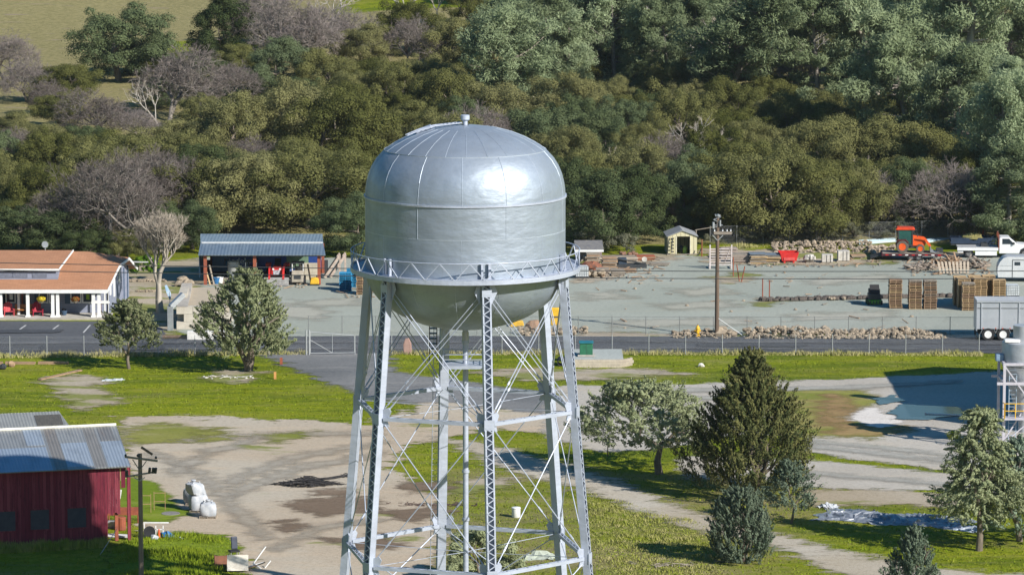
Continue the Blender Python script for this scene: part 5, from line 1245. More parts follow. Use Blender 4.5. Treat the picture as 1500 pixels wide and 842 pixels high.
    w = MB(); w.add([(1.74, .15, 1.9), (1.74, 1.75, 1.9), (2.38, 1.75, 1.38), (2.38, .15, 1.38), (1.73, .15, 1.87), (1.73, 1.75, 1.87), (2.37, 1.75, 1.35), (2.37, .15, 1.35)], [(0, 1, 2, 3), (7, 6, 5, 4), (0, 4, 5, 1), (1, 5, 6, 2), (2, 6, 7, 3), (3, 7, 4, 0)]); w.build('windscreen', GLASSDARK, t)
    for x in (3.05, -2.05):
        for y in (.12, 1.78): wheel(t, x, y, .42, .42, .26)
    MB().prism([(2.58, .42), (2.7, .82), (3.05, 1.0), (3.4, .82), (3.52, .42), (3.45, .42), (3.34, .76), (3.05, .92), (2.76, .76), (2.66, .42)], -.03, .1).build('wheel_arch', DARK, t)
    hr = MB()
    for y in (-.1, .9, 1.95): hr.box(.64, .7, y - .03, y + .03, .85, 2.25)
    hr.box(.64, .7, -.1, 1.95, 2.2, 2.26).box(.64, .7, -.1, 1.95, 1.5, 1.56); hr.build('headache_rack', RUST, t)
    MB().box(-.9, -.3, .6, 1.6, .985, 1.3).build('load_box', DARK, t); MB().box(2.0, 2.12, -.2, -.06, 1.28, 1.5).build('mirror', DARK, t); MB().box(3.85, 3.95, .1, 1.8, .45, .65).build('bumper', GALV, t)
    # dark pickup / trailer body behind
    p = G(1430, 371); t = thing('dark_trailer', 'low dark trailer behind the white flatbed truck, loaded with dry brush', 'trailer', (p.x, p.y + 1.5, 0), R(-2))
    MB().box(-2.2, 2.4, 0, 1.8, .55, .7).build('deck', DARK, t); MB().box(-2.2, 2.4, -.05, 0, .7, 1.25).box(-2.2, 2.4, 1.8, 1.85, .7, 1.25).build('side_panel', mat('navy panel', (.03, .05, .09), None, 2, .5), t)
    for x in (-.4, .5): wheel(t, x, .0, .36, .36, .22)
    tag(MB().rock((0, 0, 0), 1.1, 3, 14, 8, .42).build('brush_pile', mat('dry brush', (.26, .22, .09), (.16, .16, .05), 5, .95), None, loc=(p.x - .1, p.y + 2.4, 1.15)), 'heap of dry yellowish brush loaded on the dark trailer', 'brush')
    # round-nosed livestock trailer
    p = G(1460, 413); t = thing('livestock_trailer', 'white round-nosed enclosed trailer right of the pallet block', 'trailer', (p.x, p.y, 0), R(-4))
    AL = mat('white trailer skin', (.66, .67, .68), (.58, .6, .62), 1.5, .35, .2, spec=.5)
    pts = [(.1, .4), (6, .4), (6, 2.25), (.95, 2.25), (.55, 2.12), (.25, 1.8), (.06, 1.35), (.02, .85)]
    MB().prism(pts, 0, 2.1).build('body', AL, t, True, bevel=.03)
    d = MB(); d.box(1.35, 1.39, -.03, -.002, .45, 2.0).box(2.5, 2.54, -.03, -.002, .45, 2.0).box(1.39, 2.5, -.03, -.002, 1.96, 2.0); d.build('door', DARK, t); MB().box(1.55, 2.05, -.02, -.002, 1.5, 1.8).build('window', GLASSDARK, t)
    for z in (1.05, 1.45): MB().box(.25, 1.3, -.015, -.001, z, z + .03).build('trim_strip', GALV, t)
    for x in (3.3, 4.2): wheel(t, x, .05, .36, .36, .22)
    # tipper trailer
    p = G(1430, 499); t = thing('tipper_trailer', 'silver high-sided tipping trailer parked beside the road behind the silo', 'trailer', (p.x, p.y, 0), R(-1))
    SK = mat('silver tipper skin', (.52, .55, .60), (.46, .49, .54), .8, .35, .35, spec=.5)
    MB().box(.06, 9, 0, .05, .95, 3.1).box(.06, 9, 2.4, 2.45, .95, 3.1).box(0, .06, 0, 2.45, .8, 3.25).box(8.94, 9, .05, 2.4, .95, 3.1).box(.06, 9, .05, 2.4, .95, 1.05).build('body', SK, t)
    MB().box(.0, 9.05, -.08, .05, 3.1, 3.25).box(.0, 9.05, 2.4, 2.52, 3.1, 3.25).build('top_rail', SK, t)
    for i in range(6): MB().box(.35 + i * 1.5, .43 + i * 1.5, -.06, -.001, .95, 3.09).build('rib', SK, t)
    MB().box(.06, 9, -.03, -.002, 2.62, 2.66).build('trim_strip', DARK, t)
    for x in (.55, 1.55, 2.1, 2.7): MB().tube((x, -.05, 1.02), (x, -.001, 1.02), .04, n=8).build('marker_lamp', ORANGE, t)
    MB().box(.1, 9, .5, 1.95, .62, .949).box(.2, .5, .05, 2.4, .5, .62).build('chassis', DARK, t)
    for x in (.95, 2.15):
        for y in (.12, 2.3): wheel(t, x, y, .52, .52, .3, m_r=WHITE)
        MB().prism([(x - .62, .62), (x - .45, 1.02), (x + .45, 1.02), (x + .62, .62), (x + .58, .62), (x + .43, .98), (x - .43, .98), (x - .58, .62)], -.02, .4).build('mudguard', GALV, t)
    MB().box(.02, .04, .3, 2.1, .25, .7).build('mudflap', BLACK, t)
    # small green machine by the pallets
    p = G(1282, 447); t = thing('green_mower', 'compact green and black ride-on machine left of the pallet stacks', 'machine', (p.x, p.y, 0), R(4))
    MB().box(-.55, .55, 0, .9, .12, .42).build('base', GREENP, t, bevel=.03); MB().box(-.5, .5, .25, 1.2, .421, .95).build('engine', DARK, t, bevel=.04); MB().box(-.42, .5, .5, 1.3, .951, 1.3).build('seat', BLACK, t, bevel=.05)
    MB().at((0, .3, 1.0), rx=R(-25)).box(-.4, .4, -.05, .05, 0, .75).build('canopy', BLACK, t)
    for x in (-.56, .56): wheel(t, x, .15, .2, .2, .16, axis='x', m_r=GREENP); wheel(t, x, .95, .28, .28, .2, axis='x', m_r=GREENP)
    for i in range(4): MB().box(-.46 + .26 * i, -.34 + .26 * i, -.02, -.002, .16, .36).build('grille_slot', DARK, t)
    # red tipping hopper
    p = G(1156, 386); t = thing('tipping_hopper', 'red self-tipping steel hopper on the gravel beside the bundles', 'hopper', (p.x, p.y, 0), R(3))
    MB().prism([(-.85, 1.0), (.85, 1.0), (.62, .22), (-.62, .22)], 0, .05).prismx([(0.05, .22), (1.5, .7), (1.5, .75), (.05, .27)], -.62, .62).slab([(-.85, .05, 1.0), (-.62, .05, .22), (-.62, 1.5, .72), (-.85, 1.6, 1.0)], .05).slab([(.85, .05, 1.0), (.62, .05, .22), (.62, 1.5, .72), (.85, 1.6, 1.0)], .05).prism([(-.85, 1.0), (.85, 1.0), (.7, .6), (-.7, .6)], 1.55, 1.6).build('bin', RED, t)
    MB().box(-.5, .5, -.06, -.001, .3, .55).build('latch_plate', mat('pink red paint', (.62, .1, .09), None, 3, .5), t); MB().box(-.5, -.34, .0, 1.3, 0, .219).box(.34, .5, 0, 1.3, 0, .219).build('fork_base', RED, t)
    # wrapped bundles, tote tanks
    for x, py, lab, w in ((1188, 386, 'grey-white wrapped bundle next to the red hopper', .9), (1212, 386, 'low white strapped bundle, middle of its row', 1.0), (1236, 384, 'pale boxy crate with a flat lid, end of its row', 1.05)):
        p = G(x, py); t = thing('wrapped_bundle', lab, 'bundle', (p.x, p.y, 0), R(x % 7 - 3), 'white bundles in a row on the yard')
        b = MB(); rg2 = random.Random(x); h = 1.0 if w == 1.05 else .78
        b.box(-w / 2, w / 2, 0, 1.1, .12, h) if w > .9 else [b.rock((rg2.uniform(-.3, .3), .5 + rg2.uniform(-.3, .3), .45), .45, x + j) for j in range(4)]
        b.build('wrapping', mat('dirty white wrapping', (.56, .53, .48), (.4, .37, .33), 3, .8), t, bevel=.03 if w > .9 else 0); MB().box(-w / 2, w / 2, .05, 1.0, 0, .11).build('skid', WOODGREY, t)
        MB().box(-.1, -.04, -.012, -.002, .12, h).box(.25, .31, -.012, -.002, .12, h).build('strap', DARK, t)
    def tote(px, py, lab):
        p = G(px, py); t = thing('tote_tank', lab, 'tote tank', (p.x, p.y, 0), R(5), 'caged white tote tanks')
        MB().box(-.55, .55, .04, 1.0, .16, 1.08).build('tank', mat('cloudy white plastic', (.60, .64, .66), None, 2, .5), t, bevel=.06)
        c = MB()
        for i in range(8): x = -.56 + i * .16; c.box(x - .012, x + .012, .0, .024, .14, 1.1)
        for z in (.2, .42, .64, .86, 1.08): c.box(-.58, .58, -.02, 0, z - .012, z + .012)
        c.build('cage', GALV, t); MB().box(-.58, .58, 0, 1.05, 0, .13).build('pallet_base', DARK, t)
    tote(853, 408, 'white caged tote tank in front of the rusty scrap heap'); tote(1484, 436, 'white caged tote tank beside the pallet block and round-nosed trailer')
    p = G(1468, 436); o = MB().lathe([(.3, 0), (.36, .2), (.36, .6), (.3, .75), (.05, .8)], 14).build('water_barrel', mat('teal plastic', (.05, .28, .33), None, 3, .5), None, True, loc=(p.x, p.y + 1, 0)); tag(o, 'teal plastic barrel between pallet block and tote tank', 'barrel')
    # slatted steel rack
    p = G(1040, 394); t = thing('slatted_rack', 'white slatted cattle-panel rack standing behind the tall yard pole', 'rack', (p.x, p.y, 0), R(2)); PK = mat('pinkish white steel', (.60, .55, .54), (.45, .38, .36), 3, .6)
    for x in (0, 1.95): MB().box(x - .06, x + .06, -.06, .06, 0, 2.2).build('post', PK, t)
    for i in range(7): MB().box(.06, 1.89, -.03, .03, .35 + i * .24, .43 + i * .24).build('rail', PK, t)
    MB().beam((1.3, -.05, .6), (1.9, -.05, 2.05), .08, .03).build('brace', PK, t)
    for x in (0, 1.95): MB().box(x - .05, x + .05, .1, 1.6, .1, .2).build('foot', PK, t)
    # lumber, scrap
    def lumber(px, py, lab, n, L, ms, w=1.2, h=.1, rz=0, cap=None):
        p = G(px, py); t = thing('lumber_pile', lab, 'lumber', (p.x, p.y, 0), rz, 'timber piles in the yard'); r = random.Random(int(px))
        for i in range(n):
            MB().at((r.uniform(-.1, .1), r.uniform(0, .25), .06 + i * h), R(r.uniform(-3, 3))).box(-L / 2, L / 2, 0, w, 0, h * .82).build('board_layer', ms[i % len(ms)], t)
        for x in (-L * .35, L * .35): MB().box(x - .06, x + .06, 0, w, 0, .058).build('bearer', WOODGREY, t)
        if cap: MB().at((0, .1, .1 + n * h), R(4)).box(-L * .52, L * .5, -.05, w + .1, 0, .05).build('cover_sheet', cap, t)
    DS = mat('dark blue grey sheet', (.13, .16, .2), (.2, .24, .28), 2, .5)
    lumber(1088, 386, 'grey splintered timber pile right of the slatted rack', 7, 1.9, (WOODGREY, mat('pinkish timber', (.36, .29, .25), None, 3, .8)), 1.6, .11)
    lumber(1111, 387, 'tan timber pile under a dark blue sheet', 6, 1.5, (WOODTAN, WOODGREY), 1.4, .13, 0, DS); lumber(1132, 386, 'lower timber pile under a grey sheet left of the red hopper', 5, 1.4, (WOODGREY, WOODTAN), 1.4, .13, R(-4), DS)
    lumber(905, 384, 'long pale boards raised on the heap behind the scrap', 4, 3.6, (mat('pale boards', (.5, .42, .34), None, 3, .8), WOODGREY), .8, .12, R(3))
    lumber(882, 405, 'grey plank box pile nearest the gravel', 5, 1.15, (WOODGREY, mat('pinkish timber', (.36, .29, .25), None, 3, .8)), 1, .13); lumber(905, 405, 'low grey timber box beside the plank box pile', 4, 1.2, (WOODGREY,), 1, .13)
    lumber(893, 395, 'grey crate pile behind the plank boxes', 8, 1.3, (WOODGREY, WOODBROWN), 1.1, .13)
    lumber(946, 383, 'reddish brown timber pile right of the skid frame', 4, 1.8, (WOODBROWN, RUST), .9, .12, R(5)); lumber(965, 390, 'thin scatter of grey boards by the cream shed', 2, 1.7, (WOODGREY,), 1.0, .08, R(-12))
    lumber(868, 391, 'tall grey crate pile behind the rust mound', 9, 1.2, (WOODGREY, WOODBROWN), 1.0, .13, R(7)); lumber(918, 400, 'low brown plank pile before the skid frame', 3, 1.6, (WOODBROWN, WOODGREY), .8, .1, R(-6))
    lumber(1068, 380, 'grey board pile behind the slatted rack', 8, 1.5, (WOODGREY, mat('pinkish timber', (.36, .29, .25), None, 3, .8)), 1.2, .12, R(6)); lumber(1258, 379, 'low brown board pile right of the white bundles', 3, 1.4, (WOODBROWN, WOODGREY), .9, .1, R(8))
    p = G(925, 393); t = thing('skid_frame', 'dark steel skid frame with a motor lying right of the scrap heap', 'frame', (p.x, p.y, 0), R(2))
    MB().box(-1.4, 1.4, 0, .2, .0, .35).box(-1.4, 1.4, 1.0, 1.2, 0, .35).build('rail', DARK, t); MB().box(-1.2, -.4, .21, .99, .1, .9).build('motor', mat('blue black steel', (.04, .06, .09), None, 3, .5), t, bevel=.08)
    MB().beam((-1.4, .1, .9), (1.2, .1, .4), .1, .1).build('brace', DARK, t); MB().at((1.2, .4, .75), rx=R(70)).lathe([(.1, -.08), (.24, -.1), (.24, .1), (.1, .08)], 16).build('reel', CONC, t)
    o = MB().rock((0, 0, 0), 1.0, 12, 14, 8, .5); o = o.build('rust_heap', mat('rusty coiled wire', (.30, .10, .05), (.13, .08, .06), 6, .95, bump=.6), None, loc=(*G(866, 398)[:2], .45)); tag(o, 'mound of rust-red coiled scrap behind the white tote tank', 'scrap')
    for i, (px, py, m, lab) in enumerate(((872, 406, STONE, 'small tan rubble mound beside the tote tank'), (922, 378, mat('rust brown brush', (.22, .12, .08), None, 5, .9), 'reddish brush mound at the foot of the dark trees'))):
        b = MB(); r = random.Random(i)
        for j in range(16): b.rock((r.uniform(-.8, .8), r.uniform(-.4, .5), r.uniform(.1, .5)), r.uniform(.14, .32), i * 40 + j)
        o = b.build('rubble_mound', m, None, loc=G(px, py)); tag(o, lab, 'rubble', kind='stuff')
    p = G(865, 384); t = thing('site_trailer', 'low white-edged shelter with a dark flat roof at the edge of the trees', 'shelter', (p.x, p.y, 0), R(2))
    MB().slab([(-1.4, 0, 1.15), (1.2, 0, 1.15), (1.2, 2.2, 1.75), (-1.4, 2.2, 1.75)], .06).build('roof', mat('dark felt roof', (.13, .13, .14), (.19, .18, .17), 3, .8), t); MB().box(-1.4, 1.2, -.06, -.001, .95, 1.15).build('fascia', WHITE, t)
    for x in (-1.1, .3): MB().box(x, x + .1, -.02, .1, 0, .95).build('post', WHITE, t)
    MB().box(-1.35, 1.15, 1.9, 2.0, 0, 1.6).build('back_wall', mat('plum grey wall', (.28, .22, .22), None, 2, .8), t)
    # heap of broken timber
    hm = mat('broken timber', (.36, .30, .24), (.22, .18, .15), 3, .9)
    r = random.Random(21)
    for j, (cx, cy, rad, n, lab) in enumerate(((1352, 396, 1.5, 70, 'flat heap of broken boards, left end of the timber heaps'), (1392, 392, 2.0, 110, 'tall heap of broken timber behind the pallet block'), (1425, 394, 1.6, 80, 'heap of split timber nearest the white flatbed truck'))):
        b = MB(); c = G(cx, cy)
        for i in range(n):
            a, q = r.uniform(0, 6.28), rad * r.random() ** .6; x, y = q * math.cos(a), q * math.sin(a) * .8; zz = (1 - q / rad) * r.uniform(.1, 1.0) * (.5 if j == 0 else 1.0) + .1
            d = Vector((r.uniform(-1, 1), r.uniform(-1, 1), r.uniform(-.35, .35))).normalized() * r.uniform(.35, .9)
            b.beam(Vector((x, y, zz)) - d, Vector((x, y, zz)) + d, r.uniform(.08, .22), r.uniform(.03, .08))
        o = b.build('timber_heap', (hm, WOODBROWN, hm)[j], None, loc=(c.x, c.y + 1, 0)); tag(o, lab, 'timber heap', kind='stuff')
    for i in range(9):
        p = G(1378 + i * 5, 402); o = MB().at(rx=R(0)).beam((0, 0, .1), (-.12 + .03 * i, 1.2, 1.0), .2, .05).build('split_rail', mat('pale split rail', (.46, .38, .29), None, 3, .85), None, loc=(p.x, p.y, 0)); tag(o, f'pale split rail, {ORD[i]} from the left, leaning on the timber heap', 'rail', 'split rails leaning on the timber heap')
    # steel gate frame at the back, blue pipes
    p = G(1412, 352); t = thing('goalpost_frame', 'rust-red steel goalpost frame standing by the rear fence', 'frame', (p.x, p.y, hill(p.x, p.y)))
    MB().box(-.09, .09, -.09, .09, 0, 1.95).build('post', RUST, t); MB().beam((1.75, 0, 0), (2.15, 0, 2.1), .16, .16).build('post', RUST, t); MB().beam((-.3, -.02, 1.86), (2.2, -.02, 1.98), .14, .14).build('crossbar', RUST, t)
    PB = mat('pale blue pipe', (.42, .54, .58), (.36, .47, .52), 3, .5)
    for i in range(4):
        a, b = G(1258, 361 - i * 1.2), G(1312, 357.5 - i * 1.2); o = MB().tube(a + Vector((0, 0, .25)), b + Vector((0, 0, .25)), .14, n=8).build('pipe', PB); tag(o, f'pale blue pipe, {ORD[i]} from the front, lying left of the orange tractor', 'pipe', 'pipes behind the orange tractor')
    for i in range(4):
        a, b = G(1355, 359 - i * 1.2), G(1412, 352 - i * 1.2); o = MB().tube(a + Vector((0, 0, .25)), b + Vector((0, 0, .25)), .14, n=8).build('pipe', PB); tag(o, f'pale blue pipe, {ORD[i]} from the front, lying right of the orange tractor', 'pipe', 'pipes behind the orange tractor')
    for i, (px, py, h, lean, lab) in enumerate(((1074, 405, 1.75, 0, 'upright rust pipe left of the twin rust pipes'), (1083, 412, 1.5, -.12, 'left of two crossed rust pipes on tan soil'), (1086, 413, 1.4, .15, 'right of two crossed rust pipes on tan soil'), (1117, 437, 1.75, 0, 'taller rust post at the end of the dark berm'), (1127, 436, 1.5, 0, 'shorter rust post at the end of the dark berm'),
                                           (1028, 376, 1.6, 0, 'thin rust post beside the cream shed door'), (1023, 374, .9, .2, 'short black prop leaning at the cream shed corner'))):
        p = G(px, py); o = MB().tube((0, 0, 0), (lean * 2, 0, h), .055, n=6).build('steel_post', RUST if 'black' not in lab else DARK, None, loc=p); tag(o, lab, 'post')
    p = G(1029, 368); o = MB().tube((-.7, 0, 2.0), (1.2, 0, 2.3), .04, n=5).tube((-.6, 0, 0), (-.6, 0, 2.05), .05, n=5).build('awning_pole', WOODGREY, None, loc=p); tag(o, 'thin grey bar on a post right of the cream shed', 'pole')
    # dark berm
    b = MB(); r = random.Random(5); a, e = G(1117, 441), G(1420, 434)
    for i in range(150):
        f = i / 150; c = a.lerp(e, f); b.rock((c.x + r.uniform(-.1, .1), c.y + r.uniform(-.35, .35), .1), r.uniform(.22, .42), i, 6, 4, .7)
    tag(b.build('dark_berm', mat('dark chipped bark', (.075, .062, .055), (.12, .1, .085), 4, .95, bump=.5)), 'long low berm of dark bark across the gravel yard', 'berm', kind='stuff')
    o = MB(); 
    for j in range(7): o.rock((r.uniform(-.7, .7), r.uniform(-.2, .2), .18), r.uniform(.12, .25), j + 300)
    o = o.build('stone_cluster', STONE, None, loc=G(1226, 440)); tag(o, 'small cluster of pale stones on the dark berm', 'stones', kind='stuff')
    # stair stringers by the shed
    for i, (px, lab) in enumerate(((476, 'left of two pale wooden stair frames leaning by the shed'), (484, 'right of two pale wooden stair frames near the blue pallets'))):
        p = G(px, 408); t = thing('stair_frame', lab, 'stair frame', (p.x, p.y + .4 * i, 0), R(8)); PW = mat('pale pinkish timber', (.46, .37, .31), None, 3, .85)
        for y in (0, .7): MB().beam((0, y, .1), (1.35, y, 2.05), .06, .22).build('stringer', PW, t); MB().box(1.3, 1.4, y - .04, y + .04, 0, 2.2).build('post', PW, t)
        for j in range(5): f = (j + .5) / 5; MB().box(1.35 * f - .12, 1.35 * f + .12, .04, .66, .1 + 1.95 * f, .14 + 1.95 * f).build('tread', PW, t)
yard_machines()
# ---------------------------------------------------------------- rocks, bins, fences, poles, wires
def rocks():
    r = random.Random(2); b = MB(); n = 0
    def bank(x0, x1, py0, py1, hmax, cnt, smin, smax, prof=lambda f: 1, zf=lambda y: 0):
        for i in range(cnt):
            f = r.random(); px = x0 + (x1 - x0) * f; g = r.random(); py = py0 + (py1 - py0) * g; p = G(px, py)
            hh = hmax * prof(f) * math.sin(math.pi * (.1 + .85 * (1 - g))) * r.random() ** .5
            b.rock((p.x, p.y, hh + zf(p.y)), smin + (smax - smin) * r.random() ** 2, i + int(x0), 5, 4, r.uniform(.55, .95))
    bank(1090, 1385, 497, 487, .75, 900, .08, .27, lambda f: (.75 + .25 * math.sin(f * 9)) * (1 if f < .75 else (1 - f) * 4 + .15))
    bank(985, 1072, 496, 488, .5, 190, .07, .22, lambda f: .8)
    bank(760, 860, 492, 484, .6, 120, .09, .3, lambda f: .8)
    tag(b.build('rock_bank', STONE), 'bank of broken tan rock along the road edge of the yard', 'rocks', kind='stuff')
    b = MB()
    bank(1130, 1275, 371, 358, .7, 480, .09, .28, lambda f: .9); bank(1275, 1310, 374, 366, .6, 60, .15, .4)
    tag(b.build('rock_bank', mat('tan broken concrete', (.37, .30, .225), (.25, .2, .155), 2, .95, bump=.4)), 'pale heap of broken stone below the rear fence', 'rocks', kind='stuff')
    for i, (px, py, s, lab) in enumerate(((1056, 492, .75, 'large pale boulder right of the tall yard pole'), (1072, 493, .5, 'tan boulder at the end of the rock gap'), (1006, 493, .4, 'pinkish boulder left of the hydrant'), (1208, 485, .45, 'pale boulder topping the rock bank'), (1252, 490, .5, 'rounded pale boulder in the rock bank'), (782, 484, .8, 'brown boulder seen between the tower legs'), (1036, 489, .45, 'flat pale boulder right of the hydrant'))):
        p = G(px, py); o = MB().rock((0, 0, s * .4), s, i + 70, 9, 6, .7).build('boulder', STONE if i != 5 else mat('red brown boulder', (.32, .2, .13), None, 2, .95), None, loc=p); tag(o, lab, 'boulder')
    for i, (px, py, s) in enumerate(((268, 415, .6), (276, 418, .5), (262, 419, .45), (270, 420, .42))):
        o = MB().rock((0, 0, s * .4), s, i + 90, 8, 6, .7).build('boulder', STONE, None, loc=G(px, py)); tag(o, ('large', 'right-hand', 'left-hand', 'small front')[i] + ' pale boulder in the group beside the concrete block bin', 'boulder')
    b = MB()
    for i in range(60): px = 186 + i * .95; b.rock((*G(px, 412 + r.uniform(-1, 1))[:2], .08), r.uniform(.1, .2), i, 6, 4)
    for i in range(40): px = 200 + i * .7; b.rock((*G(px, 427 + r.uniform(-1, 1))[:2], .06), r.uniform(.08, .16), i, 6, 4)
    tag(b.build('stone_edging', STONE), 'rows of pale edging stones behind the bare street tree', 'stones', kind='stuff')
rocks()
def bin_and_small():
    # stepped concrete block bin
    p = G(252, 482); t = thing('block_bin', 'stepped bin of pale concrete blocks with a sloping left wing', 'block wall', (p.x + .4, p.y, 0), R(2)); BC = mat('pale lego concrete', (.50, .46, .39), (.42, .38, .32), 1.2, .9, bump=.2)
    L = 1.35; r = random.Random(1)
    for row in range(3):
        for i in range(3):
            x0 = i * L + (.6 if row % 2 else 0) - .02
            MB().box(x0, x0 + L - .03, 0, .7, row * .62, row * .62 + .6).build('block', BC, t)
    for i in range(6):
        y0 = .72 + i * 1.35; h = min(3, 1 + i)
        for row in range(h + 1 if i < 5 else 3): MB().box(0, .7, y0, y0 + 1.32, row * .62, row * .62 + .6).build('block', BC, t)
    MB().prismx([(.0, 1.87), (0.7, 1.87), (9, 2.55), (9, 1.9)], .02, .9).build('sloping_cap', mat('weathered cap concrete', (.40, .37, .33), None, 2, .9), t)
    MB().prismx([(.72, .0), (8.8, 0), (8.8, 2.2), (.72, 1.5)], .72, 4.0).build('gravel_fill', mat('tan fill', (.42, .35, .26), (.36, .31, .24), 2, .95, bump=.3), t)
    p = G(252, 484); t = thing('bent_duct', 'pale grey bent steel chute standing beside the concrete block bin', 'chute', (p.x - .1, p.y, 0))
    MB().box(-.25, .2, -.2, .2, 0, 2.0).build('upright', GALV, t); MB().beam((0, 0, 1.95), (1.0, .6, 2.9), .4, .4).build('spout', GALV, t)
    p = G(249, 455); t = thing('feather_flag', 'small blue and white feather flag above the grey chute', 'flag', (p.x, p.y, 0))
    MB().tube((0, 0, 0), (0, 0, 1.6), .03, n=5).build('pole', GALV, t); MB().prism([(-.02, .9), (.08, 1.0), (.1, 1.5), (-.25, 2.2), (-.42, 2.15), (-.3, 1.6)], -.012, .012).build('banner', mat('pale blue banner', (.25, .45, .68), (.6, .7, .78), 1.5, .7), t)
    for i, (px, py, w, m, lab) in enumerate(((293, 498, 2.1, mat('white concrete', (.72, .71, .68), None, 2, .8), 'white concrete barrier block at the road edge below the bin'), (340, 498, 1.5, mat('white concrete', (.72, .71, .68), None, 2, .8), 'shorter white barrier block behind the rounded juniper'))):
        p = G(px, py); o = MB().box(-w / 2, w / 2, 0, .6, 0, .7).build('barrier_block', m, None, bevel=.04, loc=p); tag(o, lab, 'barrier')
    p = G(258, 496); o = MB().tube((-1.1, 0, .16), (1.3, .1, .16), .15, n=8).build('log', POLEWOOD, None, loc=p); tag(o, 'dark log lying on the kerb left of the white barrier', 'log')
    p = G(200, 478); 
    # hydrant
    p = G(1022, 493); t = thing('fire_hydrant', 'yellow fire hydrant at the kerb left of the tall yard pole', 'hydrant', p)
    MB().lathe([(.22, 0), (.22, .06), (.14, .08), (.14, .62), (.19, .64), (.19, .7), (.15, .78), (.08, .88), (.05, .95)], 16).build('barrel', YELLOW, t, True)
    for s in (-1, 1): MB().tube((s * .1, 0, .5), (s * .26, 0, .5), .07, n=8).build('outlet_cap', YELLOW, t)
    MB().tube((0, -.1, .45), (0, -.26, .45), .09, n=8).build('outlet_cap', YELLOW, t); MB().box(-.04, .04, -.04, .04, .95, 1.02).build('stem_nut', DARK, t)
    p = G(1020, 496); 
    # yellow things behind the tower
    p = G(813, 476); t = thing('yellow_bollard_sign', 'tall yellow machine guard behind the right tower leg', 'guard', p); MB().box(-.35, .35, -.2, .2, 0, 1.45).build('panel', YELLOW, t, bevel=.08); MB().box(-.4, .4, -.26, .26, .68, .76).build('band', DARK, t)
    p = G(757, 478); o = MB().prism([(-.7, 0), (.6, .1), (.5, .45), (-.2, .55)], -.4, .4).build('loader_bucket', YELLOW, None, bevel=.05, loc=p); tag(o, 'low yellow bucket lying behind the tank bowl', 'bucket')
    # utility box on a block-edged pad
    p = G(885, 538); t = thing('equipment_pad', 'curved pale block wall around a gravel pad by the road', 'retaining wall', (p.x, p.y, 0)); bw = MB()
    for i in range(22):
        a = -2.2 + 4.2 * i / 21 ; x = -2.3 + i * .21; yy = (max(0, x - 1.0) ** 2) * .75
        for rw in range(3): bw.box(x + .1 * (rw % 2) - .1, x + .1 * (rw % 2) + .1, yy, yy + .3, rw * .2, rw * .2 + .19)
    bw.build('block_wall', mat('tan retaining blocks', (.52, .46, .37), (.42, .37, .3), 3, .9, bump=.3), t); MB().prismx([(.31, 0), (5.5, 0), (5.5, .58), (.31, .56)], -2.3, 1.5).build('gravel_fill', YARD2, t)
    q = (p.x - 1.35, p.y + 2.2, .6); t = thing('utility_cabinet', 'dark green utility cabinet with a teal lid on the gravel pad', 'cabinet', q)
    MB().box(-.5, .5, -.4, .4, .1, 1.0).build('body', mat('dark green cabinet', (.03, .16, .085), None, 3, .5), t, bevel=.02); MB().box(-.56, .56, -.48, .46, 1.001, 1.1).build('lid', mat('teal cabinet lid', (.02, .18, .24), None, 3, .4), t, bevel=.02); MB().box(-.65, .65, -.55, .55, 0, .1).build('plinth', CONC, t)
    MB().box(-.01, .01, -.412, -.402, .15, .95).build('door_seam', DARK, t)
    p = G(822, 536); t = thing('drain_pipe', 'black open drain pipe end beside the block wall', 'pipe', p); MB().at((0, 0, .3), rx=R(90)).lathe([(.3, -1.2), (.3, .15), (.25, .15), (.25, -1.2)], 16, cap=False).build('pipe', BLACK, t)
    p = G(597, 518); t = thing('stone_monument', 'small reddish stone slab standing at the verge behind the tower', 'marker stone', p); MB().prism([(-.3, 0), (.35, 0), (.3, .8), (.1, 1.25), (-.2, 1.2), (-.35, .7)], -.2, .2).build('stone', mat('red granite', (.42, .26, .22), (.34, .2, .17), 3, .8), t, bevel=.05)
    # lawn bits
    o = MB().box(-.09, .09, -.09, .09, 0, .55).build('marker_post', mat('pale orange post', (.6, .3, .1), None, 3, .7), None, loc=G(403, 555)); tag(o, 'short orange marker post on the lawn right of the rounded juniper', 'post')
    o = MB().box(-.1, .1, -.1, .1, 0, .55).build('marker_post', RUST, None, loc=G(412, 534)); tag(o, 'short dark post in the grass near the asphalt drive', 'post')
    sh = mat('pale blue grey sheeting', (.5, .56, .6), (.35, .38, .4), 2, .6)
    def crumple(name, px, py, L, Wd, h, m, lab, cat, seed, rz=0, nx=26, ny=8):
        r = np.random.default_rng(seed); vs = []; ph = r.uniform(0, 6, 8)
        for j in range(ny + 1):
            for i in range(nx + 1):
                x = (i / nx - .5) * L; y = (j / ny - .5) * Wd; e = min(1, 3.2 * min(i / nx, 1 - i / nx, j / ny * .8, (1 - j / ny) * .8))
                w = math.sin(x * 1.7 + y * 2.6 + ph[0]) + math.sin(x * 4.1 - y * 3.2 + ph[1]) * .7 + math.sin(y * 6 + x * 1.2 + ph[2]) * .5
                zz = h * (.45 * e + .16 * w * (.3 + e)) + r.normal(0, h * .1); vs.append((x + r.normal(0, .06) + .3 * math.sin(y * 3 + ph[3]), y + .3 * math.sin(x * 1.3 + ph[4]) + r.normal(0, .04), max(.02, zz)))
        b = MB(); b.add(vs, [(j * (nx + 1) + i, j * (nx + 1) + i + 1, (j + 1) * (nx + 1) + i + 1, (j + 1) * (nx + 1) + i) for j in range(ny) for i in range(nx)])
        o = b.build(name, m, None, loc=G(px, py), rz=rz); so_ = o.modifiers.new('thickness', 'SOLIDIFY'); so_.thickness = .02; tag(o, lab, cat); return o
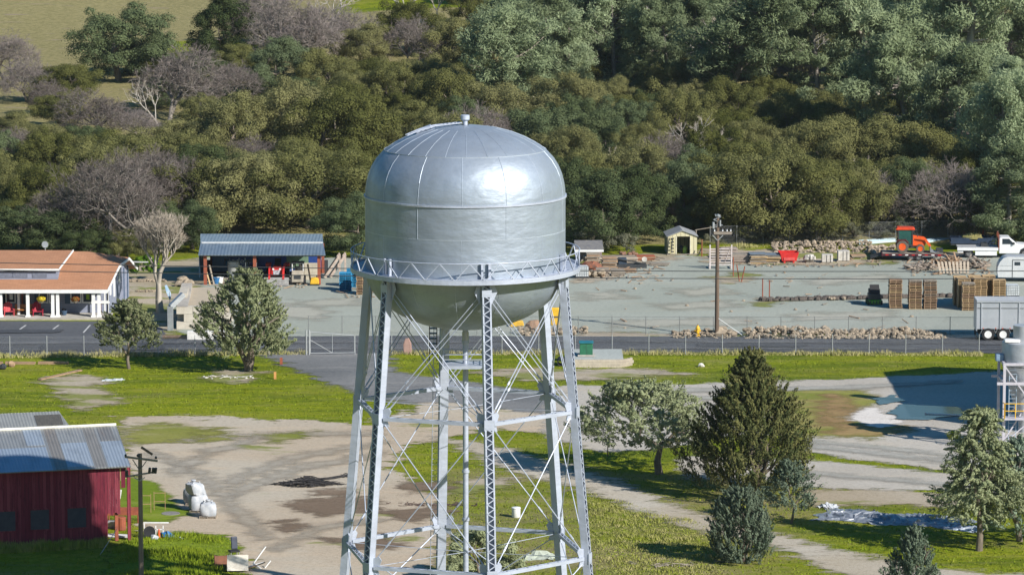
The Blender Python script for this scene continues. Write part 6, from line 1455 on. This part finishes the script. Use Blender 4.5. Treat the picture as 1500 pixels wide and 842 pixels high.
    crumple('sheet_scrap', 161, 557, 1.6, .9, .4, sh, 'crumpled pale blue sheeting dropped on the lawn', 'sheeting', 5, 0, 12, 6)
    crumple('tarpaulin', 1310, 760, 9.6, 3.8, .45, mat('dull silver tarpaulin', (.15, .17, .21), (.34, .36, .40), 2.2, .32, .35, bump=.6, spec=.5), 'long crumpled silver-grey tarpaulin laid over the grass', 'tarpaulin', 8, R(-19), 60, 14)
    crumple('white_sheet', 1219, 742, 1.3, .9, .7, PLASTIC, 'white crumpled sheet at the upper end of the tarpaulin', 'sheet', 9, R(-10), 12, 6)
    crumple('blue_sheet', 1408, 775, 2.2, .9, .5, mat('pale blue tarp', (.34, .42, .56), (.55, .6, .66), 2, .4, .2), 'crumpled blue-white sheet at the lower end of the tarpaulin', 'sheet', 10, R(-20), 16, 6)
    b = MB(); r = random.Random(8)
    for i in range(16): b.rock((r.uniform(-2, 2), r.uniform(-.8, .8), .05), r.uniform(.06, .14), i + 500, 6, 4)
    for i in range(18): c = Vector((r.uniform(-1.6, 1.6), r.uniform(-.6, .6), .08)); d = Vector((r.uniform(-1, 1), r.uniform(-.5, .5), .1)) * .5; b.beam(c - d, c + d, .05, .03)
    tag(b.build('lawn_rubble', mat('chalky rubble', (.55, .53, .48), None, 3, .9), None, loc=G(332, 553)), 'scatter of pale rubble and slats on the lawn under the juniper', 'rubble', kind='stuff')
    for i in range(3):
        a, e = G(-40 + 48 * i, 533), G(4 + 48 * i, 533.5); o = MB().beam(a + Vector((0, 0, .1)), e + Vector((0, 0, .1)), .25, .2).build('log_edging', WOODBROWN); tag(o, f'old brown edging timber on the lawn, {ORD[i]} from the frame edge', 'timber', 'edging timbers along the lawn')
    a, e = G(58, 557), G(118, 543); o = MB().beam(a + Vector((0, 0, .06)), e + Vector((0, 0, .06)), .35, .1).build('log', WOODBROWN); tag(o, 'long brown timber lying slanted across the lawn', 'timber')
    for i, (px, py, lab) in enumerate(((4, 541, 'dark low post at the left edge of the lawn'), (17, 537, 'brown stump beside the edging timbers'))):
        o = MB().rock((0, 0, .2), .3, i + 5, 8, 5, .9).build('stump', DARK if i == 0 else WOODBROWN, None, loc=G(px, py)); tag(o, lab, 'stump')
    # bulk bags
    def bag(px, py, z, rz, lab, s=1.0, lean=0):
        p = G(px, py); t = thing('bulk_bag', lab, 'bulk bag', (p.x, p.y, z), rz, 'white bulk bags on the dirt lot')
        b = MB(); prof = [(.50, 0), (.56, .12), (.60, .4), (.57, .7), (.52, .86), (.36, .94), (.1, .97)]; n = 28; vs = []; rr = random.Random(px)
        for rad, zz in prof:
            for i in range(n):
                a = 2 * math.pi * i / n; sq = 1 / max(abs(math.cos(a)), abs(math.sin(a))) ** .9; q = rad * sq * (1 + .05 * math.sin(a * 5 + zz * 7 + px) + rr.uniform(-.035, .035)) * s
                vs.append((q * math.cos(a) + lean * zz, q * math.sin(a), zz * s))
        m_ = len(prof); b.add(vs, [(k * n + i, k * n + (i + 1) % n, (k + 1) * n + (i + 1) % n, (k + 1) * n + i) for k in range(m_ - 1) for i in range(n)] + [tuple(range(n - 1, -1, -1)), tuple(range((m_ - 1) * n, m_ * n))])
        b.build('bag', PLASTIC, t, True)
        tk = MB().at((lean * .9, 0, .88 * s)).lathe([(.1, 0), (.08, .08), (.17, .2), (.14, .24)], 12).build('tied_spout', PLASTIC, t, True)
        for k in range(4):
            a = R(45 + 90 * k); MB().path([(lean * .7 + .5 * math.cos(a) * s, .5 * math.sin(a) * s, .78 * s), (lean * .8 + .42 * math.cos(a) * s, .42 * math.sin(a) * s, 1.04 * s), (lean * .8 + .3 * math.cos(a + .3) * s, .3 * math.sin(a + .3) * s, .86 * s)], .03, 5).build('lifting_loop', PLASTIC, t)
        return t
    def lowpallet(px, py, lab):
        p = G(px, py); o = dup_mesh('pallet', PM['grey'], (p.x, p.y, 0)); tag(o, lab, 'pallet')
    def dup_mesh(n, me, loc): o = bpy.data.objects.new(n, me); COL.objects.link(o); o.location = loc; return o
    lowpallet(305, 757, 'grey pallet under the nearest single bulk bag'); bag(305, 757, .135, .1, 'low white bulk bag sitting alone at the front', .86)
    lowpallet(291, 748, 'grey pallet under the pair of stacked bulk bags'); bag(291, 748, .135, .3, 'lower white bulk bag of the stacked pair'); bag(289, 748, 1.08, .7, 'slumped white bulk bag on top of another', .82, -.3)
    lowpallet(285, 738, 'grey pallet under the hindmost bulk bag'); bag(285, 738, .135, .9, 'white bulk bag mostly hidden behind the stacked pair')
    # white drum in the grass, dark brush heap
    o = MB().lathe([(.24, 0), (.27, .05), (.27, .55), (.29, .57), (.29, .62), (.25, .64)], 20).build('white_bucket', WHITE, None, True, loc=G(756, 757)); tag(o, 'white bucket standing in the grass right of the front tower leg', 'bucket')
    b = MB(); r = random.Random(4); DB = mat('charred black branches', (.02, .02, .022), (.05, .045, .045), 4, .9)
    for i in range(420):
        f = r.gauss(0, .5); x = f * 2.1 + .2; y = r.uniform(-1.15, 1.15) * (1.1 - min(1, abs(f))); z = r.uniform(.03, .35) * (1.2 - min(1, abs(f))); d = Vector((r.uniform(.4, 1), r.uniform(-.5, .5), r.uniform(-.1, .12))) * r.uniform(.2, .6)
        b.tube(Vector((x, y, z)) - d, Vector((x, y, z)) + d, r.uniform(.015, .045), .01, n=4)
    b.path([(-.8, .9, .1), (.4, 1.4, .12), (1.5, 1.8, .15), (2.3, 2.7, .12), (3.0, 3.1, .1)], .05, 5); b.path([(-.6, .8, .1), (.7, 1.2, .1), (1.9, 1.9, .1), (2.6, 2.8, .1)], .04, 5)
    for i in range(40): c = Vector((2.7 + r.gauss(0, .25), 2.95 + r.gauss(0, .25), .1)); d = Vector((r.uniform(-1, 1), r.uniform(-1, 1), r.uniform(-.2, .3))) * .25; b.beam(c - d, c + d, .05, .03)
    tag(b.build('brush_heap', DB, None, loc=G(446, 710)), 'flat heap of charred black branches on the dirt lot', 'brush heap', kind='stuff')
    b = MB()
    for i in range(120): c = Vector((r.gauss(0, 1.5), r.gauss(0, .35), .04)); d = Vector((r.uniform(-1, 1), r.uniform(-.5, .5), .05)) * r.uniform(.1, .35); b.beam(c - d, c + d, .05, .03)
    tag(b.build('bark_litter', mat('dark bark litter', (.09, .06, .05), None, 4, .95), None, loc=G(640, 739)), 'strip of dark bark litter behind the tower legs', 'litter', kind='stuff')
    # cans and scrap by the barn
    p = G(226, 786); t = thing('white_rack', 'white pipe rack standing beyond the pole by the barn', 'rack', p)
    for x in (-.6, .1, .55): MB().box(x - .03, x + .03, -.03, .03, 0, .85 if x < 0 else .7).build('leg', WHITE, t)
    MB().box(-.65, .9, -.03, .03, .86, .93).build('rail', WHITE, t); MB().box(-.1, .6, -.03, .03, .45, .5).build('rail', WHITE, t)
    OM = mat('pale orange barrier', (.48, .27, .18), None, 3, .7)
    for i, (px, py) in enumerate(((213, 752), (234, 748))):
        p = G(px, py); t = thing('safety_barrier', ('left', 'right')[i] + ' thin orange barrier frame in the grass behind the pole', 'barrier', p, 0, 'thin orange barrier frames')
        for x in (-.35, .35): MB().box(x - .012, x + .012, -.012, .012, 0, 1.25).build('post', OM, t)
        for z in (.6, 1.15): MB().box(-.33, .33, -.015, .015, z, z + .025).build('rail', OM, t)
    o = MB().lathe([(.6, 0), (.62, .04), (.58, .09), (.02, .1)], 24).build('manhole_cover', mat('grey concrete lid', (.24, .23, .22), None, 3, .8), None, loc=G(250, 753)); tag(o, 'flat round grey lid lying beside the bulk bags', 'cover')
    BT = mat('blue tarp', (.02, .16, .42), None, 3, .5)
    o = crumple('blue_tarp', 247, 786, .9, .6, .5, BT, 'crumpled blue tarp beyond the white pipe rack', 'tarp', 30, 0, 8, 5); o = crumple('pale_tarp', 257, 788, 1.0, .5, .35, sh, 'pale crumpled plastic right of the blue tarp', 'plastic', 31, 0, 8, 5)
    o = MB().lathe([(.22, 0), (.24, .03), (.1, .1), (.04, .6), (.03, .62)], 14).build('traffic_cone', ORANGE, None, loc=G(233, 789)); tag(o, 'faded orange traffic cone by the white pipe rack', 'cone')
    o = MB().at((0, 0, .4), rx=R(80)).lathe([(.1, -.1), (.36, -.12), (.36, .12), (.1, .1)], 16).build('old_tyre', BLACK, None, loc=G(219, 788)); tag(o, 'old dark tyre standing against the white rack', 'tyre')
    b = MB().rock((0, 0, .1), .3, 3); o = b.build('white_sack', PLASTIC, None, loc=G(226, 790)); tag(o, 'slumped white sack beside the traffic cone', 'sack')
    JB = [(166, 748, WHITE, 'white sheet metal panel leaning inside the barn lean-to'), (170, 772, GALV, 'grey trough on the ground of the barn lean-to'), (168, 786, WHITE, 'white board lying at the barn corner'), (178, 776, RUST, 'rusty drum under the barn lean-to')]
    for i, (px, py, m, lab) in enumerate(JB):
        p = G(px, py); b = MB()
        if i == 0: b.beam((-.1, 0, 0), (.1, .5, 1.3), .9, .04)
        elif i == 1: b.box(-.5, .5, -.25, .25, 0, .06).box(-.5, -.45, -.25, .25, .06, .4).box(.45, .5, -.25, .25, .06, .4).box(-.45, .45, -.25, -.2, .06, .4).box(-.45, .45, .2, .25, .06, .4)
        elif i == 2: b.at(rz=R(-12)).box(-.9, .9, -.3, .3, .05, .14)
        else: b.lathe([(.25, 0), (.28, .05), (.28, .8), (.24, .84)], 14)
        o = b.build(('metal_panel', 'trough', 'white_board', 'rusty_drum')[i], m, None, loc=p); tag(o, lab, ('panel', 'trough', 'board', 'drum')[i])
    o = MB().beam((-1.1, 0, .75), (1.1, 0, .78), .1, .5).tube((-.9, 0, 0), (-.9, 0, .7), .04).tube((.9, 0, 0), (.9, 0, .7), .04).build('rusty_tank_stand', RUST, None, loc=G(181, 766)); tag(o, 'low rusty steel stand beneath the barn lean-to', 'stand')
    # scrap at the bottom edge
    SP = (352, 838); p = G(*SP); 
    t = thing('broken_cabinet', 'dirty white broken cabinet lying in the grass', 'cabinet', (p.x - .15, p.y, 0), R(3)); DW = mat('dirty white enamel', (.66, .62, .54), (.52, .47, .4), 2, .6)
    MB().at((0, 0, .1), rx=R(-25)).box(-.62, .62, -.05, .05, 0, .95).build('panel', DW, t); MB().box(-.6, .6, .3, .9, 0, .55).build('body', WOODGREY, t)
    o = MB().box(-.38, .38, 0, .5, .0, .12).box(-.38, .38, .0, .08, .12, .75).box(-.38, -.3, .08, .5, .12, .7).box(.3, .38, .08, .5, .12, .7).build('brown_crate', mat('rust brown wood', (.28, .12, .07), (.2, .09, .06), 3, .85), None, loc=G(324, 832), rz=R(8)); tag(o, 'rust-brown open wooden crate left of the broken cabinet', 'crate')
    p = G(343, 822); t = thing('discarded_chair', 'discarded dark padded chair tipped on the scrap pile', 'chair', (p.x, p.y, .15), R(20)); MB().box(-.3, .3, -.28, .28, .45, .55).build('seat', BLACK, t, bevel=.04); MB().at((.1, .25, .55), rx=R(-8)).box(-.2, .2, -.05, .06, 0, .75).build('backrest', mat('blue black vinyl', (.05, .06, .09), None, 3, .5), t, bevel=.08)
    for x, y in ((-.25, -.22), (.25, -.22), (-.25, .22), (.25, .22)): MB().tube((x, y, -.1), (x, y, .45), .025, n=5).build('leg', GALV, t)
    o = MB().box(-.55, .4, -.04, .35, .3, .42).build('cushion', mat('cream foam', (.6, .5, .3), None, 3, .8), None, bevel=.05, loc=G(338, 826)); tag(o, 'cream foam cushion beneath the discarded dark chair', 'cushion')
    p = G(368, 832); t = thing('white_pipe_frame', 'broken white pipe frame sticking up right of the cabinet', 'pipe frame', p)
    for a, b_ in (((-.3, 0, .05), (.75, .1, .35)), ((.1, 0, .25), (.85, .3, 1.25)), ((.15, 0, .3), (.6, -.2, .02)), ((.8, 0, .02), (1.15, .1, .45))): MB().tube(a, b_, .04, n=6).build('pipe', WHITE, t)
    o = MB().beam((-.3, 0, .1), (.9, .2, .5), .12, .05).build('broken_plank', WOODBROWN, None, loc=G(366, 836)); tag(o, 'broken brown plank between cabinet and white pipe frame', 'plank')
    b = MB(); r = random.Random(6)
    for i in range(30): c = Vector((r.gauss(0, 1.0), r.gauss(0, .3), .06)); d = Vector((r.uniform(-1, 1), r.uniform(-.5, .5), .1)) * r.uniform(.2, .6); b.beam(c - d, c + d, .05, .04)
    tag(b.build('dead_sticks', WOODGREY, None, loc=G(985, 828)), 'litter of dead grey sticks left of the round bush', 'sticks', kind='stuff')
    o = crumple('mesh_cover', 792, 818, 2.2, 1.3, .55, mat('grey green netting', (.36, .40, .34), (.3, .33, .29), 3, .8), 'humped grey-green netting in the grass between the tower legs', 'netting', 44, 0, 12, 8)
    o = MB().tube((0, 0, 0), (.02, 0, 1.25), .045, .03, n=6).build('thin_stake', POLEWOOD, None, loc=G(890, 668)); tag(o, 'thin dark stake in the grass left of the spreading juniper', 'stake')
    o = MB().rock((0, 0, .1), .28, 4).build('pale_stone', mat('white stone', (.62, .6, .55), None, 3, .8), None, loc=G(1027, 537)); tag(o, 'single pale stone on the verge above the cypress', 'stone')
YARD2 = gravel_material('grey pad gravel', (.34, .37, .35), (.40, .42, .40), (.30, .31, .29), alpha=False)
bin_and_small()

CHAIN = None
def chain_material():
    m, nt, _, _ = nodes_of('chain link mesh')
    tc = nt.nodes.new('ShaderNodeTexCoord').outputs['Object']; sp = nt.nodes.new('ShaderNodeSeparateXYZ'); nt.links.new(tc, sp.inputs[0])
    a = mth(nt, 'FRACT', mth(nt, 'DIVIDE', mth(nt, 'ADD', sp.outputs[0], sp.outputs[2]), .085)); b = mth(nt, 'FRACT', mth(nt, 'DIVIDE', mth(nt, 'ADD', mth(nt, 'SUBTRACT', sp.outputs[0], sp.outputs[2]), 1000.0), .085))
    al = mth(nt, 'MAXIMUM', mth(nt, 'LESS_THAN', a, .045), mth(nt, 'LESS_THAN', b, .045))
    return finish(m, nt, (.34, .35, .36), .5, .3, alpha=al)
def fence(name, label, A, B, H, sp_, m, zfun=None, skip=(), top=True, mid=False, n=None, tall=None):
    A, B = Vector(A), Vector(B); d = B - A; L = d.length; rz = math.atan2(d.y, d.x)
    T = thing(name, label, 'fence', (A.x, A.y, 0), rz); n = n or round(L / sp_)
    zz = [0 if not zfun else zfun(*(A + d * (i / n))[:2]) for i in range(n + 1)]
    for i in range(n + 1):
        if i in skip: continue
        MB().tube((L * i / n, 0, zz[i] - .1), (L * i / n, 0, zz[i] + H + .05), .034, n=6).build('post', m, T)
    r = MB()
    for i in range(n):
        if top: r.tube((L * i / n, 0, zz[i] + H), (L * (i + 1) / n, 0, zz[i + 1] + H), .014, n=4)
        if mid:
            for q in (.25, .5, .75): r.tube((L * i / n, 0, zz[i] + H * q), (L * (i + 1) / n, 0, zz[i + 1] + H * q), .008, n=3)
    if r.v: r.build('rail', m, T)
    vs = [(L * i / n, .02, zz[i] + .05) for i in range(n + 1)] + [(L * i / n, .02, zz[i] + H) for i in range(n + 1)]
    MB().add(vs, [(i, i + 1, n + 2 + i, n + 1 + i) for i in range(n)]).build('wire_mesh', CHAIN, T)
    return T
CHAIN = chain_material()
FP = mat('pale galvanised post', (.42, .44, .45), (.34, .36, .37), 4, .5, .3); FD = mat('dull dark post', (.24, .25, .25), None, 4, .6, .3)
fence('chain_link_fence', 'chain-link fence along the road beside the left lawn', G(-94, 522), G(448, 520), 1.55, 3, FP, n=10, top=False)
fence('chain_link_fence', 'chain-link fence along the road behind the tower and verge', G(520, 519), G(1434, 518), 1.5, 3, FP, n=17, top=False)
fence('chain_link_fence', 'thin dark chain-link fence along the yard side of the road', G(452, 490), G(1441, 491.5), 1.5, 3, FD, n=20)
fence('chain_link_fence', 'grey wire fence along the foot of the wooded hillside', (G(1040, 360).x, G(1040, 360).y, 0), (G(1580, 352).x, G(1580, 352).y, 0), 1.75, 2.6, FD, zfun=hill, mid=True)
def gate():
    a, b = G(449, 520), G(519, 519); T = thing('pipe_gate', 'double chain-link gate of pale pipes across the asphalt drive', 'gate', (a.x, a.y, 0), math.atan2(b.y - a.y, b.x - a.x)); L = (b - a).length
    for x in (0, .22): MB().tube((x, 0, 0), (x, 0, 2.0), .06, n=8).build('gate_post', FP, T)
    lf = MB(); x0 = .3
    lf.path([(x0, 0, .15), (L, 0, .15), (L, 0, 1.5), (x0, 0, 1.85), (x0, 0, .15)], .03, 6).tube(((x0 + L) / 2, 0, .15), ((x0 + L) / 2, 0, 1.67), .025, n=6).tube((x0, 0, 1.2), ((x0 + L) / 2, 0, .15), .015, n=5); g = lf.build('gate_leaf', FP, T)
    MB().add([(x0, .02, .15), (L, .02, .15), (L, .02, 1.5), (x0, .02, 1.85)], [(0, 1, 2, 3)]).build('wire_mesh', CHAIN, g)
gate()
def poles():
    p = G(1050, 493); T = thing('utility_pole', 'tall dark utility pole with a wooden crossarm at the yard edge', 'utility pole', p); z = lambda py: P(1050, py, p.y).z
    MB().tube((0, 0, -.1), (0, 0, z(318)), .19, .13, n=12).build('pole', POLEWOOD, T, True)
    ca = MB().box(-.3, 1.15, -.2, -.08, z(343), z(339)).build('crossarm', WOODGREY, T)
    MB().beam((0, -.16, z(352)), (-.4, -.16, z(344)), .05, .05).beam((0, -.16, z(352)), (.45, -.16, z(344)), .05, .05).build('arm_brace', FP, T)
    for x in (-.25, .4, .75, 1.05): MB().at((x, -.14, z(339))).lathe([(.02, 0), (.06, .05), (.04, .12), (.06, .15), (.02, .2)], 8).build('insulator', GALV, ca)
    tr = MB(); r = random.Random(3)
    for i in range(5): tr.tube((r.uniform(-.3, .35), -.1, z(333) + i * .22), (r.uniform(-.4, .4), -.1, z(333) + i * .22 + .2), .035, n=5)
    tr.box(-.3, .4, -.1, .0, z(330), z(329)); tr.build('bracket', GALV, T)
    MB().tube((-.35, -.2, z(334)), (-.35, -.2, z(325)), .1, n=10).build('cutout', GALV, T); MB().tube((.2, -.2, z(331)), (.2, -.2, z(322)), .07, n=10).build('cutout', GALV, T); MB().rock((.05, -.05, z(316)), .2, 3).build('cap_cluster', GALV, T)
    q = G(1092, 494); MB().tube((.1, -.1, z(466)), (q.x - p.x, q.y - p.y, 0), .03, n=5).build('guy_wire', FP, T)
    p = G(207, 852); T = thing('utility_pole', 'weathered utility pole with tilted crossarm right of the red barn', 'utility pole', p); z = lambda py: P(207, py, p.y).z
    MB().tube((0, 0, -.1), (0.02, 0, z(664)), .15, .115, n=12).build('pole', mat('bleached pole timber', (.26, .2, .15), (.17, .13, .1), 3, .9, stretch=(3, 3, .2)), T, True)
    ca = MB().beam((-.85, -.16, z(668)), (1.05, -.16, z(674)), .11, .11).build('crossarm', WOODGREY, T)
    for x, dz in ((-.8, .12), (-.1, .12), (.95, .0)): MB().at((x, -.16, z(670) + dz - x * .13 * 0)).lathe([(.03, -.05), (.07, .0), (.07, .06), (.03, .12)], 8).build('insulator', DARK, ca)
    MB().beam((.1, -.1, z(654)), (.75, -.1, z(665)), .14, .12).build('broken_arm', POLEWOOD, T); MB().beam((0, -.14, z(688)), (.4, -.14, z(674)), .05, .05).beam((0, -.14, z(688)), (-.4, -.14, z(672)), .05, .05).build('arm_brace', WOODGREY, T)
    sa = MB().beam((-.75, -.14, z(697)), (.95, -.14, z(690)), .09, .09).build('lower_arm', WOODGREY, T)
    for x in (.55, .75, .9): MB().tube((x, -.14, z(692)), (x + .05, -.2, z(684)), .08, n=8).build('cutout', DARK, sa)
    MB().tube((-.75, -.14, z(698)), (-.75, -.14, z(688)), .1, n=8).build('cutout', DARK, sa); MB().beam((-.3, -.2, z(698)), (0, -.2, z(703)), .05, .04).beam((0, -.2, z(703)), (.3, -.2, z(698)), .05, .04).build('arm_brace', FP, T)
    q = G(158, 842); MB().tube((-.75, -.1, z(700)), (q.x - p.x - .35, q.y - p.y - 1.0, .0), .022, n=5).build('guy_wire', FP, T) if False else None
    a = G(173, 795, 0); g = MB().tube((0, 0, 1.0), (-.75, -2.8, .0), .022, n=5).build('guy_anchor_wire', FP, None, loc=(a.x, a.y - .6, 0)); tag(g, 'pale guy wire slanting into the shaded grass by the barn', 'wire')
    # off-frame poles that carry the long wires
    WY = 300.0
    l, r_ = P(-520, 372, WY), P(2050, 392, WY)
    for pt, lab in ((l, 'bare utility pole beyond the left edge carrying two wires'), (r_, 'bare utility pole beyond the right edge carrying two wires')):
        T = thing('utility_pole', lab, 'utility pole', (pt.x, pt.y, 0)); MB().tube((0, 0, 0), (0, 0, pt.z + .6), .17, .12, n=10).build('pole', POLEWOOD, T, True); MB().box(-.08, .08, -.9, .9, pt.z - .1, pt.z).build('crossarm', WOODGREY, T)
    for j, (dz, lab) in enumerate(((0, 'upper dark overhead wire crossing in front of the yard'), (-.55, 'lower dark overhead wire crossing in front of the yard'))):
        pts = []
        for i in range(41):
            f = i / 40; q = l.lerp(r_, f); q.z += dz - .7 * 4 * f * (1 - f); pts.append(q)
        o = MB().path(pts, .03, 4).build('overhead_wire', mat('dark cable', (.05, .055, .06), None, 3, .5)); tag(o, lab, 'wire', 'overhead wires across the yard')
poles()
def silo():
    p = G(1500, 655); T = thing('dust_collector', 'grey hopper silo on a pale steel frame with a yellow-railed platform', 'silo', (p.x, p.y, 0)); z = lambda py: P(1500, py, p.y).z
    GS = steel_paint('grey silo paint', (.50, .52, .55), .45, .3); r = 35 / 21.4
    MB().lathe([(r, z(533)), (r, z(502)), (r * .97, z(500)), (.05, z(498))], 40).build('body', GS, T, True)
    MB().lathe([(.42, z(632)), (.42, z(616)), (r * .98, z(534))], 32).build('hopper', GS, T, True)
    MB().tube((-.1, 0, z(499)), (-.1, 0, z(476)), .78, n=24).build('stack', GS, T, True); MB().tube((-.1, 0, z(476)), (-.1, 0, z(468)), .03, n=5).build('lightning_rod', GALV, T)
    MB().at((-1.05, -.5, z(500) + .05)).box(-.5, .55, -.4, .4, 0, .2).build('roof_hatch', WHITE, T, bevel=.06); MB().at((-1.6, -.3, z(522))).box(-.5, .05, -.3, .3, -.25, .25).build('inlet_duct', mat('blue grey duct', (.2, .3, .42), None, 2, .5), T, bevel=.06)
    w = 1.62; LP = mat('lilac grey steel', (.56, .54, .60), (.48, .46, .52), 3, .5, .2)
    for x in (-w, w):
        for y in (-w, w): MB().box(x - .09, x + .09, y - .09, y + .09, 0, z(530)).build('leg', LP, T)
    for py in (530, 558):
        for s in (-1, 1): MB().box(-w - (.5 if py == 558 else .1), w + .1, s * w - .08, s * w + .08, z(py), z(py) + .18).build('beam', LP, T); MB().box(s * w - .08, s * w + .08, -w + .085, w - .085, z(py), z(py) + .18).build('beam', LP, T)
    for y in (-w, w): MB().beam((-w, y - .02, z(530)), (w, y - .02, z(625)), .09, .09).beam((w, y + .02, z(530)), (-w, y + .02, z(640)), .09, .09).build('brace', LP, T)
    pl = MB().box(-w - .1, .3, -w - .6, -w + .4, z(607), z(607) + .1).build('platform', LP, T)
    yl = MB(); zz = z(607) + .1
    for x in (-w, -.9, .25): yl.box(x - .03, x + .03, -w - .58, -w - .52, zz, zz + 1.05)
    for h in (.5, 1.0): yl.box(-w, .25, -w - .57, -w - .53, zz + h, zz + h + .05)
    for y in (-w - .55, -w + .35): yl.box(-w - .06, -w, y - .03, y + .03, zz, zz + 1.05)
    yl.box(-w - .05, -w - .01, -w - .5, -w + .35, zz + 1.0, zz + 1.05); yl.build('guard_rail', YELLOW, pl)
    ld = MB()
    for x in (-1.25, -.75): ld.tube((x, -w + .3, 0), (x, -w + .3, z(545)), .03, n=5)
    for i in range(20): ld.tube((-1.25, -w + .3, .25 + i * .28), (-.75, -w + .3, .25 + i * .28), .018, n=4)
    ld.build('ladder', mat('pale blue ladder', (.4, .5, .6), None, 3, .5), T); MB().beam((-w, -w - .5, z(640)), (.2, -w - .5, z(607)), .08, .08).build('brace', LP, T)
    MB().tube((.6, -.4, .1), (.3, -.2, z(615)), .26, n=14).build('discharge_pipe', GS, T, True); MB().box(-.8, .6, -1.2, .2, 0, .35).build('valve_base', DARK, T); MB().box(-2.4, 2.4, -2.3, 2.4, -.1, .06).build('slab', CONC, T)
    # tall works building just outside the frame; it throws the broad shade over the gravel
    b = thing('mill_building', 'tall grey metal mill building standing right of the silo', 'building', (40.5, 279, 0)); ML = ribbed('grey mill cladding', (.42, .43, .44), (.40, .41, .42), .05, .25)
    MB().box(0, 14, 0, 20, 0, 9.5).build('wall', ML, b); MB().prism([(-.3, 9.5), (14.3, 9.5), (7, 12)], -.3, 20.3).build('roof', ML, b); MB().tube((3, 4, 9.6), (3, 4, 14.5), .6, n=20).build('stack', GS, b, True); MB().box(-.06, -.002, 8, 12, 0, 4).build('door', DARK, b)
    for y in (3, 15.5): MB().box(-.05, -.002, y, y + 1.6, 3, 4.4).build('window', GLASSDARK, b)
    p = G(1376, 652); o = MB().beam((0, 0, .1), (-3.6, .9, .12), .12, .1).build('pale_pole', WHITE, None, loc=G(1430, 611)); tag(o, 'long pale pole lying across the shaded gravel', 'pole')
    rg2 = np.random.default_rng(5); e = unit(rg2, 300); me = leafmesh('weed_clump', e * np.array([.5, .5, .35]) + np.array([0, 0, .3]), e, rg2.uniform(.05, .1, 300), .5, rg2.random(300), leaf_material('yellow green weed', (.28, .30, .02), (.42, .40, .03)), rng=rg2); o = bpy.data.objects.new('weed_clump', me); COL.objects.link(o); o.location = G(1397, 643); tag(o, 'yellow-green weed clump on the gravel beside the drooping conifer', 'weed')
silo()
# ---------------------------------------------------------------- thin valley air and yard litter
def air():
    m, nt, _, _ = nodes_of('valley haze'); o = nt.nodes.new('ShaderNodeOutputMaterial')
    v = nt.nodes.new('ShaderNodeVolumePrincipled'); v.inputs['Color'].default_value = (.8, .86, .94, 1); v.inputs['Density'].default_value = .00005; v.inputs['Anisotropy'].default_value = .2
    nt.links.new(v.outputs[0], o.inputs['Volume'])
    tag(MB().box(-260, 260, -40, 760, -1.2, 90).build('haze', m), kind='stuff')
air()
def litter():
    r = random.Random(31); sets = [MB(), MB(), MB()]
    zones = [(842, 968, 376, 412, 130), (1040, 1145, 372, 392, 70), (1330, 1450, 384, 404, 120), (300, 480, 416, 422, 40), (1150, 1290, 378, 392, 50), (1270, 1400, 372, 386, 50), (500, 545, 424, 436, 20), (870, 1380, 400, 484, 60)]
    for x0, x1, y0, y1, n in zones:
        for i in range(n):
            p = G(r.uniform(x0, x1), r.uniform(y0, y1)); k = r.randrange(3); b = sets[k]; a = r.uniform(0, 3.14); L = r.uniform(.12, .6)
            if k < 2: d = Vector((math.cos(a), math.sin(a), r.uniform(-.1, .25))) * L; c = Vector((p.x, p.y, .1)); b.beam(c - d, c + d, r.uniform(.05, .16), r.uniform(.03, .07))
            else: b.rock((p.x, p.y, .05), r.uniform(.06, .2), i, 5, 4, .7)
    for b, m, lab in zip(sets, (WOODGREY, WOODBROWN, STONE), ('loose grey boards scattered among the stored goods', 'loose brown offcuts scattered among the stored goods', 'loose stones scattered over the gravel yard')):
        tag(b.build('yard_litter', m), lab, 'litter', kind='stuff')
litter()
